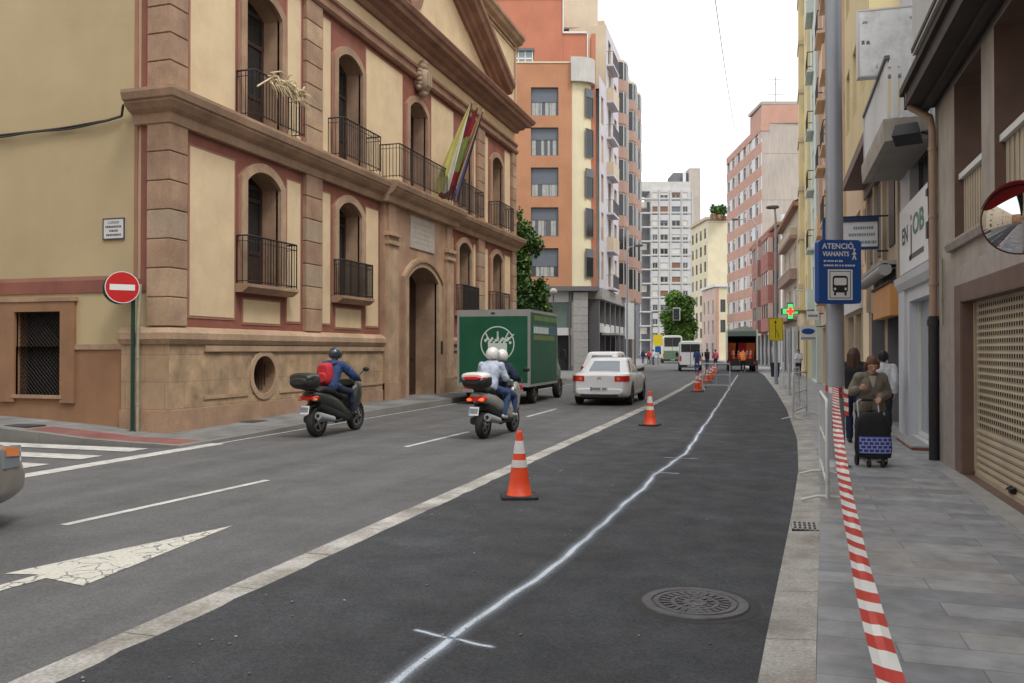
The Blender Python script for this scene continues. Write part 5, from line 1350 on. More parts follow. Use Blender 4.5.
for o in op[3:5]:
    mb.fbox(F4, o['u0'], o['u1'], .04, 2.7, -.42, -.38, 'glass_dark')
    for i in range(3): mb.fbox(F4, o['u0'] + (o['u1'] - o['u0'] - .08) * i / 2, o['u0'] + (o['u1'] - o['u0'] - .08) * i / 2 + .08, .04, 2.7, -.38, -.28, 'frame_grey')
mb.fbox(F4, 24.7, 30.1, 2.8, 3.4, .0, .08, 'stucco_white'); mb.build('shopfront', r4, world=True)
mb = MB(); mb.fbox(F4, 25.0, 25.8, 3.55, 4.05, .12, .45, 'frame_white'); ac = thing('air_conditioner', 'white air conditioning unit on brackets under the peach house window', 'air conditioner', F4(25.4, 3.5, .3)); mb.build('casing', ac, world=True)
mb = MB()
for u in (25.1, 25.7): mb.tube([F4(u, 3.53, 0), F4(u, 3.53, .45)], .015, 'iron_dark', 5)
mb.build('bracket', ac, world=True)
mb = MB(); mb.lathe([(.01, 0), (.19, 0), (.19, .01)], 'iron_dark', F4(25.4, 3.8, .455), 'x', 16); mb.build('fan_grille', ac, world=True)
# R4 peach with balconies, mint, yellow
def rowhouse(name, label, x, y0, y1, H, m, xb, nb, zb=3.6, bay=None, win=True, shopm='stucco_beige'):
    fr = fX(x); t = thing(name, label, 'building', (x, (y0 + y1) / 2, 0))
    n = max(1, int((y1 - y0) / 3.4)); w = (y1 - y0) / n; ops = []
    for i in range(n):
        ops.append(dict(u0=y0 + w * i + .4, u1=y0 + w * (i + 1) - .2, z0=.04, z1=2.7, depth=.4))
        for f in range(nb): ops.append(dict(u0=y0 + w * i + w / 2 - .7, u1=y0 + w * i + w / 2 + .7, z0=4.2 + 3.05 * f, z1=6. + 3.05 * f, depth=.2))
    mb = MB(); wall(mb, fr, y0, y1, 0, H, ops, m); mb.quad(fr(y0, 0), fr(y0, H), fr(y0, H, -6), fr(y0, 0, -6), m); mb.quad(fr(y1, 0), fr(y1, H), fr(y1, H, -6), fr(y1, 0, -6), m); mb.quad(fr(y0, H), fr(y1, H), fr(y1, H, -6), fr(y0, H, -6), 'granite'); mb.build('wall', t, world=True)
    mb = MB()
    for i in range(n):
        o = ops[i * (nb + 1)]; mb.fbox(fr, o['u0'], o['u1'], .04, 2.7, -.42, -.38, rb.choice(['glass_dark', 'glass_mid', 'shop_glass']))
        for q in range(3): mb.fbox(fr, o['u0'] + (o['u1'] - o['u0'] - .08) * q / 2, o['u0'] + (o['u1'] - o['u0'] - .08) * q / 2 + .08, .04, 2.7, -.38, -.28, 'frame_grey')
    mb.fbox(fr, y0 + .1, y1 - .1, 2.8, 3.35, 0, .07, shopm); mb.build('shopfront', t, world=True)
    for i in range(n):
        for f in range(nb):
            o = ops[i * (nb + 1) + 1 + f]; window(t, fr, o['u0'], o['u1'], o['z0'], o['z1'], -.12, 'frame_white', 'glass_mid', 'blind_white', rb.choice([0, .4, .7, 1]), 1)
            if bay: balc(t, fr, o['u0'] - .5, o['u1'] + .5, o['z0'] - .35, xb, m, 'iron_rail', h=.9, solid=bay if (i * 2 + f) % 5 == 0 else False, th=.12)
    return t, fr
t, fr = rowhouse('balcony_house', 'tall peach house with stacked small balconies, between the peach and mint houses', 2.2, 30.2, 43.5, 27, 'stucco_peach', .38, 7, bay='stucco_peach')
mb = MB()
for u in (30.4, 36.6, 43.1): mb.fbox(fr, u, u + .3, 3.4, 27, -.02, .18, 'stucco_pink')
mb.build('wall_rib', t, world=True)
t, fr = rowhouse('mint_house', 'tall narrow pale mint green house next to the yellow bay tower', 1.92, 43.5, 50.0, 29, 'stucco_mint', .34, 7, bay='stucco_mint')
t, fr = rowhouse('yellow_house', 'tall yellow house front ending the tall row, above the blue shop sign', 1.75, 50.0, 57.6, 29, 'stucco_yellow', .4, 7, bay=None)
mb = MB(); mb.fbox(fr, 55.4, 57.6, 4.0, 29, .0, .28, 'stucco_yellow')
for i in range(8): mb.fbox(fr, 55.3, 57.7, 5.5 + 3.05 * i, 5.75 + 3.05 * i, -.02, .34, 'stucco_beige')
mb.build('pilaster', t, world=True)
balc(t, fr, 50.6, 55, 4.1, .7, 'stucco_yellow', 'frame_white', 1.0); 
# roofline plants on the beige terrace are leaves, see plants

# houses behind the viewpoint, seen in the traffic mirror
for (x0, x1, y0, y1, H, m, lab) in ((-26, -11.2, -30, 1.5, 15, 'stucco_beige', 'beige house behind the viewpoint across the road, seen only in the traffic mirror'), (2.35, 14, -34, -4.2, 16, 'stucco_peach', 'peach house behind the viewpoint on the near side, seen only in the traffic mirror'), (-30, 6, -52, -38, 17, 'brick_plain', 'brick house closing the street behind the viewpoint, seen only in the traffic mirror')):
    t = thing('row_house', lab, 'building', ((x0 + x1) / 2, (y0 + y1) / 2, 0))
    fr = Frame((x1, 0, 0), (0, 1, 0), (1, 0, 0)) if x1 < 0 else Frame((x0, 0, 0), (0, 1, 0), (-1, 0, 0)) if x0 > 0 else Frame((0, y1, 0), (1, 0, 0), (0, 1, 0))
    a, b = (y0, y1) if (x1 < 0 or x0 > 0) else (x0, x1); n = int((b - a) / 4)
    ops = [dict(u0=a + (b - a) * (i + .5) / n - .6, u1=a + (b - a) * (i + .5) / n + .6, z0=1. + 3.3 * f, z1=2.9 + 3.3 * f, depth=.2) for i in range(n) for f in range(4)]
    mb = MB(); wall(mb, fr, a, b, -.1, H, ops, m); mb.quad((x0, y0, H), (x1, y0, H), (x1, y1, H), (x0, y1, H), 'roof_tile'); mb.quad((x0, y1, 0), (x1, y1, 0), (x1, y1, H), (x0, y1, H), m) if x1 < 0 or x0 > 0 else None; mb.build('wall', t, world=True)
    for o in ops: window(t, fr, o['u0'], o['u1'], o['z0'], o['z1'], -.12, 'frame_white', 'glass_mid', 'blind_white', rb.choice([0, .5, 1]), 1)
# ------------------------------------------------------------------ traffic cones
def make_cone(name, label):
    t = thing(name, label, 'cone', group='traffic cones along the kerb strip')
    mb = MB(); b = [(-.2, -.2), (.2, -.2), (.2, .2), (-.2, .2)]
    c = .03; oc = [(-.2 + c, -.2), (.2 - c, -.2), (.2, -.2 + c), (.2, .2 - c), (.2 - c, .2), (-.2 + c, .2), (-.2, .2 - c), (-.2, -.2 + c)]
    mb.loft([[(x, y, 0) for x, y in oc], [(x, y, .025) for x, y in oc], [(x * .97, y * .97, .032) for x, y in oc]], 'rubber', smooth=False); mb.build('base', t)
    r = lambda z: .135 - (z - .03) * (.135 - .034) / .67
    mb = MB(); mb.lathe([(.145, .03), (.14, .045)] + [(r(z), z) for z in (.05, .2, .34, .42, .49, .63, .69)] + [(.034, .715), (.03, .735), (.024, .74), (.022, .7)], 'cone_orange', seg=28); mb.build('body', t)
    mb = MB(); mb.lathe([(r(.34) + .002, .34), (r(.42) + .002, .42)], 'cone_white', seg=28); mb.build('reflective_band', t)
    mb = MB(); mb.lathe([(r(.49) + .002, .49), (r(.63) + .002, .63)], 'cone_white', seg=28); mb.build('reflective_band', t)
    return t
cone = make_cone('traffic_cone', 'nearest orange and white traffic cone, large in front beside the pale kerb strip'); cone.location = (-2.72, 8.95, .013); cone.rotation_euler.z = .35
dup(cone, loc=(-2.6, 18.3, .013), rz=-.2, label='second orange traffic cone, in front of the white car beside the strip')
cl = ['orange traffic cone at the foot of the man in blue by the white barrier', 'orange cone just behind the third cone near the white van', 'fifth cone along the strip, between the barrier and the open truck', 'sixth cone along the strip, small and far beside the road works',
      'seventh cone along the strip near the open works truck', 'cone farthest along the strip beside the open works truck']
for (x, y), l in zip(((-2.93, 33.7), (-3.1, 37.6), (-3.3, 44), (-3.5, 49), (-3.7, 54), (-4.1, 62)), cl): dup(cone, loc=(x, y, .013), rz=y, label=l)

# ------------------------------------------------------------------ manhole, gratings
mb = MB(); c = (-.5, 5.55)
mb.lathe([(.0, .004), (.03, .004), (.035, .009), (.075, .009), (.08, .004), (.125, .004), (.13, .009), (.155, .009), (.16, .004), (.225, .004), (.23, .01), (.262, .01), (.268, .003), (.276, .003), (.28, .009), (.335, .010), (.345, .002)], 'iron', (*c, .014), seg=56, smooth=False)
for i in range(24):
    a = 2 * math.pi * i / 24; 
    for r0, r1, w in ((.165, .222, .011), (.085, .12, .008)):
        if r0 < .1 and i % 2: continue
        d = V((math.cos(a), math.sin(a), 0)); n = V((-d.y, d.x, 0)); o = V((*c, .018))
        mb.hexa([o + d * r0 - n * w, o + d * r1 - n * w * 1.4, o + d * r1 + n * w * 1.4, o + d * r0 + n * w] + [p + V((0, 0, .006)) for p in (o + d * r0 - n * w, o + d * r1 - n * w * 1.4, o + d * r1 + n * w * 1.4, o + d * r0 + n * w)], 'iron')
t = thing('manhole_cover', 'round cast iron manhole cover with ring pattern in the new asphalt', 'manhole cover', (*c, .012)); mb.build('cover', t, world=True)
mb = MB(); mb.lathe([(.345, .0145), (.36, .0155), (.41, .0135)], 'iron_dark', (*c, 0), seg=40); mb.build('frame', t, world=True)
mb = MB(); x0, y0 = .17, 8.05
mb.box(x0 - .03, x0 + .2, y0 - .03, y0 + .33, .0, .028, 'hole')
for i in range(6): mb.box(x0 - .03 + i * .042, x0 - .013 + i * .042, y0 - .03, y0 + .33, .028, .038, 'granite')
for i in range(4): mb.box(x0 - .03, x0 + .197, y0 - .03 + i * .113, y0 - .006 + i * .113, .028, .0375, 'granite')
tag(mb.build('drain_grate'), 'square iron drain grate set in the pale right hand kerb', 'drain grate')
def cover(px, py, z, w, d, label):
    for _ in range(6):
        p = at(px, 840 * (1.65 - z) / (py - 350)); z = zl(p.x, p.y)
    mb = MB(); mb.box(p.x - w, p.x + w, p.y - d, p.y + d, z - .05, z + .006, 'iron'); mb.box(p.x - w * .85, p.x + w * .85, p.y - d * .85, p.y + d * .85, z - .05, z + .009, 'iron')
    return tag(mb.build('inspection_cover'), label, 'cover')
cover(18, 425, .2, .45, .22, 'dark iron inspection cover in the side street pavement below the barred window')
cover(250, 421, .16, .28, .28, 'small square cover in the left pavement under the round cellar window')

# ------------------------------------------------------------------ no entry signs on the green post
t = thing('no_entry_sign', 'round red no entry sign on a dark green post at the house corner', 'road sign', (-11.6, 13.02, .1))
mb = MB(); mb.tube([(0, 0, 0), (0, 0, 2.95)], .038, 'green_post', 12); mb.ell((0, 0, 2.95), (.038, .038, .02), 'green_post', 10, 4); mb.lathe([(.07, 0), (.07, .02), (.04, .03)], 'green_post', (0, 0, 0), seg=12); mb.build('post', t)
mb = MB(); zc = 2.72; ang = R(12)
def disc(mb, M, r, front, back):
    k = len(mb.v); mb.lathe([(0.001, .0), (r, .0), (r + .006, .008), (r, .016)], front, (0, 0, 0), 'z', 36, smooth=False); mb.lathe([(r, .016), (0.001, .017)], back, (0, 0, 0), 'z', 36, smooth=False); mb.xf(M, k)
M1 = Matrix.Translation((-.03, -.24, zc)) @ Matrix.Rotation(R(48), 4, 'Z') @ Matrix.Rotation(R(90), 4, 'X')
k = len(mb.v)
mb.lathe([(.3, .0), (.298, .014)], 'red_sign', seg=40); mb.lathe([(.001, .0145), (.298, .014)], 'red_sign', seg=40, smooth=False); mb.lathe([(.001, -.001), (.3, .0)], 'green_post', seg=40, smooth=False)
mb.lathe([(.285, .0155), (.298, .0155)], 'white_sign', seg=40, smooth=False)
mb.xf(M1, k); disc_o = mb.build('sign_disc', t)
mb = MB(); mb.box(-.215, .215, -.055, .055, .0165, .018, 'white_sign'); mb.xf(M1); mb.build('white_bar', disc_o)
M2 = Matrix.Translation((-.33, .02, zc)) @ Matrix.Rotation(R(40), 4, 'Z') @ Matrix.Rotation(R(90), 4, 'X')
mb = MB(); mb.lathe([(.001, .012), (.295, .012), (.3, .0), (.001, -.002)], 'green_post', seg=40, smooth=False); mb.box(-.25, .25, .1, .13, .012, .03, 'green_post'); mb.box(-.25, .25, -.13, -.1, .012, .03, 'green_post'); mb.xf(M2); mb.build('rear_disc', t)
mb = MB()
for z in (2.62, 2.82): mb.tube([(0, 0, z), (-.04, -.2, z)], .018, 'green_post', 6); mb.tube([(0, 0, z), (-.3, .06, z)], .018, 'green_post', 6)
mb.build('bracket', t)

# ------------------------------------------------------------------ lamp post, blue works sign, tape, barriers on the right
PX, PY = .80, 12.55
t = thing('lamp_post', 'thick grey lamp post on the right pavement carrying the blue works sign', 'lamp post', (PX, PY, .027))
mb = MB(); mb.tube([(0, 0, 0), (0, 0, 1.4), (-.02, 0, 9.2)], [.125, .122, .098], 'pole_grey', 20); mb.build('pole', t)
mb = MB(); mb.lathe([(.2, 0), (.2, .02), (.14, .04), (.126, .1)], 'pole_grey', seg=20); mb.build('base_collar', t)
mb = MB(); mb.tube([(-.02, 0, 9.1), (-.5, 0, 9.6), (-1.6, 0, 9.7)], .05, 'pole_grey', 10); mb.build('arm', t)
mb = MB(); mb.lofty([(-.14, 9.68, .3, .06, -1.8), (.14, 9.68, .3, .06, -1.8)], 'pole_grey'); mb.build('lamp_head', t)
mb = MB(); mb.box(-.05, .05, -.128, -.118, .55, .85, 'iron_dark'); mb.build('service_hatch', t)
# blue sign
bz = 2.72; bw, bh = .3, .435
t = thing('works_sign', 'blue sign board reading ATENCIO VIANANTS with a bus symbol, strapped to the lamp post', 'sign', (PX + .03, PY - .22, bz), R(22))
def rrect(w, h, r, n=6):
    P = []
    for cx, cz, a0 in ((w - r, h - r, 0), (-w + r, h - r, 90), (-w + r, -h + r, 180), (w - r, -h + r, 270)):
        for i in range(n + 1): a = R(a0 + 90 * i / n); P.append((cx + r * math.cos(a), cz + r * math.sin(a)))
    return P
mb = MB(); P = rrect(bw, bh, .05); mb.prism([(x, -.05, z) for x, z in P], (0, .13, 0), 'blue_sign'); board = mb.build('board', t)
mb = MB(); q = lambda u0, z0: (lambda u, v, n: (u0 + u, -.0535, z0 + v))
text_mb(mb, 'ATENCIÓ', q(-.03, .345), .105, 'white_sign', bold=.002, sx=.98); text_mb(mb, 'VIANANTS', q(-.06, .24), .09, 'white_sign', bold=.002, sx=.86)
rr = random.Random(4)
for z, w in ((.145, .16), (.085, .24)):
    mb.build('heading' if z > .1 else 'text_line', board); mb = MB(); x = -.23
    while x < -.23 + w * 2 - .06:
        d = rr.choice([.012, .018, .024]); mb.box(x, x + d, -.0535, -.0515, z - .012, z + .012, 'white_sign'); x += d + rr.choice([.008, .008, .02])
mb.build('text_line', board)
mb = MB()   # walking figure
mb.ell((.2, -.054, .305), (.017, .002, .017), 'white_sign', 10, 6)
for a, b, w in (((.2, .28), (.2, .225), .013), ((.2, .225), (.175, .165), .009), ((.2, .225), (.225, .165), .009), ((.2, .272), (.172, .235), .007), ((.2, .272), (.226, .24), .007)):
    d = V((b[0] - a[0], 0, b[1] - a[1])).normalized(); n = V((d.z, 0, -d.x)) * w; A_, B_ = V((a[0], -.0535, a[1])), V((b[0], -.0535, b[1])); mb.quad(A_ - n, A_ + n, B_ + n, B_ - n, 'white_sign')
mb.build('walking_figure', board)
mb = MB(); mb.box(-.175, .175, -.0525, -.0515, -.385, .03, 'white_sign'); pn = mb.build('bus_panel', board)
mb = MB(); Yq = -.0545
for a, b, c, d in ((-.15, .15, .0, .009), (-.15, .15, -.364, -.355), (-.15, -.141, -.355, .0), (.141, .15, -.355, .0)): mb.box(a, b, Yq, Yq + .0015, c, d, 'black_mark')
mb.prism([(x, Yq, z - .17) for x, z in rrect(.108, .115, .04)], (0, .0014, 0), 'black_mark')
for a in (-.09, .06): mb.box(a, a + .03, Yq, Yq + .0014, -.325, -.284, 'black_mark')
mb.build('bus_symbol', pn)
mb = MB(); Yq = -.056; mb.prism([(x, Yq, z - .135) for x, z in rrect(.088, .05, .02)], (0, .001, 0), 'white_sign')
for a in (-.075, .075): mb.prism([(a + .018 * math.cos(i), Yq, -.235 + .018 * math.sin(i)) for i in [R(30 * j) for j in range(12)]], (0, .001, 0), 'white_sign')
mb.build('bus_window', pn)
mb = MB()
for z in (-.25, .25): mb.lathe([(.125, z - .015), (.125, z + .015)], 'alu', (-.02, .2, 0), seg=20)
mb.build('strap', t)
# striped barrier tape
def PT(px, py, d): p = at(px, d); return V((p.x, p.y, 1.65 - (py - 350) / 840 * d))
ctrl = [(835, 387, 11.55), (835.5, 405, 9.6), (838, 435, 7.7), (842, 468, 6.2), (848, 506, 5.0), (860, 566, 3.75), (874, 624, 3.0), (890, 680, 2.5), (908, 740, 2.12), (935, 830, 1.7)]
cp = [PT(*c) for c in ctrl]
def cr(ps, t):
    n = len(ps) - 1; i = min(int(t), n - 1); f = t - i; p0, p1, p2, p3 = ps[max(i - 1, 0)], ps[i], ps[i + 1], ps[min(i + 2, n)]
    return .5 * ((2 * p1) + (p2 - p0) * f + (2 * p0 - 5 * p1 + 4 * p2 - p3) * f * f + (3 * p1 - p0 - 3 * p2 + p3) * f ** 3)
pts = [cr(cp, i * (len(cp) - 1) / 900) for i in range(901)]
mb = MB(); S = 0; last = None; seg = .02; ring = []
acc = [pts[0]]; 
for a, b in zip(pts, pts[1:]):
    while (b - acc[-1]).length >= seg: acc.append(acc[-1] + (b - acc[-1]).normalized() * seg)
for i, p in enumerate(acc):
    s = i * seg; th = R(14) + .10 * math.sin(s * 1.1) + .05 * math.sin(s * 4.1); tn = (acc[min(i + 1, len(acc) - 1)] - acc[max(i - 1, 0)]).normalized()
    side = tn.cross(V((0, 0, 1))).normalized(); upv = side.cross(tn); wd = side * math.cos(th) + upv * math.sin(th); w = .044; nn = wd.cross(tn)
    ring.append([p - wd * w, p - wd * w * .3 + nn * .003 * math.sin(s * 7), p + wd * w * .3 - nn * .003, p + wd * w])
for i in range(len(ring) - 1):
    m = 'tape_red' if int(i * seg / .14) % 2 == 0 else 'tape_white'
    for j in range(3): mb.quad(ring[i][j], ring[i + 1][j], ring[i + 1][j + 1], ring[i][j + 1], m)
    mb.sm[-3:] = [True] * 3
k = 0; N = 40
for turn in range(N):
    a0, a1 = 2 * math.pi * turn / N, 2 * math.pi * (turn + 1) / N
    m = 'tape_red' if (turn // 5) % 2 == 0 else 'tape_white'
    P = lambda a, z: (PX - .005 + .1275 * math.cos(a), PY + .1275 * math.sin(a), 1.14 + .05 * math.sin(a) + z)
    mb.quad(P(a0, -.035), P(a1, -.035), P(a1, .035), P(a0, .035), m); P2 = lambda a, z: (PX - .005 + .129 * math.cos(a), PY + .129 * math.sin(a), 1.05 - .06 * math.cos(a) + z); mb.quad(P2(a0, -.03), P2(a1, -.03), P2(a1, .03), P2(a0, .03), m)
for j in range(6): mb.quad((PX + .1, PY - .1 - .01 * j, 1.12 - .06 * j), (PX + .16, PY - .1 - .012 * j, 1.1 - .06 * j), (PX + .155, PY - .11 - .012 * j, 1.04 - .06 * j), (PX + .1, PY - .11 - .01 * j, 1.06 - .06 * j), 'tape_red' if j % 2 else 'tape_white')
tag(mb.build('barrier_tape', fix=False), 'red and white striped barrier tape stretched from the lamp post towards the camera', 'tape')
# white pedestrian barriers
def make_barrier(label, W=2.1, nb=5):
    t = thing('pedestrian_barrier', label, 'barrier', group='white pedestrian barriers beside the new asphalt')
    mb = MB(); h = 1.08; r = .05; w = W / 2
    path = [(-w, 0, .05), (-w, 0, h - .08), (-w + .024, 0, h - .024), (-w + .08, 0, h), (w - .08, 0, h), (w - .024, 0, h - .024), (w, 0, h - .08), (w, 0, .05)]
    mb.tube(path, .021, 'barrier_white', 8); mb.tube([(-w, 0, .2), (w, 0, .2)], .018, 'barrier_white', 8); mb.build('frame', t)
    mb = MB(); n = nb
    for i in range(1, n): x = -w + W * i / n; mb.tube([(x, 0, .2), (x, 0, h)], .009, 'barrier_white', 6)
    mb.build('bars', t)
    mb = MB(); mb.tube([(-w, 0, .62), (w, 0, .62)], .014, 'barrier_white', 6); mb.build('rail', t)
    for s in (-1, 1):
        mb = MB(); mb.tube([(s * (w - .05), -.26, .012), (s * (w - .05), -.1, .06), (s * (w - .05), .1, .06), (s * (w - .05), .26, .012)], .017, 'barrier_white', 6); mb.tube([(s * (w - .05), 0, .06), (s * (w - .05), 0, .2)], .017, 'barrier_white', 6); mb.build('foot', t)
    return t
b0 = make_barrier('nearest white barrier, standing along the kerb beside the lamp post'); b0.location = (.54, 10.55, .03); b0.rotation_euler.z = R(89)
for (x, y, a), l in zip(((.57, 21.6, 80), (.62, 27.5, 84), (.5, 32.8, 88), (.33, 38.4, 90)), ('white barrier standing along the kerb, second from the camera', 'white barrier standing along the kerb, third from the camera', 'white barrier standing along the kerb, fourth from the camera', 'white barrier standing along the kerb, just before the lamp post with the yellow sign')):
    dup(b0, loc=(x, y, .02), rz=R(a), label=l)

b1 = make_barrier('small white barrier set across the lane in front of the man in blue', 1.1, 2); b1.location = (-2.3, 35.2, .012); b1.rotation_euler.z = R(12)

# ------------------------------------------------------------------ signs along the right
t = thing('blank_sign', 'faded pale metal sign box with torn letters jutting out above the white balcony', 'sign', (1.85, 15.6, 6.9), R(4))
mb = MB(); mb.box(-.48, .46, -.09, .09, -.56, .56, 'metal_sheet'); b = mb.build('panel', t)
mb = MB()
for a, c, d, e in ((-.49, .47, .555, .58), (-.49, .47, -.58, -.555), (-.49, -.465, -.555, .555), (.445, .47, -.555, .555)): mb.box(a, c, -.098, .098, d, e, 'alu')
mb.build('rim', b)
mb = MB(); rr = random.Random(8)
for x, z, w, h in ((-.42, .33, .08, .05), (-.36, .33, .03, .05), (-.43, -.02, .05, .07), (-.35, -.02, .06, .06), (.38, .0, .02, .08), (.32, .36, .05, .04), (-.2, -.44, .03, .09), (-.12, -.45, .05, .05), (-.04, -.46, .1, .03), (.09, -.46, .08, .03), (-.02, -.3, .06, .02)):
    mb.poly([(x + rr.uniform(-.01, .01), -.0925, z), (x + w, -.0925, z + rr.uniform(-.01, .02)), (x + w + rr.uniform(-.02, .01), -.0925, z + h), (x + rr.uniform(0, .02), -.0925, z + h)], rr.choice(['grey_txt', 'frame_grey', 'slat_beige']))
mb.build('torn_lettering', b)
mb = MB()
for z in (.4, -.4): mb.tube([(.46, 0, z), (.62, 0, z)], .02, 'iron_dark', 6)
mb.build('bracket', t)
t = thing('hanging_sign', 'white shop sign in a dark blue frame hanging behind the blue works sign', 'sign', (1.62, 20.2, 4.25), R(3))
mb = MB(); mb.box(-.58, .55, -.06, .06, -.3, .26, 'white_sign'); b = mb.build('panel', t)
mb = MB(); mb.box(-.6, .57, -.09, .09, .262, .36, 'blue_frame'); mb.box(-.6, .57, -.07, .07, -.36, -.302, 'blue_frame'); mb.box(-.6, -.582, -.07, .07, -.3, .26, 'blue_frame'); mb.box(.552, .57, -.07, .07, -.3, .26, 'blue_frame'); mb.box(-.581, -.42, -.065, .065, -.3, .26, 'blue_sign'); mb.build('frame', b)
mb = MB()
for z, x0, x1 in ((.12, .05, .45), (-.03, -.05, .5), (-.2, .2, .5)):
    x = x0; mb = MB()
    while x < x1: d = rr.uniform(.02, .05); mb.box(x, x + d, -.0625, -.06, z - .035, z + .03, 'grey_txt'); x += d + .012
    mb.build('text_line', b)
mb = MB(); mb.tube([(-.55, 0, .38), (.78, 0, .38)], .02, 'iron_dark', 6); mb.tube([(.55, 0, -.4), (.78, 0, -.4)], .02, 'iron_dark', 6); mb.build('bracket', t)
# convex mirror
mc = at(1021, 7.0, 2.74); t = thing('traffic_mirror', 'round convex traffic mirror with red hood on the stone house wall', 'mirror', mc, R(-6))
mb = MB(); rM = .285
mb.lathe([(rM * math.sin(a), -.11 * (math.cos(a) - .55) / .45) for a in [R(1 + 55 * i / 12) / 55 * 90 * .63 for i in range(13)]], 'mirror', (0, 0, 0), 'y', 48); 
prof = [(rM * i / 12, -.10 * (1 - (i / 12) ** 2)) for i in range(13)]; prof[0] = (.002, prof[0][1])
mb = MB(); mb.lathe(prof, 'mirror', (0, 0, 0), 'y', 48); mi = mb.build('mirror_glass', t)
mb = MB(); mb.lathe([(rM - .002, -.003), (rM + .006, -.008), (rM + .01, .0), (rM + .006, .03), (.02, .06)], 'rim_dark', (0, 0, 0), 'y', 48); mb.build('rim', t)
mb = MB()
for i in range(16):
    a0, a1 = R(75 + 85 * i / 16), R(75 + 85 * (i + 1) / 16); P = lambda a, r, y: (r * math.cos(a), y, r * math.sin(a))
    e = lambda a: -.03 - .12 * max(0., math.sin((a - R(75)) / R(85) * math.pi)) ** .6
    mb.quad(P(a0, rM + .011, .03), P(a1, rM + .011, .03), P(a1, rM + .024, e(a1)), P(a0, rM + .024, e(a0)), 'red_sign')
mb.build('hood', t)
mb = MB(); mb.tube([(0, .05, 0), (.1, .2, -.02), (max(.2, 2.3 - mc.x) + .02, .25, -.02)], .022, 'alu', 8); mb.build('bracket', t)
# floodlight
t = thing('floodlight', 'black floodlight tilted down under the dark eave beside the drain pipe', 'floodlight', (1.98, 14.3, 5.0), R(-20))
mb = MB(); mb.hexa([(-.2, -.16, -.02), (.2, -.16, -.02), (.2, .1, -.14), (-.2, .1, -.14), (-.16, -.1, .16), (.16, -.1, .16), (.16, .12, .06), (-.16, .12, .06)], 'plastic_black'); mb.build('housing', t)
mb = MB(); mb.tube([(.2, 0, .02), (.34, .05, -.05), (.36, .1, -.3)], .02, 'plastic_black', 6); mb.build('bracket', t)
# pharmacy cross
pc = at(790.5, 50, 3.95); t = thing('pharmacy_cross', 'lit green pharmacy cross with a red centre on the house front', 'sign', pc, R(12))
mb = MB(); a, b = .18, .52
cr_ = [(a, b), (-a, b), (-a, a), (-b, a), (-b, -a), (-a, -a), (-a, -b), (a, -b), (a, -a), (b, -a), (b, a), (a, a)]
mb.prism([(x, 0, z) for x, z in cr_], (0, .16, 0), 'green_post'); mb.prism([(x * .86, -.012, z * .86) for x, z in cr_], (0, .011, 0), 'lamp_green'); cb = mb.build('cross', t)
mb = MB(); mb.prism([(x * .5, -.03, z * .5) for x, z in cr_], (0, .016, 0), 'lamp_red'); mb.build('red_cross', cb)
mb = MB(); mb.tube([(.5, .08, 0), (1.0, .08, 0)], .03, 'iron_dark', 6); mb.build('bracket', t)
# oval blue shop sign
p = at(808, 36, 2.4); t = thing('shop_sign', 'small blue and white shop sign projecting over the pavement, beyond the lamp post', 'sign', p, R(8))
mb = MB(); mb.box(-.32, .32, -.05, .05, -.32, .3, 'white_sign'); b = mb.build('panel', t); mb = MB(); mb.ell((0, -.055, .05), (.27, .012, .13), 'blue_sign', 20, 8); mb.box(-.3, .3, -.054, -.0505, -.3, -.2, 'shop_glass'); mb.build('emblem', b); mb = MB(); mb.tube([(.3, 0, .25), (max(.5, 2.1 - p.x), 0, .25)], .02, 'iron_dark', 6); mb.build('bracket', t)
p = at(814, 38, 3.2); t = thing('shop_sign', 'small white shop sign projecting above the blue one', 'sign', p, R(8)); mb = MB(); mb.box(-.3, .2, -.05, .05, -.18, .2, 'white_sign'); b = mb.build('panel', t); mb = MB(); mb.box(-.26, .16, -.0535, -.0505, -.05, .05, 'grey_txt'); mb.build('emblem', b); mb = MB(); mb.tube([(.2, 0, .1), (max(.4, 2.1 - p.x), 0, .1)], .02, 'iron_dark', 6); mb.build('bracket', t)
# lamp post with the yellow lane sign
def lamp(px, d, H, label, arm=-1.4, z0=.03):
    p = at(px, d, z0); t = thing('street_lamp', label, 'street lamp', p, 0); mb = MB(); mb.tube([(0, 0, 0), (0, 0, 1.2), (0, 0, H - .6), (arm * .25, 0, H - .1), (arm, 0, H)], [.09, .08, .055, .045, .035], 'pole_grey', 8); mb.build('pole', t)
    mb = MB(); mb.lofty([(-.12, H + .02, .16, .05, arm * 1.15), (-.1, H, .3, .08, arm * 1.15), (.1, H, .3, .08, arm * 1.15), (.12, H + .02, .16, .05, arm * 1.15)], 'frame_grey', 12); mb.build('lamp_head', t); return t
lamp(776, 39.8, 8.4, 'slim grey street lamp carrying the yellow lane sign', -.12)
lamp(757, 70, 12.6, 'tall street lamp with long arm beside the open works truck', -1.5)
lamp(627, 57, 8.6, 'thin grey street lamp on the left pavement before the brick corner house', .7, .12)
p = at(776, 39.5, 2.62); t = thing('lane_sign', 'yellow rectangular road works sign with black lane arrows', 'road sign', p, R(14)); mb = MB(); mb.box(-.33, .33, -.02, .0, -.53, .53, 'yellow_sign'); b = mb.build('board', t)
mb = MB()
for a, c, d, e in ((-.33, .33, .5, .515), (-.33, .33, -.515, -.5), (-.315, -.3, -.5, .5), (.3, .315, -.5, .5)): mb.box(a, c, -.0225, -.0205, d, e, 'black_mark')
mb.box(-.04, -.01, -.0235, -.021, -.42, .36, 'black_mark'); mb.poly([(-.09, -.024, .3), (.04, -.024, .3), (-.025, -.024, .43)], 'black_mark')
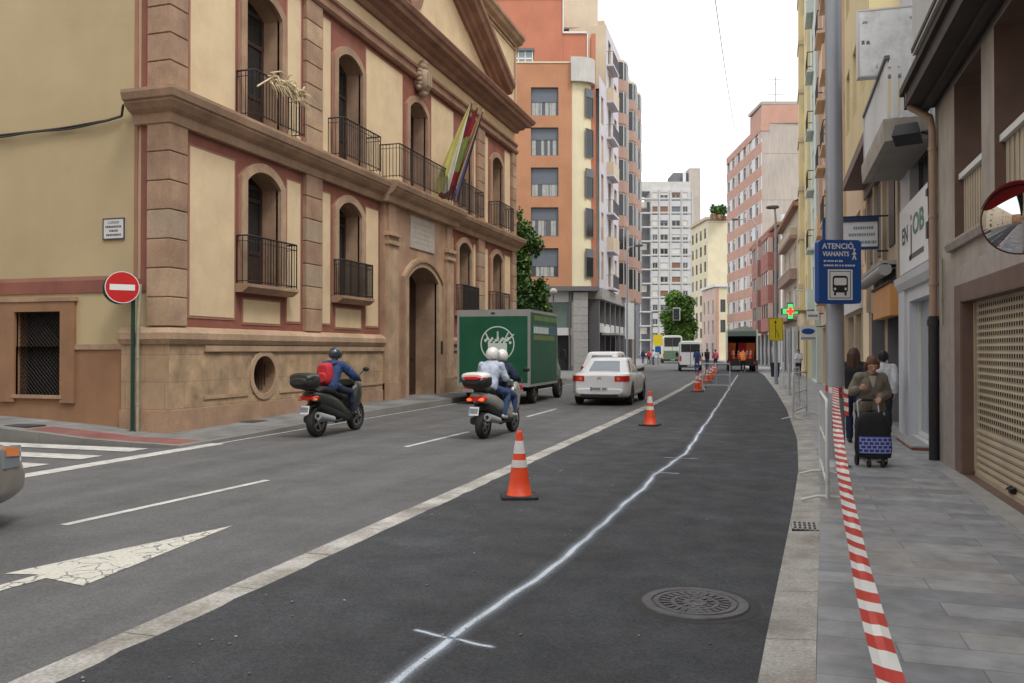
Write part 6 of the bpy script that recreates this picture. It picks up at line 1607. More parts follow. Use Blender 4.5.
for i in range(8): 
    a, c = i / 8, (i + 1) / 8; f = lambda t_: (.13 - .14 * (t_ ** 2), -.42 + .42 * t_)
    (x0, z0), (x1, z1) = f(a), f(c); mb.quad((x0 - .015, -.0245, z0), (x0 + .015, -.0245, z0), (x1 + .015, -.0245, z1), (x1 - .015, -.0245, z1), 'black_mark')
mb.build('arrow', b)
# black litter bin
p = at(775, 43, .03); t = thing('litter_bin', 'black litter bin on the right kerb behind the yellow lane sign', 'litter bin', p); mb = MB(); mb.lathe([(.2, .25), (.24, .95), (.25, .97), (.22, .98), (.2, .9)], 'plastic_black', seg=16); mb.build('bucket', t); mb = MB(); mb.tube([(0, .26, 0), (0, .26, 1.1)], .03, 'plastic_black', 6); mb.build('post', t)
# traffic lights and far signs
def tlight(name, label, base, H, arm, hang=False):
    t = thing(name, label, 'traffic light', base); mb = MB(); mb.tube([(0, 0, 0), (0, 0, H)] + ([(arm, 0, H + .2)] if arm else []), .07, 'frame_grey', 8); mb.build('pole', t)
    x, z = (arm, H - .3) if arm else (0, H - .5); mb = MB(); mb.box(x - .42, x + .42, -.06, -.02, z - .75, z + .75, 'white_sign'); mb.box(x - .34, x + .34, -.3, -.062, z - .66, z + .66, 'plastic_black'); hd = mb.build('signal_head', t)
    mb = MB()
    for i in (-1, 0, 1): mb.lathe([(.001, -.31), (.13, -.31), (.14, -.302)], 'glass_dark', (x, 0, z + .4 * i), 'y', 14); 
    mb.build('lens', hd); return t
tlight('traffic_light', 'traffic light hung on a long arm in front of the green street tree', at(652, 100, .0), 6.2, 2.9); tlight('traffic_light', 'small traffic light on a post beside the brick corner house', at(631, 84, .12), 3.2, 0)
p = at(658, 90, 0); t = thing('diversion_sign', 'yellow road works sign over a small blue one, left of the minibus', 'road sign', p, R(14)); mb = MB(); mb.tube([(0, .04, 0), (0, .04, 3.3)], .03, 'frame_grey', 6); mb.build('post', t); mb = MB(); mb.box(-.5, .5, -.03, 0, 2.1, 3.3, 'yellow_sign'); mb.build('yellow_board', t); mb = MB(); mb.box(-.32, .32, -.03, 0, 1.4, 2.05, 'blue_sign'); mb.build('blue_board', t)
p = at(630, 60, .12); t = thing('banner', 'white vertical banner on a pole at the brick corner house', 'banner', p, R(14)); mb = MB(); mb.tube([(.35, 0, 0), (.35, 0, 5.2)], .04, 'frame_grey', 6); mb.build('pole', t); mb = MB(); mb.box(-.35, .3, -.02, .02, 2.3, 4.9, 'white_sign'); mb.build('panel', t)
# globe lamp by the brick house
p = at(553.5, 44, .12); t = thing('globe_lamp', 'lamp post with a white globe behind the green truck', 'street lamp', p); mb = MB(); mb.tube([(0, 0, 0), (0, 0, 4.4)], .05, 'frame_grey', 8); mb.build('post', t); mb = MB(); mb.ell((0, 0, 4.6), (.2, .2, .17), 'stucco_pale', 16, 10); mb.build('globe', t)
# overhead wire
a, b = at(741, 110, 28.0), at(692, 22, 15.6); mb = MB(); mb.tube([a + (b - a) * (i / 24) + V((0, 0, -1.6 * math.sin(math.pi * i / 24))) for i in range(25)], .02, 'pole_grey', 5); tag(mb.build('overhead_wire'), 'thin overhead wire crossing the white sky above the street', 'wire')
# ------------------------------------------------------------------ vehicles (local: y forward, x right, z up)
def wheel(par, x, y, r, w, side, tyre='rubber', rim='rim', spokes=5, name='wheel'):
    z = r; o = (x, y, z); mb = MB()
    prof = [(r * .66, -w * .42), (r * .9, -w * .5), (r * .98, -w * .4), (r, -w * .2), (r, w * .2), (r * .98, w * .4), (r * .9, w * .5), (r * .66, w * .42), (r * .6, 0), (r * .66, -w * .42)]
    mb.lathe(prof, tyre, o, 'x', 32); wh = mb.build(name, par)
    mb = MB(); s = side * w * .36
    mb.lathe([(r * .67, s), (r * .62, s * 1.02), (r * .6, s * .5), (.02, s * .35)], 'iron_dark', o, 'x', 28); mb.lathe([(r * .67, s), (r * .62, s * 1.12), (r * .57, s)], rim, o, 'x', 28); mb.lathe([(r * .15, s * .6), (r * .15, s * 1.0), (.001, s * 1.05)], rim, o, 'x', 16)
    for i in range(spokes):
        a = 2 * math.pi * i / spokes; d = V((0, math.cos(a), math.sin(a))); n = V((0, -d.z, d.y)); c = V(o) + V((s * .95, 0, 0)); q = V((s * .2, 0, 0))
        A = [c + d * r * .12 - n * r * .09, c + d * r * .6 - n * r * .06, c + d * r * .6 + n * r * .06, c + d * r * .12 + n * r * .09]; mb.hexa([p - q for p in A] + A, rim)
    mb.build('rim', wh); return wh
def plate(par, x, y, z, w=.52, h=.11, txt='4582 KDB', back=True, tilt=0.):
    mb = MB(); mb.box(-w / 2, w / 2, -.006, .0, -h / 2, h / 2, 'plate'); mb.box(-w / 2 + .004, -w / 2 + w * .085, -.0075, -.0005, -h / 2 + .003, h / 2 - .003, 'plate_blue'); M = Matrix.Translation((x, y, z)) @ Matrix.Rotation(tilt, 4, 'X'); mb.xf(M); p = mb.build('number_plate', par)
    mb = MB(); rr = random.Random(int(w * 1000 + z * 77)); n = 7
    for i in range(n):
        if i == 4 and w > .3: continue
        a = -w / 2 + w * .13 + i * w * .115; mb.box(a, a + w * .07, -.0085, -.0055, -h * .3, h * .3, 'ink')
    mb.xf(M); mb.build('plate_characters', p)
    return p
def car(name, label, loc, rz, paint, L=4.4, W=.86, H=1.45, hatch=False, cat='car', plate_=True):
    t = thing(name, label, cat, loc, rz); r = .31; yw = (.85, L - .88)
    ys = sorted(set([0, .06, .2, .4] + [L, L - .05, L - .16, L - .35] + [y + r2 for y in yw for r2 in (-.42, -.375, -.33, -.25, -.13, 0, .13, .25, .33, .375, .42)] + [1.6, 2.0, 2.5]))
    def zarch(y):
        z = .22
        for c in yw:
            q = .375 ** 2 - (y - c) ** 2
            if q > 0: z = max(z, r + math.sqrt(q))
        return z
    def deck(y):
        if hatch: pts = [(0, .92), (.3, .95), (L - 1.4, .95), (L - .5, .84), (L - .1, .68), (L, .6)]
        else: pts = [(0, .86), (.05, .95), (.6, .985), (1.2, .95), (L - 1.45, .95), (L - .6, .86), (L - .12, .72), (L, .6)]
        for (a, za), (b, zb) in zip(pts, pts[1:]):
            if a <= y <= b: return za + (zb - za) * (y - a) / (b - a)
        return pts[-1][1]
    rings = []
    for y in ys:
        e = 1.0; 
        if y < .45: e = 1 - .2 * (1 - y / .45) ** 2.2
        if y > L - .7: e = 1 - .3 * ((y - L + .7) / .7) ** 2.4
        w = W * e; za = zarch(y); zd = deck(y); zb = .22 + (.08 * max(0, 1 - y / .3)) + .06 * max(0, 1 - (L - y) / .3)
        za = max(za, zb)
        half = [(0, zb), (w * .62, zb), (w * .64, max(zb, za)), (w - .035, max(za, zb + .005)), (w - .012, max(za + .03, .36)), (w, max(.55, za + .035)), (w - .01, max(zd - .16, za + .045)), (w - .03, zd - .05), (w - .1, zd), (w * .55, zd + .02), (0, zd + .03)]
        rings.append([(x, y, z) for x, z in half] + [(-x, y, z) for x, z in half[-2:0:-1]])
    mb = MB(); mb.loft(rings, paint); body = mb.build('body', t); bake(body, [('SUBSURF', dict(levels=1, render_levels=1))])
    if hatch: yr0, yr1 = .06, .55
    else: yr0, yr1 = .62, 1.5
    yf0, yf1 = L - 1.15, L - 2.0; zb = .9
    def ring(tt, z, c=.045):
        w = .80 + (.57 - .79) * tt; a = yr0 + (yr1 - yr0) * tt; b = yf0 + (yf1 - yf0) * tt; m_ = 2.35 if not hatch else 2.1; q = 2.6 * c
        half = [(-w + c, a), (w - c, a), (w - .01, a + q), (w, a + q + .34), (w, a + q + .4), (w, m_ - .05), (w, m_ + .05), (w - .01, b - q), (w - c, b)]
        return [(x, y, z) for x, y in half] + [(-x, y, z) for x, y in half[:1:-1]] 
    hz = lambda f_: zb + (H - zb) * f_
    RR = [(0, zb), (.06, hz(.05)), (.12, hz(.11)), (.48, hz(.5)), (.8, hz(.84)), (.86, hz(.9)), (1.0, hz(.98))]
    RR = [ring(tt, z) for tt, z in RR] + [[(x * .76, (y - 2.2) * .86 + 2.2, H + .012) for x, y, z in ring(1.02, H)]]
    NP = len(RR[0]); mb = MB(); cols = {0: ('_win0', 'rear_window'), 2: ('_win2', 'side_window'), 4: ('_win4', 'side_window'), 6: ('_win6', 'side_window'), 8: ('_win8', 'windscreen')}
    # mirrored columns on the left side
    sym = {NP - 7: ('_win10', 'side_window'), NP - 5: ('_win12', 'side_window'), NP - 3: ('_win14', 'side_window')}
    for k_ in ('_win0', '_win2', '_win4', '_win6', '_win8', '_win10', '_win12', '_win14'): MATS[k_] = MATS['glass_rear' if k_ == '_win0' else 'car_glass']
    cols.update(sym)
    pts = [p for r_ in RR for p in r_]; mb.v = [tuple(p) for p in pts]
    for i in range(len(RR) - 1):
        for k_ in range(NP):
            mb.f.append([i * NP + k_, i * NP + (k_ + 1) % NP, (i + 1) * NP + (k_ + 1) % NP, (i + 1) * NP + k_]); mb.sm.append(True)
            mb.m.append(cols[k_][0] if 2 <= i <= 3 and k_ in cols else paint)
    mb.f.append(list(range((len(RR) - 1) * NP, len(RR) * NP))); mb.m.append(paint); mb.sm.append(True)
    names = []; [names.append(q) for q in mb.m if q not in names]
    gh = mb.build('cabin', t); bake(gh, [('SUBSURF', dict(levels=2, render_levels=2))])
    src = gh.data; keep = MB(); groups = {}
    for p_ in src.polygons: groups.setdefault(names[p_.material_index], []).append(tuple(p_.vertices))
    vv = [v_.co.copy() for v_ in src.vertices]
    def sub(fs, m_, nm, par, push=0.):
        q = MB(); ix = {}
        for f_ in fs:
            for v_ in f_:
                if v_ not in ix: ix[v_] = len(q.v); q.v.append(tuple(vv[v_] + src.vertices[v_].normal * push))
            q.f.append([ix[v_] for v_ in f_]); q.m.append(m_); q.sm.append(True)
        return q.build(nm, par, fix=False)
    shell_ = sub(groups[paint], paint, 'cabin', t)
    for k_, fs in groups.items():
        if k_ != paint: sub(fs, 'glass_rear' if k_ == '_win0' else 'car_glass', dict(cols.values())[k_], shell_, -.004)
    bpy.data.objects.remove(gh)
    for s in (-1, 1):
        mb = MB(); mb.hexa([(s * .74, yf0 - .52, .95), (s * .95, yf0 - .5, .98), (s * .95, yf0 - .42, .98), (s * .74, yf0 - .42, .95), (s * .74, yf0 - .52, 1.02), (s * .95, yf0 - .5, 1.1), (s * .95, yf0 - .4, 1.1), (s * .74, yf0 - .42, 1.02)], 'plastic_black'); mb.build('door_mirror', t)
        # tail lamp wraps the corner
        k = 1.0; mb = MB(); z0, z1 = (.72, .88) if not hatch else (.7, 1.0)
        def bx(y): return W * (1 - .2 * (1 - y / .45) ** 2.2) if y < .45 else W
        pts = [(bx(0) - .24, -.012), (bx(0) - .02, -.008), (bx(.04) + .008, .04), (bx(.12) + .008, .12), (bx(.26) + .006, .26)]
        for (xa, ya), (xb, yb) in zip(pts, pts[1:]): mb.hexa([(s * xa, ya, z0), (s * xb, yb, z0), (s * (xb - .05), yb + .05, z0), (s * (xa - .05), ya + .05, z0), (s * xa, ya, z1), (s * xb, yb, z1 + .01), (s * (xb - .05), yb + .05, z1), (s * (xa - .05), ya + .05, z1)], 'tail_red')
        tl = mb.build('tail_lamp', t); mb = MB(); mb.box(min(s * (bx(0) - .18), s * (bx(0) - .1)), max(s * (bx(0) - .18), s * (bx(0) - .1)), -.018, -.0, z0 + .04, z1 - .04, 'indicator'); mb.build('indicator', tl)
        mb = MB()
        def fx(y): q = L - y; return W * (1 - .3 * ((.7 - q) / .7) ** 2.4) if q < .7 else W
        pf = [(fx(L - .02) - .25, L - .0), (fx(L - .06) - .05, L - .05), (fx(L - .18) + .006, L - .18), (fx(L - .42) + .006, L - .42)]
        for (xa, ya), (xb, yb) in zip(pf, pf[1:]): mb.hexa([(s * xa, ya, .56), (s * xb, yb, .57), (s * (xb - .06), yb - .05, .57), (s * (xa - .06), ya - .05, .56), (s * xa, ya, .69), (s * xb, yb, .74), (s * (xb - .06), yb - .05, .74), (s * (xa - .06), ya - .05, .69)], 'glass_sky')
        hl = mb.build('headlamp', t); mb = MB(); mb.hexa([(s * (fx(L - .2) + .012), L - .2, .66), (s * (fx(L - .4) + .012), L - .4, .68), (s * (fx(L - .4) - .03), L - .4, .68), (s * (fx(L - .2) - .03), L - .2, .66), (s * (fx(L - .2) + .006), L - .2, .74), (s * (fx(L - .4) + .006), L - .4, .765), (s * (fx(L - .4) - .03), L - .4, .765), (s * (fx(L - .2) - .03), L - .2, .74)], 'indicator'); mb.build('indicator', hl)
        for y in yw: wheel(t, s * (W - .11), y, r, .2, s)
        for y in ((2.35, 3.05) if not hatch else (2.3,)): mb = MB(); mb.box(min(s * (W - .02), s * (W + .012)), max(s * (W - .02), s * (W + .012)), y - .75, y - .57, .78, .81, paint); mb.build('door_handle', t)
    mb = MB(); mb.box(-.6, .6, .3, L - .3, .16, .3, 'iron_dark'); mb.build('underbody', t)
    mb = MB(); mb.lofty([(-.05, .42, .66, .07), (-.035, .42, .7, .09), (.1, .42, .72, .1), ], paint, p=5); mb.box(-.55, .55, -.035, .05, .25, .33, 'plastic_black'); mb.build('rear_bumper', t)
    mb = MB(); mb.lofty([(L - .15, .42, .62, .1), (L - .02, .42, .56, .09), (L + .01, .42, .5, .06)], paint, p=5); mb.box(-.42, .42, L - .03, L + .006, .5, .57, 'plastic_black'); mb.build('front_bumper', t)
    if plate_: plate(t, 0, -.055, .5)
    mb = MB()
    for z in (.8, .835): mb.poly([(-.06, -.012, z - .03), (0, -.012, z), (.06, -.012, z - .03), (.06, -.012, z - .015), (0, -.012, z + .018), (-.06, -.012, z - .015)], 'chrome')
    mb.build('emblem', t)
    return t
mat('glass_rear', (.16, .19, .22), .08, .15, 2, spec=.8, coat=.5)
car('white_car', 'white saloon car seen from behind in the right hand lane', (-4.95, 24.4, .005), R(1.0), 'paint_white', W=.875, H=1.41)
car('white_car', 'white car half hidden ahead of the saloon, only its roof showing', (-6.5, 32.2, .005), R(1), 'paint_white', L=4.1, hatch=True, H=1.58)
car('silver_car', 'silver beige car entering at the left edge, only its front corner showing', (-7.62, 1.98, .005), R(-2), 'paint_silver', L=4.35, plate_=False)

# ---- green box truck
t = thing('box_truck', 'dark green box truck with a white circle logo on its rear door', 'truck', (-8.12, 24.0, .005), R(1)); TR = t
w, z0, z1, L1 = 1.15, .54, 2.86, 3.55
mb = MB(); mb.box(-w + .03, w - .03, .03, L1 - .02, z0 + .02, z1 - .02, 'truck_panel'); bx = mb.build('cargo_box', t)
mb = MB()
for x0, x1 in ((-w, -w + .07), (w - .07, w)):
    mb.box(x0, x1, 0, .08, z0, z1, 'truck_frame'); mb.box(x0, x1, L1 - .06, L1, z0, z1, 'truck_frame')
mb.box(-w + .071, w - .071, -.01, .08, z1 - .2, z1, 'truck_frame'); mb.box(-w + .071, w - .071, .0, .08, z0, z0 + .12, 'truck_frame')
for x0, x1 in ((-w, -w + .05), (w - .05, w)): mb.box(x0, x1, .081, L1 - .061, z1 - .08, z1, 'truck_frame'); mb.box(x0, x1, .081, L1 - .061, z0, z0 + .08, 'truck_frame')
mb.box(-w, w, .081, L1, z1 - .019, z1 + .006, 'truck_frame'); mb.build('box_frame', t)
mb = MB(); mb.box(-.06, .06, -.02, .0, z1 - .13, z1 - .08, 'iron_dark'); mb.build('marker_lamp', t)
mb = MB(); mb.box(-w + .072, w - .072, -.004, .03, z0 + .121, z1 - .201, 'truck_panel'); rd = mb.build('rear_shutter', t)
lc = (.14, 1.83); N = 48
mb = MB()
for i in range(N):
    a0, a1 = 2 * math.pi * i / N, 2 * math.pi * (i + 1) / N; P = lambda r, a: (lc[0] + r * math.cos(a), -.0055, lc[1] + r * math.sin(a)); mb.quad(P(.5, a0), P(.5, a1), P(.535, a1), P(.535, a0), 'logo_white')
mb.box(lc[0] - .3, lc[0] + .3, -.0065, -.0045, lc[1] - .33, lc[1] + .02, 'logo_white')
rr = random.Random(2)
for i in range(15):
    x = lc[0] - .38 + i * .055; z = lc[1] + .1 + .07 * math.sin(i * 2.1); mb.poly([(x + .045 * (1 + .3 * math.sin(k + i)) * math.cos(k * 2 * math.pi / 7), -.0058, z + .05 * math.sin(k * 2 * math.pi / 7)) for k in range(7)], 'logo_white')
for dx, a in ((-.24, .5), (.0, .0), (.02, .02), (.2, -.5), (.3, -.8)):
    p = V((lc[0] + dx, -.0055, lc[1] + .08)); d = V((-math.sin(a), 0, math.cos(a))) * .3; n = V((d.z, 0, -d.x)).normalized() * .02; mb.quad(p - n, p + n, p + d + n, p + d - n, 'logo_white')
mb.build('logo', rd)
mb = MB(); mb.ell((.55, -.03, 1.0), (.08, .03, .1), 'chrome', 10, 6); mb.box(.47, .63, -.01, .0, .86, 1.12, 'logo_white'); mb.build('door_handle', rd)
mb = MB(); mb.box(w + .0, w + .0045, .5, L1 - .1, 2.55, 2.7, 'truck_yellow'); mb.box(w, w + .0045, .3, L1 - .15, 2.12, 2.42, 'truck_blue'); mb.box(w, w + .0045, .4, L1 - .4, 1.95, 2.1, 'truck_yellow')
y = .45
while y < 2.3: d = rr.uniform(.1, .16); mb.box(w, w + .0065, y, y + d, 2.16, 2.36, 'logo_white'); y += d + .035
mb.box(w - .031, w - .001, .082, L1 - .061, z0 + .081, z1 - .081, 'truck_panel')
mb.build('side_panel', bx)
mb = MB(); mb.box(-.85, .85, .02, L1 + 1.6, .38, .6, 'iron_dark'); mb.box(-.95, .95, -.06, .0, .36, .46, 'truck_frame'); mb.build('chassis', t)
for s in (-1, 1):
    mb = MB(); mb.box(min(s * .66, s * .92), max(s * .66, s * .92), -.03, .06, .47, .6, 'tail_red'); mb.build('tail_lamp', t)
    for y in (.95, L1 + .75): wheel(t, s * .97, y, .35, .22, s)
    mb = MB(); mb.tube([(s * .95, L1 + .7, 1.5), (s * 1.12, L1 + .75, 1.5)], .02, 'plastic_black', 6); mb.lofty([(L1 + .7, 1.5, .1, .17, s * 1.17), (L1 + .8, 1.5, .1, .17, s * 1.17)], 'plastic_black'); mb.build('door_mirror', t)
mb = MB(); secs = [(L1 + .02, 1.4, .93, .85), (L1 + .5, 1.4, .94, .85), (L1 + .9, 1.22, .93, .68), (L1 + 1.25, .95, .9, .42), (L1 + 1.75, .82, .86, .32), (L1 + 1.85, .75, .75, .2)]
mb.lofty(secs, 'paint_green', 24, 5); cb = mb.build('cab', t)
for s in (-1, 1): mb = MB(); mb.box(min(s * .935, s * .948), max(s * .935, s * .948), L1 + .15, L1 + .75, 1.3, 1.85, 'car_glass'); mb.build('side_window', cb)
plate(t, -.3, -.065, .41, .4, .1)

# ---- vans, minibus and works truck far down the street
def van(name, label, loc, rz, paint, W=.95, L=4.8, H=2.35, low=None, cat='van', glass_h=(.58, .88), roofw=.9):
    t = thing(name, label, cat, loc, rz); mb = MB(); zc, hh = (H + .3) / 2, (H - .3) / 2
    mb.lofty([(0, zc, W * .93, hh * .96), (.1, zc, W * .98, hh), (L * .6, zc, W, hh), (L * .78, zc - .12 * H / 2, W * .98, hh - .12 * H / 2), (L * .92, .85, W * .95, .5), (L, .75, W * .85, .35)], paint, 28, 7); b = mb.build('body', t)
    mb = MB(); mb.box(-W * .8, W * .8, -.015, .0, .3 + (H - .3) * glass_h[0], .3 + (H - .3) * glass_h[1], 'car_glass'); mb.build('rear_window', b)
    if low: mb = MB(); mb.box(-W * .88, W * .88, -.012, .0, .34, .3 + (H - .3) * .4, low); mb.build('rear_panel', b)
    mb = MB(); mb.box(-.02, .02, -.02, 0, .4, H * .9, 'frame_grey'); mb.build('door_gap', b)
    mb = MB(); mb.box(-W * .95, W * .95, -.1, .1, .28, .5, 'plastic_black'); mb.build('bumper', t)
    for s in (-1, 1):
        mb = MB(); mb.box(min(s * W * .78, s * W * .93), max(s * W * .78, s * W * .93), -.03, .05, .8, 1.2, 'tail_red'); mb.build('tail_lamp', t)
        for y in (.9, L - .9): wheel(t, s * (W - .1), y, .33, .2, s)
        mb = MB(); mb.box(min(s * W, s * (W + .22)), max(s * W, s * (W + .22)), L * .72, L * .74, 1.1, 1.45, 'plastic_black'); mb.build('door_mirror', t)
    plate(t, 0, -.105, .42)
    return t
p = at(690.5, 65); van('white_van', 'plain white delivery van with closed rear doors beside the man in blue', (p.x, p.y, .005), R(7), 'paint_white', W=.88)
p = at(672.5, 104); van('minibus', 'white and green minibus ahead of the delivery van', (p.x, p.y, .005), R(9), 'minibus_white', W=1.25, L=7, H=3.45, low='minibus_green', cat='bus', glass_h=(.56, .92))
p = at(742, 64); t = thing('works_truck', 'open dark works truck loaded with orange road gear at the end of the new asphalt', 'truck', (p.x, p.y, .012), R(4))
w, L1, z0, z1 = 1.12, 4.6, .95, 3.05
mb = MB(); mb.box(-w, w, 0, L1, z0 - .12, z0, 'iron_dark'); mb.box(-w, -w + .05, .05, L1, z0, z1, 'truck_grey'); mb.box(w - .05, w, .05, L1, z0, z1, 'truck_grey'); mb.box(-w, w, L1, L1 + .05, z0, z1, 'stucco_darkgrey'); mb.box(-w, w, 0, L1 + .05, z1 + .002, z1 + .06, 'truck_grey'); mb.build('cargo_box', t)
mb = MB()
for s in (-1, 1): mb.box(s * w - .06, s * w + .06, -.05, .049, z0 - .1, z1 + .15, 'frame_white')
mb.box(-w, w, -.04, .04, z1 - .35, z1 + .001, 'shop_green'); mb.build('rear_frame', t)
mb = MB(); mb.prism([(-w, .1, z1 + .061), (w, .1, z1 + .061), (0.3, .1, z1 + .45)], (0, L1, 0), 'awning_grey'); mb.build('roof_cover', t)
rr = random.Random(6)
mb = MB(); mb.box(-.9, .9, -.5, -.05, .45, .55, 'iron_dark'); mb.box(-1.1, 1.1, -.1, -.05, .5, .85, 'iron_dark'); mb.build('tail_lift', t)
mb = MB(); mb.box(-.9, .9, .2, L1 + 1.8, .5, .82, 'iron_dark'); mb.build('chassis', t)
for s in (-1, 1):
    for y in (1.2, L1 + .9): wheel(t, s * .9, y, .42, .3, s)
    mb = MB(); mb.box(s * .95 - .1, s * .95 + .1, -.12, -.09, .6, .75, 'tail_red'); mb.build('tail_lamp', t)
mb = MB(); mb.lofty([(L1 + .1, 1.6, 1.05, 1.0), (L1 + 1.2, 1.5, 1.05, .9), (L1 + 1.7, 1.2, 1.0, .6)], 'paint_white', 20, 6); mb.build('cab', t)
Mx = t.matrix_basis
for i, (x, y, z) in enumerate([(-.6, .5, z0), (.1, .45, z0), (.65, .5, z0), (-.25, .95, z0), (.4, 1.0, z0), (-.7, 1.3, z0), (.72, .95, z0)]):
    q = Mx @ V((x, y, z + .002)); c = dup(cone, loc=q, rz=i, label='orange traffic cone loaded in the open works truck', group='cones in the works truck')
for i, (x, y, z, m) in enumerate([(-.75, 1.7, z0, 'orange_gear'), (.1, 1.8, z0, 'cloth_red'), (.7, 1.75, z0, 'orange_gear')]):
    q = Mx @ V((x, y, z + .002)); b = thing('gear_bin', ('orange plastic gear bin on the left inside the works truck', 'dark red gear bin in the middle of the works truck', 'orange plastic gear bin on the right inside the works truck')[i], 'bin', q, R(4)); mb = MB(); mb.loft([[(-.26, -.26, 0), (.26, -.26, 0), (.26, .26, 0), (-.26, .26, 0)], [(-.33, -.33, 1.15), (.33, -.33, 1.15), (.33, .33, 1.15), (-.33, .33, 1.15)]], m, smooth=False); mb.build('body', b); mb = MB(); mb.box(-.36, .36, -.36, .36, 1.152, 1.25, m); mb.build('lid', b)

# ---- motor scooters
def scooter(name, label, loc, rz, main, second, case_m, big=True, lit=False, refl=True):
    t = thing(name, label, 'scooter', loc, rz)
    yr, yf, rw = -.70, .74, (.29 if big else .25)
    for y, nm in ((yr, 'rear_wheel'), (yf, 'front_wheel')): wheel(t, 0, y, rw, .14 if y < 0 else .12, 1, spokes=5, name=nm)
    mb = MB(); mb.lofty([(-1.03, .80, .05, .05), (-.98, .79, .14, .08), (-.75, .74, .20, .12), (-.45, .66, .22, .16), (-.15, .55, .22, .16), (.05, .44, .2, .14), (.3, .36, .19, .09)], main, 20, 2.6); body = mb.build('body', t)
    mb = MB(); mb.lofty([(-.78, .62, .15, .1), (-.5, .5, .19, .12), (-.2, .4, .2, .12), (.1, .31, .19, .09), (.35, .29, .16, .07)], 'plastic_black', 18, 2.6); mb.build('side_cover', t)
    mb = MB(); mb.lofty([(.27, .42, .18, .16), (.36, .56, .22, .26), (.46, .66, .25, .34), (.56, .74, .24, .32), (.66, .8, .2, .24), (.76, .78, .12, .13), (.8, .76, .05, .05)], main, 20, 2.4); mb.build('front_fairing', t)
    mb = MB(); mb.lofty([(.45, .6, .075, .05), (.6, .62, .085, .05), (.8, .58, .085, .045), (.98, .44, .06, .03)], second, 16, 2.4); mb.build('front_mudguard', t)
    mb = MB(); mb.lofty([(-1.08, .5, .05, .02), (-.95, .6, .08, .03), (-.7, .62, .085, .03), (-.5, .56, .06, .03)], 'plastic_black', 14, 2.4); mb.build('rear_mudguard', t)
    mb = MB(); mb.lofty([(-.86, .86, .13, .03), (-.7, .9, .17, .07), (-.4, .86, .18, .08), (-.32, .83, .18, .07), (-.1, .76, .15, .07), (.08, .7, .1, .04)], 'seat_black', 18, 2.8); mb.build('seat', t)
    mb = MB(); mb.tube([(-.1, .6, .5), (-.1, yf, rw)], .03, 'alu', 8); mb.tube([(.1, .6, .5), (.1, yf, rw)], .03, 'alu', 8); mb.build('fork', t)
    mb = MB(); mb.tube([(-.36, .3, 1.04), (-.3, .36, 1.05), (-.1, .46, 1.02), (.1, .46, 1.02), (.3, .36, 1.05), (.36, .3, 1.04)], .017, 'plastic_black', 8); mb.lofty([(.36, 1.0, .16, .06), (.5, .98, .14, .06), (.56, .96, .05, .03)], main, 14); hb = mb.build('handlebar', t)
    for s in (-1, 1):
        mb = MB(); mb.tube([(s * .2, .4, 1.05), (s * .34, .44, 1.22), (s * .4, .43, 1.25)], .008, 'plastic_black', 6); mb.ell((s * .42, .43, 1.26), (.075, .025, .045), 'plastic_black', 12, 8); mb.build('mirror', hb)
    if big:
        mb = MB(); rows = []
        for i in range(6):
            f = i / 5; y = .62 - .3 * f; z = 1.0 + .42 * f; ww = .22 * (1 - .35 * f * f); rows.append([(-ww + 2 * ww * k / 8, y - .1 * ((k - 4) / 4) ** 2, z) for k in range(9)])
        for a, b in zip(rows, rows[1:]):
            for k in range(8): mb.quad(a[k], a[k + 1], b[k + 1], b[k], 'screen'); mb.sm[-1] = True
        mb.build('windscreen', t, fix=False)
    # top case
    mb = MB(); Y0, Zc = (-1.32, 1.06) if big else (-1.2, 1.08)
    mb.lofty([(Y0, Zc, .12, .05), (Y0 + .05, Zc, .22, .11), (Y0 + .15, Zc, .27, .145), (Y0 + .3, Zc, .27, .145), (Y0 + .4, Zc + .01, .22, .12), (Y0 + .45, Zc + .01, .12, .06)], 'plastic_black', 22, 3); tc_ = mb.build('top_case', t)
    mb = MB(); mb.lofty([(Y0 + .02, Zc + .06, .2, .06), (Y0 + .1, Zc + .075, .26, .085), (Y0 + .3, Zc + .075, .262, .088), (Y0 + .42, Zc + .07, .19, .06)], case_m, 20, 2.6); mb.build('lid', tc_)
    if refl:
      mb = MB(); mb.lofty([(Y0 - .012, Zc + .055, .13, .025), (Y0 + .03, Zc + .06, .215, .032), (Y0 + .1, Zc + .06, .268, .03)], 'tail_red', 16, 3); mb.build('reflector', tc_)
    mb = MB(); mb.tube([(-.1, -.75, .86), (-.1, Y0 + .25, Zc - .14), (.1, Y0 + .25, Zc - .14), (.1, -.75, .86)], .016, 'plastic_black', 6); mb.build('rack', t)
    # lamps, plate, exhaust, stand
    mb = MB(); mb.lofty([(-1.06, .74, .1, .035), (-1.02, .75, .17, .05), (-.92, .75, .19, .05)], 'tail_red', 16, 3); tl = mb.build('tail_lamp', t)
    for s in (-1, 1): mb = MB(); mb.ell((s * (.12 if lit else .16), -1.05 if lit else -1.02, .735 if lit else .72), (.06, .03, .03), 'tail_lit' if lit else 'indicator', 10, 6); mb.build('indicator', tl)
    plate(t, 0, -1.12, .53, .2, .16, tilt=R(-14))
    mb = MB(); mb.tube([(.18, -.1, .28), (.2, -.35, .26), (.22, -.5, .32)], .03, 'iron_dark', 8); mb.tube([(.22, -.48, .32), (.22, -1.0, .42)], [.06, .075], 'truck_grey', 14); mb.tube([(.22, -1.0, .42), (.22, -1.03, .426)], .03, 'hole', 8); mb.build('exhaust', t)
    mb = MB(); mb.lofty([(-.85, .33, .06, .07, -.14), (-.6, .33, .08, .1, -.14), (-.2, .33, .1, .1, -.1)], 'plastic_black', 14); mb.build('engine_cover', t)
    mb = MB(); mb.ell((0, .8, .82), (.1, .04, .05), 'glass_sky', 14, 8); mb.build('headlamp', t)
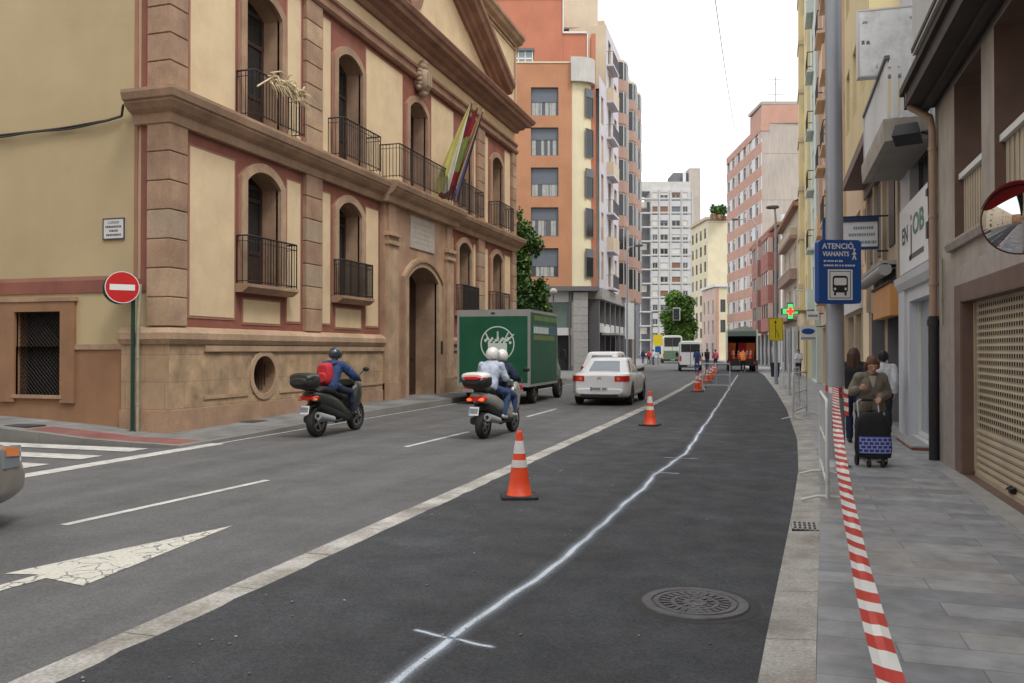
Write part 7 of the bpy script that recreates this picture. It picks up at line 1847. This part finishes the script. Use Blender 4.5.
    return t
MB1 = scooter('motor_scooter', 'black maxi scooter with black top case on the left beside the kerb', (-8.3, 14.85, .005), R(-2), 'paint_dark', 'plastic_black', 'paint_dark', True, refl=False)
MB2 = scooter('motor_scooter', 'silver scooter with red and white top case carrying two riders', (-5.14, 15.5, .005), R(-5), 'scooter_silver', 'scooter_silver', 'helmet_white', False, True)
# ------------------------------------------------------------------ people: one remeshed body each, clothes and hair as children
FOLD = bpy.data.textures.new('folds', 'CLOUDS'); FOLD.noise_scale = .11; FOLD.noise_depth = 2
def skin_mesh(name, par, caps, m, voxel, smooth=4, extra=None, fold=0.):
    mb = MB()
    for c in caps:
        if len(c) == 4: mb.capsule(c[0], c[1], c[2], c[3], m, 12, 4)
        else: mb.ell(c[0], c[1], m, 14, 10)
    o = mb.build(name, par)
    bake(o, [('REMESH', dict(mode='VOXEL', voxel_size=voxel, use_smooth_shade=True)), ('SMOOTH', dict(factor=.5, iterations=smooth))] + ([('DISPLACE', dict(texture=FOLD, strength=fold, mid_level=.5, texture_coords='LOCAL'))] if fold else []))
    return o
def mid(a, b, f): return V(a) + (V(b) - V(a)) * f
def hand(wr, dirv, palm_n, side, curl=.6, s=1.):
    """palm and five bent fingers as capsules; dirv: wrist to knuckles, palm_n: out of the palm, side: towards the thumb"""
    d = V(dirv).normalized(); n = V(palm_n).normalized(); t = V(side).normalized(); w = V(wr); C = []
    for k in (-.022, -.007, .008, .022): C.append((w + d * .012 * s + t * k * .7 * s, .013 * s, w + d * .085 * s + t * k * 1.25 * s, .011 * s))
    for k, L in ((.029, .068), (.010, .078), (-.009, .072), (-.027, .056)):
        p = w + d * .088 * s + t * k * s; a = curl
        for seg, f in enumerate((.45, .32, .23)):
            q = p + (d * math.cos(a) + n * math.sin(a)) * L * f * s; C.append((p, (.0092 - .0008 * seg) * s, q, (.0086 - .0008 * seg) * s)); p = q; a += curl * .9
    p = w + d * .022 * s + t * .03 * s; q = p + (d * .6 + t * .65 + n * .3).normalized() * .042 * s; C.append((p, .012 * s, q, .0105 * s)); C.append((q, .0105 * s, q + (d * .85 + n * .45).normalized() * .032 * s, .009 * s))
    return C
def person(label, loc, rz, J, top, bottom, shoe='shoe_dark', hair=None, hairstyle='short', helmet=None, sleeve=True, fem=False, voxel=.014, face=True, group=None, H=1., vest=None, skirt=False, hands=None, cat='person', coat_len=0., bulk=.008, collar=None):
    """J: joints in local metres (x right, y forward)"""
    t = thing('person', label, cat, loc, rz, group)
    j = {k: V(v) for k, v in J.items()}
    up = (j['neck'] - j['pelvis']).normalized(); hd = j['head']; f = (j['face'] if 'face' in j else V((0, 1, 0))).normalized(); hr = V((f.y, -f.x, 0)).normalized(); hu = hr.cross(f)
    hw = .5 * (j['shR'] - j['shL']); sx = hw.normalized(); shw = hw.length
    # ---- skin
    C = []
    e = lambda off, r: (hd + hr * off[0] + f * off[1] + hu * off[2], r)
    C += [(hd + hu * .03 - f * .012, .082, hd + hu * .02 + f * .02, .078), (hd + f * .045 - hu * .045, .05, hd + f * .05 - hu * .07, .038), (hd - f * .02, .075, hd - f * .02 + hu * .05, .075)]
    C += [(hd + f * .092 + hu * .005, .011, hd + f * .108 - hu * .026, .0135), (hd + f * .084 - hu * .056, .014, hd + f * .084 - hu * .056 + hr * .001, .014)]
    for s in (-1, 1): C.append((hd + hr * s * .078 - f * .008 + hu * .012, .016, hd + hr * s * .079 - f * .006 - hu * .022, .012))
    C += [(hd - hu * .06 - f * .02, .052, j['neck'], .055), (j['neck'], .06, mid(j['neck'], j['pelvis'], .1), .075)]
    def torso(g, lo=1.):
        T = []
        chest, belly, pel = mid(j['neck'], j['pelvis'], .3), mid(j['neck'], j['pelvis'], .62), j['pelvis']
        for s in (-1, 1):
            T += [(mid(j['neck'], j['pelvis'], .06) + sx * s * .03, .055 + g, (j['shR'] if s > 0 else j['shL']) - up * .01, .05 + g), (chest + sx * s * shw * .42, .1 + g, belly + sx * s * shw * .36, .095 + g), (belly + sx * s * shw * .36, .095 + g, pel + sx * s * .075, .1 + g)]
            T += [(mid(j['neck'], j['pelvis'], .1), .075 + g, belly, .1 + g), (chest - sx * shw * .5, .085 + g, chest + sx * shw * .5, .085 + g)]
        if fem: T.append((chest - up * .05 + sx * s * .07 + f * .05, .07 + g, chest - up * .07 + sx * s * .07 + f * .055, .06 + g))
        return T
    def arm(S, g0, g1, end=1.):
        sh, el, wr = j['sh' + S], j['el' + S], j['wr' + S]; w2 = mid(el, wr, end)
        return [(sh, .05 + g0, el, .039 + g0), (el, .039 + g0, w2, .033 + (.026 - .033) * end + g1)]
    def leg(S, g0, g1, end=1.):
        hp_, kn, an = j['hip' + S], j['kn' + S], j['an' + S]; a2 = mid(kn, an, end)
        return [(hp_, .083 + g0, kn, .055 + g0), (kn, .055 + g0, mid(kn, an, .35), .056 + g0), (mid(kn, an, .35), .056 + g0, a2, .04 + g1)]
    C += torso(-.012)
    for S in 'LR': C += arm(S, -.006, -.002) + leg(S, -.012, -.006)
    for S in 'LR':
        if hands and S in hands: C += hand(j['wr' + S], *hands[S])
        else:
            d = (j['wr' + S] - j['el' + S]).normalized(); C += hand(j['wr' + S], d, V((0, 0, -1)) if abs(d.z) < .7 else -sx * (1 if S == 'R' else -1), sx * (-1 if S == 'R' else 1) if abs(d.z) < .7 else f, .45)
        an = j['an' + S]; C.append((an, .035, an + V((0, .09, -.04)), .03))
    body = skin_mesh('body', t, C, 'skin', voxel, 3)
    if face:
        for s in (-1, 1): mb = MB(); mb.ell(hd + hr * s * .031 + f * .082 + hu * .012, (.011, .009, .008), 'eye_dark', 10, 6); mb.build('eye', t)
        mb = MB(); mb.ell(hd + f * .088 - hu * .055, (.024, .014, .007), 'lip', 12, 6); mb.build('mouth', t)
    # ---- clothes
    C = torso(.008 + bulk)
    if coat_len:
        for s in (-1, 1): C += [(j['pelvis'] + sx * s * .08, .118, j['pelvis'] + sx * s * .09 - up * coat_len, .125)]
    for S in 'LR':
        if sleeve: C += arm(S, .012 + bulk, .012 + bulk * .7, .93)
        else: C += arm(S, .012, .012, .0)[:1]
    C.append((j['neck'] - up * .01, .066, j['neck'] + up * .012, .064))
    jk = skin_mesh('jacket' if sleeve else 'shirt', t, C, top, max(voxel, .012), 3, fold=.035)
    if collar:
        c = j['neck'] - up * .015; mb = MB(); C2 = []
        for s_ in (-1, 1): C2 += [(c + sx * s_ * .06 - f * .05, .022, c + sx * s_ * .075 + f * .02, .02), (c + sx * s_ * .075 + f * .02, .02, c + sx * s_ * .045 + f * .1 - up * .12, .014)]
        C2.append((c - sx * .06 - f * .05, .022, c + sx * .06 - f * .05, .022)); skin_mesh('collar', jk, C2, top, .011, 2)
        mb.hexa([tuple(mid(j['neck'], j['pelvis'], .12) + sx * a_ + f * b_ + up * z_) for a_, b_, z_ in ((-.012, .07, -.1), (.012, .07, -.1), (.012, .14, -.1), (-.012, .14, -.1), (-.05, .05, .05), (.05, .05, .05), (.05, .1, .05), (-.05, .1, .05))], collar); mb.build('shirt_front', jk)
    if vest:
        mb = MB(); c = mid(j['neck'], j['pelvis'], .55)
        for dz in (-.0, .14): mb.lathe([(.19, dz - .025), (.19, dz + .025)], vest, c, 'z', 20)
        mb.build('reflective_band', jk)
    C = []
    for s in (-1, 1): C += [(j['pelvis'] + up * .06 + sx * s * .06, .1, j['pelvis'] + sx * s * .07, .108)]
    for S in 'LR': C += leg(S, .008, .016, .96)
    skin_mesh('trousers', t, C, bottom, max(voxel, .013), 3, fold=.03)
    for S in 'LR':
        an = j['an' + S]; fo = V(j.get('foot' + S, (0, 1, 0))).normalized(); q = skin_mesh('shoe', t, [(an + V((0, 0, -.035)) - fo * .03, .042, an + fo * .1 + V((0, 0, -.055)), .036), (an + fo * .02 + V((0, 0, -.05)), .04, an + fo * .16 + V((0, 0, -.062)), .03)], shoe, .014, 2)
    if hair:
        C = [(hd + hu * .045 - f * .022, .089, hd + hu * .05 + f * .02, .074), (hd - f * .04 + hu * .02, .082, hd - f * .045 - hu * .03, .066)]
        for s in (-1, 1):
            C += [(hd + hr * s * .058 + hu * .03 - f * .01, .04, hd + hr * s * .07 - f * .02 - hu * .03, .022), (hd + hr * s * .03 + hu * .095 + f * .03, .03, hd + hr * s * .062 + hu * .055 + f * .048, .022)]
            if hairstyle == 'long': C += [(hd + hr * s * .05 - f * .05, .06, hd + hr * s * .07 - f * .06 - hu * .2, .045), (hd - f * .07, .07, hd - f * .08 - hu * .22, .05)]
            if hairstyle == 'bob': C += [(hd + hr * s * .06 + hu * .04, .05, hd + hr * s * .082 - f * .02 - hu * .02, .032), (hd - f * .05, .08, hd - f * .06 - hu * .06, .06), (hd + hu * .09 - f * .03, .075, hd + hu * .085 + f * .02, .06)]
        skin_mesh('hair', t, C, hair, .012, 2)
    if helmet:
        c = hd + hu * .03; k = MB()
        def sh(r, a0, m_, nm, parent):
            mb = MB(); rings = []
            for i in range(15):
                a = R(90) - R(90 + a0) * i / 14
                rings.append([c + r * (hr * math.cos(a) * math.cos(b) * .92 + f * math.cos(a) * math.sin(b) * 1.08 + hu * math.sin(a)) for b in [2 * math.pi * q / 28 for q in range(28)]])
            mb.loft(rings[1:], m_, cap=True); return mb.build(nm, parent)
        hl = sh(.138, 38, helmet, 'helmet', t)
        mb = MB(); rows = []
        for i in range(7):
            a = R(18) - R(40) * i / 6; rows.append([c + .143 * (hr * math.cos(a) * math.sin(b) * .92 + f * math.cos(a) * math.cos(b) * 1.08 + hu * math.sin(a)) for b in [R(-62 + 124 * q / 14) for q in range(15)]])
        for a, b in zip(rows, rows[1:]):
            for q in range(14): mb.quad(a[q], a[q + 1], b[q + 1], b[q], 'car_glass'); mb.sm[-1] = True
        mb.build('visor', hl)
    return t
def stand(H=1.7, step=0., lean=0., armsw=.1):
    k = H / 1.7
    J = dict(head=(0, .02 + lean * 1.0, 1.575), neck=(0, lean * .85, 1.43), pelvis=(0, 0, .95), shL=(-.175, lean * .8, 1.385), shR=(.175, lean * .8, 1.385),
             elL=(-.22, -.02 + armsw, 1.11), elR=(.22, -.02 - armsw, 1.11), wrL=(-.21, .08 + armsw * 1.6, .87), wrR=(.21, .08 - armsw * 1.2, .87),
             hipL=(-.085, 0, .9), hipR=(.085, 0, .9), knL=(-.09, .02 + step * .6, .5), knR=(.09, .02 - step * .3, .5), anL=(-.09, step, .085), anR=(.09, -step, .085 + (.05 if step > .1 else 0)))
    return {a: tuple(x * k for x in v) for a, v in J.items()}
# woman with the shopping trolley, walking towards the camera
wz = .028
J = stand(1.5, .14, .05)
J.update(elL=(-.25, -.05, .98), wrL=(-.05, .27, .93), elR=(.26, -.03, 1.0), wrR=(.21, .22, 1.06), face=(0.02, 1, -.2), head=(0, .1, 1.385), neck=(0, .04, 1.265))
wp = at(870, 12.3); WR = R(180 + 10)
person('elderly woman in a taupe coat with short auburn hair pushing the checked shopping trolley', (wp.x, wp.y, wz), WR, J, 'coat_taupe', 'cloth_navy', 'shoe_dark', 'hair_auburn', 'bob', fem=True, voxel=.0085, coat_len=.04, bulk=.016, collar='cloth_cream',
       hands={'L': ((.35, .8, -.2), (0, -.2, -1), (.9, -.3, 0), .75), 'R': ((-.25, .75, .3), (-.8, -.2, -.4), (0, .2, 1), .7)})
mb_ = MB()
# trolley (own thing): frame, bag, wheels
tp = at(872.5, 11.75); t = thing('shopping_trolley', 'black shopping trolley with a blue checked lower panel held by the woman in taupe', 'shopping trolley', (tp.x, tp.y, wz), WR)
bagp = [(.0, 0, .22, .13), (.03, 0, .235, .145), (.2, 0, .24, .15), (.42, 0, .225, .145), (.53, 0, .19, .13), (.6, 0, .14, .105), (.63, 0, .07, .06)]
def bdim(dz):
    for (a, _, wa, ha), (b, _, wb, hb_) in zip(bagp, bagp[1:]):
        if a <= dz <= b: f = (dz - a) / (b - a); return wa + (wb - wa) * f, ha + (hb_ - ha) * f
mb = MB(); rings = []
for dz, _, hw, hd_ in bagp:
    ring = []
    for k in range(32):
        a = 2 * math.pi * k / 32; c, s = math.cos(a), math.sin(a); ring.append((hw * math.copysign(abs(c) ** .6, c), .02 + hd_ * math.copysign(abs(s) ** .6, s) - dz * .1, .13 + dz))
    rings.append(ring)
mb.loft(rings, 'trolley_black'); bag = mb.build('bag', t); bake(bag, [('SUBSURF', dict(levels=1, render_levels=1)), ('DISPLACE', dict(texture=FOLD, strength=.02, mid_level=.5, texture_coords='LOCAL'))])
def bp_(fx, dz, o=.008):
    hw, hd_ = bdim(dz); x = fx * hw; y = hd_ * (1 - abs(fx) ** (2 / .6)) ** .3; return (x, .02 + y - dz * .1 + o, .13 + dz)
mb = MB(); N_ = 16
for i in range(N_):
    a, b = -.93 + 1.86 * i / N_, -.93 + 1.86 * (i + 1) / N_
    for k in range(4): z0, z1 = .06 + .06 * k, .12 + .06 * k; mb.quad(bp_(a, z0), bp_(b, z0), bp_(b, z1), bp_(a, z1), 'trolley_blue')
pan = mb.build('checked_panel', bag)
mb = MB()
for k in range(5):
    z = .07 + .05 * k
    for i in range(N_): a, b = -.9 + 1.8 * i / N_, -.9 + 1.8 * (i + 1) / N_; mb.quad(bp_(a, z, .011), bp_(b, z, .011), bp_(b, z + .014, .011), bp_(a, z + .014, .011), 'trolley_check')
    if k < 4:
        for i in range(6): a = -.82 + .3 * i + (.13 if k % 2 else 0); mb.quad(bp_(a, z + .014, .0115), bp_(a + .075, z + .014, .0115), bp_(a + .075, z + .05, .0115), bp_(a, z + .05, .0115), 'trolley_check')
mb.build('check_pattern', pan)
mb = MB(); mb.tube([(-.13, -.13, .1), (-.14, -.2, .76), (-.14, -.25, .88), (-.1, -.26, .91), (.1, -.26, .91), (.14, -.25, .88), (.14, -.2, .76), (.13, -.13, .1)], .0125, 'alu', 8); mb.tube([(-.16, -.1, .09), (.16, -.1, .09)], .012, 'alu', 8); mb.tube([(-.14, .12, .1), (.14, .12, .1)], .012, 'alu', 8); mb.tube([(-.13, -.12, .1), (-.13, .16, .1)], .012, 'alu', 6); mb.tube([(.13, -.12, .1), (.13, .16, .1)], .012, 'alu', 6); mb.build('frame', t)
mb = MB(); mb.tube([(-.08, -.26, .91), (.08, -.26, .91)], .018, 'plastic_black', 8); mb.build('grip', t)
for x, y, r in ((-.19, -.1, .075), (.19, -.1, .075), (-.09, .13, .06), (.09, .13, .06)):
    mb = MB(); mb.lathe([(r * .5, -.016), (r * .92, -.018), (r, -.01), (r, .01), (r * .92, .018), (r * .5, .016), (.01, .012)], 'rubber', (x, y, r), 'x', 20); mb.lathe([(r * .5, -.0155), (.01, -.012)], 'alu', (x, y, r), 'x', 16); mb.build('wheel', t)
# two people behind her
J = stand(1.66, .16, .02); p = at(853.5, 14.6)
person('person with long brown hair in dark clothes carrying a cream bag beside the lamp post', (p.x, p.y, wz), R(-12), J, 'cloth_black', 'cloth_navy', 'shoe_dark', 'hair_brown', 'long', fem=True)
q = Matrix.Translation((p.x, p.y, wz)) @ Matrix.Rotation(R(-12), 4, 'Z'); b = q @ V((-.27, -.04, 1.0))
t = thing('shoulder_bag', 'cream shoulder bag carried by the person with long brown hair', 'bag', b, R(-12)); mb = MB(); mb.lofty([(-.13, 0, .04, .12), (-.1, 0, .06, .15), (.1, 0, .06, .15), (.13, 0, .04, .12)], 'bag_cream', 16, 3); mb.build('bag', t); mb = MB(); mb.tube([(0, -.1, .13), (.06, -.05, .33), (.1, .0, .41), (.06, .04, .33), (0, .1, .13)], .012, 'bag_cream', 6); mb.build('strap', t)
J = stand(1.6, .1, .0); p = at(889, 15.9)
person('person in a white shirt with black hair seen from behind at the white shop door', (p.x - .1, p.y, wz), R(-8), J, 'cloth_white', 'cloth_black', 'shoe_dark', 'hair_black', 'short', face=True)
p = at(798.5, 50); J = stand(1.66, .1, .0); J.update(wrL=(-.05, .25, 1.1), wrR=(.1, .28, 1.12))
person('far pedestrian in a pale top and black trousers on the right pavement', (p.x, p.y, wz), R(170), J, 'cloth_white', 'cloth_black', 'shoe_light', 'hair_brown', 'short', fem=True, voxel=.02)
p = at(697, 60); person('man in a blue shirt standing behind the white barrier by the delivery van', (p.x, p.y, .012), R(10), stand(1.75, .06), 'cloth_blue', 'cloth_jeans', 'shoe_dark', 'hair_black', 'short', voxel=.02, sleeve=False)
J = stand(1.75, .12, .22); J.update(pelvis=(0, -.12, .93), head=(0, .42, 1.42), face=(0, 1, -.5), wrL=(-.15, .5, .82), wrR=(.15, .5, .82), elL=(-.22, .28, 1.05), elR=(.22, .28, 1.05), hipL=(-.085, -.12, .88), hipR=(.085, -.12, .88))
p = at(743, 61.5); person('road worker in an orange jacket bending behind the open works truck', (p.x, p.y, .012), R(12), J, 'cloth_orange', 'cloth_black', 'shoe_light', 'hair_black', 'short', voxel=.02, vest='reflective')
p = at(715.5, 75); person('person in a pink top standing beside the far cones', (p.x, p.y, .012), R(30), stand(1.7, .05), 'cloth_pink', 'cloth_navy', 'shoe_dark', 'hair_brown', 'short', voxel=.022)
p = at(707, 72); person('person in dark clothes standing right of the man in blue', (p.x, p.y, .012), R(-20), stand(1.74, .05), 'cloth_black', 'cloth_jeans', 'shoe_dark', 'hair_black', 'short', voxel=.022)
for i, (px, d, a, b_, l) in enumerate(((643, 96, 'cloth_navy', 'cloth_jeans', 'far pedestrian in navy crossing left of the diversion sign'), (649, 99, 'cloth_red', 'cloth_black', 'far pedestrian in a red top near the diversion sign'), (653.5, 93, 'cloth_white', 'cloth_jeans', 'far pedestrian in a white top beside the diversion sign'))):
    p = at(px, d); person(l, (p.x, p.y, .0), R(60 * i), stand(1.7, .1), a, b_, 'shoe_dark', 'hair_brown', 'short', voxel=.03)
# ---- riders
def seated(dy=0., dz=0., reach=True, pas=False):
    J = dict(head=(0, .03 + dy, 1.475 + dz), neck=(0, -.02 + dy, 1.33 + dz), pelvis=(0, -.22 + dy, .9 + dz), shL=(-.185, -.03 + dy, 1.285 + dz), shR=(.185, -.03 + dy, 1.285 + dz),
             hipL=(-.1, -.2 + dy, .88 + dz), hipR=(.1, -.2 + dy, .88 + dz), knL=(-.2, .2 + dy, .78 + dz), knR=(.2, .2 + dy, .78 + dz), anL=(-.19, .15 + dy, .42), anR=(.19, .15 + dy, .42), face=(0, 1, -.05))
    if pas: J.update(elL=(-.27, .03 + dy, 1.05 + dz), elR=(.27, .03 + dy, 1.05 + dz), wrL=(-.2, .25 + dy, 1.02 + dz), wrR=(.2, .25 + dy, 1.02 + dz), anL=(-.21, .08 + dy, .42), anR=(.21, .08 + dy, .42), knL=(-.25, .2 + dy, .76 + dz), knR=(.25, .2 + dy, .76 + dz))
    else: J.update(elL=(-.30, .12, 1.12 + dz * .5), elR=(.30, .12, 1.12 + dz * .5), wrL=(-.31, .31, 1.07), wrR=(.31, .31, 1.07))
    return J
def ride(bike, label, J, *a, **k):
    return person(label, bike.location, bike.rotation_euler.z, J, *a, **k)
hh = {S: ((0, .9, -.1), (0, -.1, -1), ((1 if S == 'L' else -1), .1, 0), .8) for S in 'LR'}
J = seated(-.08, .06); J.update(anL=(-.19, .32, .42), anR=(.19, .32, .42), knL=(-.2, .22, .8), knR=(.2, .22, .8))
t1 = ride(MB1, 'scooter rider in a blue jacket and dark helmet with a red backpack', J, 'cloth_blue', 'cloth_navy', 'shoe_dark', helmet='helmet_dark', voxel=.013, hands=hh, bulk=.03)
bp = MB1.matrix_basis @ V((0, -.42, 1.18)); t = thing('backpack', 'red backpack on the back of the scooter rider in blue', 'backpack', bp, MB1.rotation_euler.z)
mb = MB(); mb.lofty([(-.1, 0, .1, .17), (-.08, 0, .13, .2), (0, 0, .145, .22), (.08, .01, .14, .21), (.11, .01, .12, .19)], 'cloth_red', 20, 3); b = mb.build('bag', t); mb = MB(); mb.lofty([(-.14, -.07, .07, .08), (-.12, -.07, .1, .1), (-.06, -.07, .105, .11)], 'cloth_red', 16, 3); mb.build('pocket', b)
mb = MB()
for s in (-1, 1): mb.tube([(s * .1, .1, .18), (s * .13, .2, .21), (s * .13, .34, .16), (s * .14, .36, .02), (s * .15, .2, -.14), (s * .12, .1, -.17)], .016, 'cloth_black', 6)
mb.build('strap', t)
J = seated(.14, .02); J.update(anL=(-.18, .36, .42), anR=(.18, .36, .42), knL=(-.19, .36, .74), knR=(.2, .36, .74))
ride(MB2, 'front scooter rider in a navy jacket and white helmet', J, 'cloth_navy', 'cloth_jeans', 'shoe_light', helmet='helmet_white', voxel=.013, hands=hh, bulk=.024)
J = seated(-.3, .06, pas=True)
ride(MB2, 'scooter passenger in a pale blue top and white helmet, behind the navy rider', J, 'cloth_lightblue', 'cloth_jeans', 'shoe_light', helmet='helmet_white', voxel=.013, bulk=.022)
# ------------------------------------------------------------------ trees
def foliage(name, par, clumps, n, size, mats, seed):
    rr = random.Random(seed); mb = MB(); tot = sum(c[1] ** 2 for c in clumps)
    for (c, r, sq) in clumps:
        for i in range(int(n * r * r / tot)):
            u = rr.uniform(-1, 1); a = rr.uniform(0, 2 * math.pi); s = math.sqrt(1 - u * u); q = rr.random() ** .45
            p = V(c) + V((s * math.cos(a) * r, s * math.sin(a) * r, u * r * sq)) * q * rr.uniform(.75, 1.12)
            d = V((rr.gauss(0, 1), rr.gauss(0, 1), rr.gauss(-.3, .6))).normalized(); e = d.cross(V((rr.gauss(0, 1), rr.gauss(0, 1), rr.gauss(0, 1)))).normalized(); k = size * rr.uniform(.6, 1.3)
            mb.quad(p - e * k * .5, p + d * k * .45 - e * .1 * k, p + e * k * .5 + d * k * .1, p - d * k * .35, mats[int(rr.random() * len(mats))])
    return mb.build(name, par, fix=False)
def tree(label, loc, H, clumps, n, size, mats, seed, tr=.1):
    t = thing('street_tree', label, 'tree', loc); rr = random.Random(seed); mb = MB(); top = H
    mb.tube([(0, 0, 0), (.03, .02, top * .3), (-.04, 0, top * .6), (.02, .03, top * .92)], [tr, tr * .8, tr * .5, tr * .12], 'bark', 8); tk = mb.build('trunk', t)
    mb = MB()
    for c, r, sq in clumps: z0 = max(1.2, c[2] * .55); mb.tube([(0, 0, z0), (c[0] * .5, c[1] * .5, (z0 + c[2]) / 2), c], [tr * .4, tr * .25, tr * .08], 'bark', 5)
    mb.build('limbs', t); foliage('crown', t, clumps, n, size, mats, seed); return t
rr = random.Random(21)
cl = [((rr.uniform(-.75, .75) * (1 - .55 * abs(z - 5) / 4), rr.uniform(-.7, .7), z), rr.uniform(.42, .75), 1.) for z in [2.8 + .32 * i for i in range(18)]] + [((.9, 0, 4.4), .6, .9), ((1.2, .1, 3.7), .55, .8), ((1.05, -.1, 5.2), .4, .9), ((-.2, 0, 9.0), .28, 1.6)]
tree('slender green street tree between the old house and the brick corner house', at(523, 46, .1), 9.2, cl, 7500, .2, ['leaf_mid', 'leaf_mid', 'leaf_dark', 'leaf_light', 'leaf_dark'], 3)
rr = random.Random(22)
cl = [((rr.uniform(-2.0, 1.6) * (1 - .5 * max(0, z - 7) / 4), rr.uniform(-1.8, 1.8), z), rr.uniform(1.0, 1.5), 1.) for z in [2.9 + .28 * i for i in range(25)]]
tree('dense bright green street tree in front of the tower block', at(679, 128, .1), 11.5, cl, 15000, .46, ['leaf_bright', 'leaf_light', 'leaf_light', 'leaf_mid', 'leaf_mid'], 4, .2)

rr = random.Random(5)
for i, (px, d, z, w) in enumerate(((718, 148, 25.2, 1.4), (724, 150, 25.3, 1.8), (713, 147, 25.1, 1.0))):
    p = at(px, d, z); t = thing('roof_plant', ('bushy green plant on the pale yellow house terrace, middle one', 'bushy green plant on the pale yellow house terrace, rightmost', 'bushy green plant on the pale yellow house terrace, leftmost')[i], 'plant', p); mb = MB(); mb.lathe([(.4, -.4), (.5, .3), (.45, .3)], 'terracotta', seg=12); mb.build('pot', t); foliage('foliage', t, [((rr.uniform(-w, w) * .6, rr.uniform(-.5, .5), .8 + rr.uniform(0, .8)), w * .55, .8) for _ in range(4)], 500, .4, ['leaf_mid', 'leaf_light', 'leaf_dark'], 40 + i)
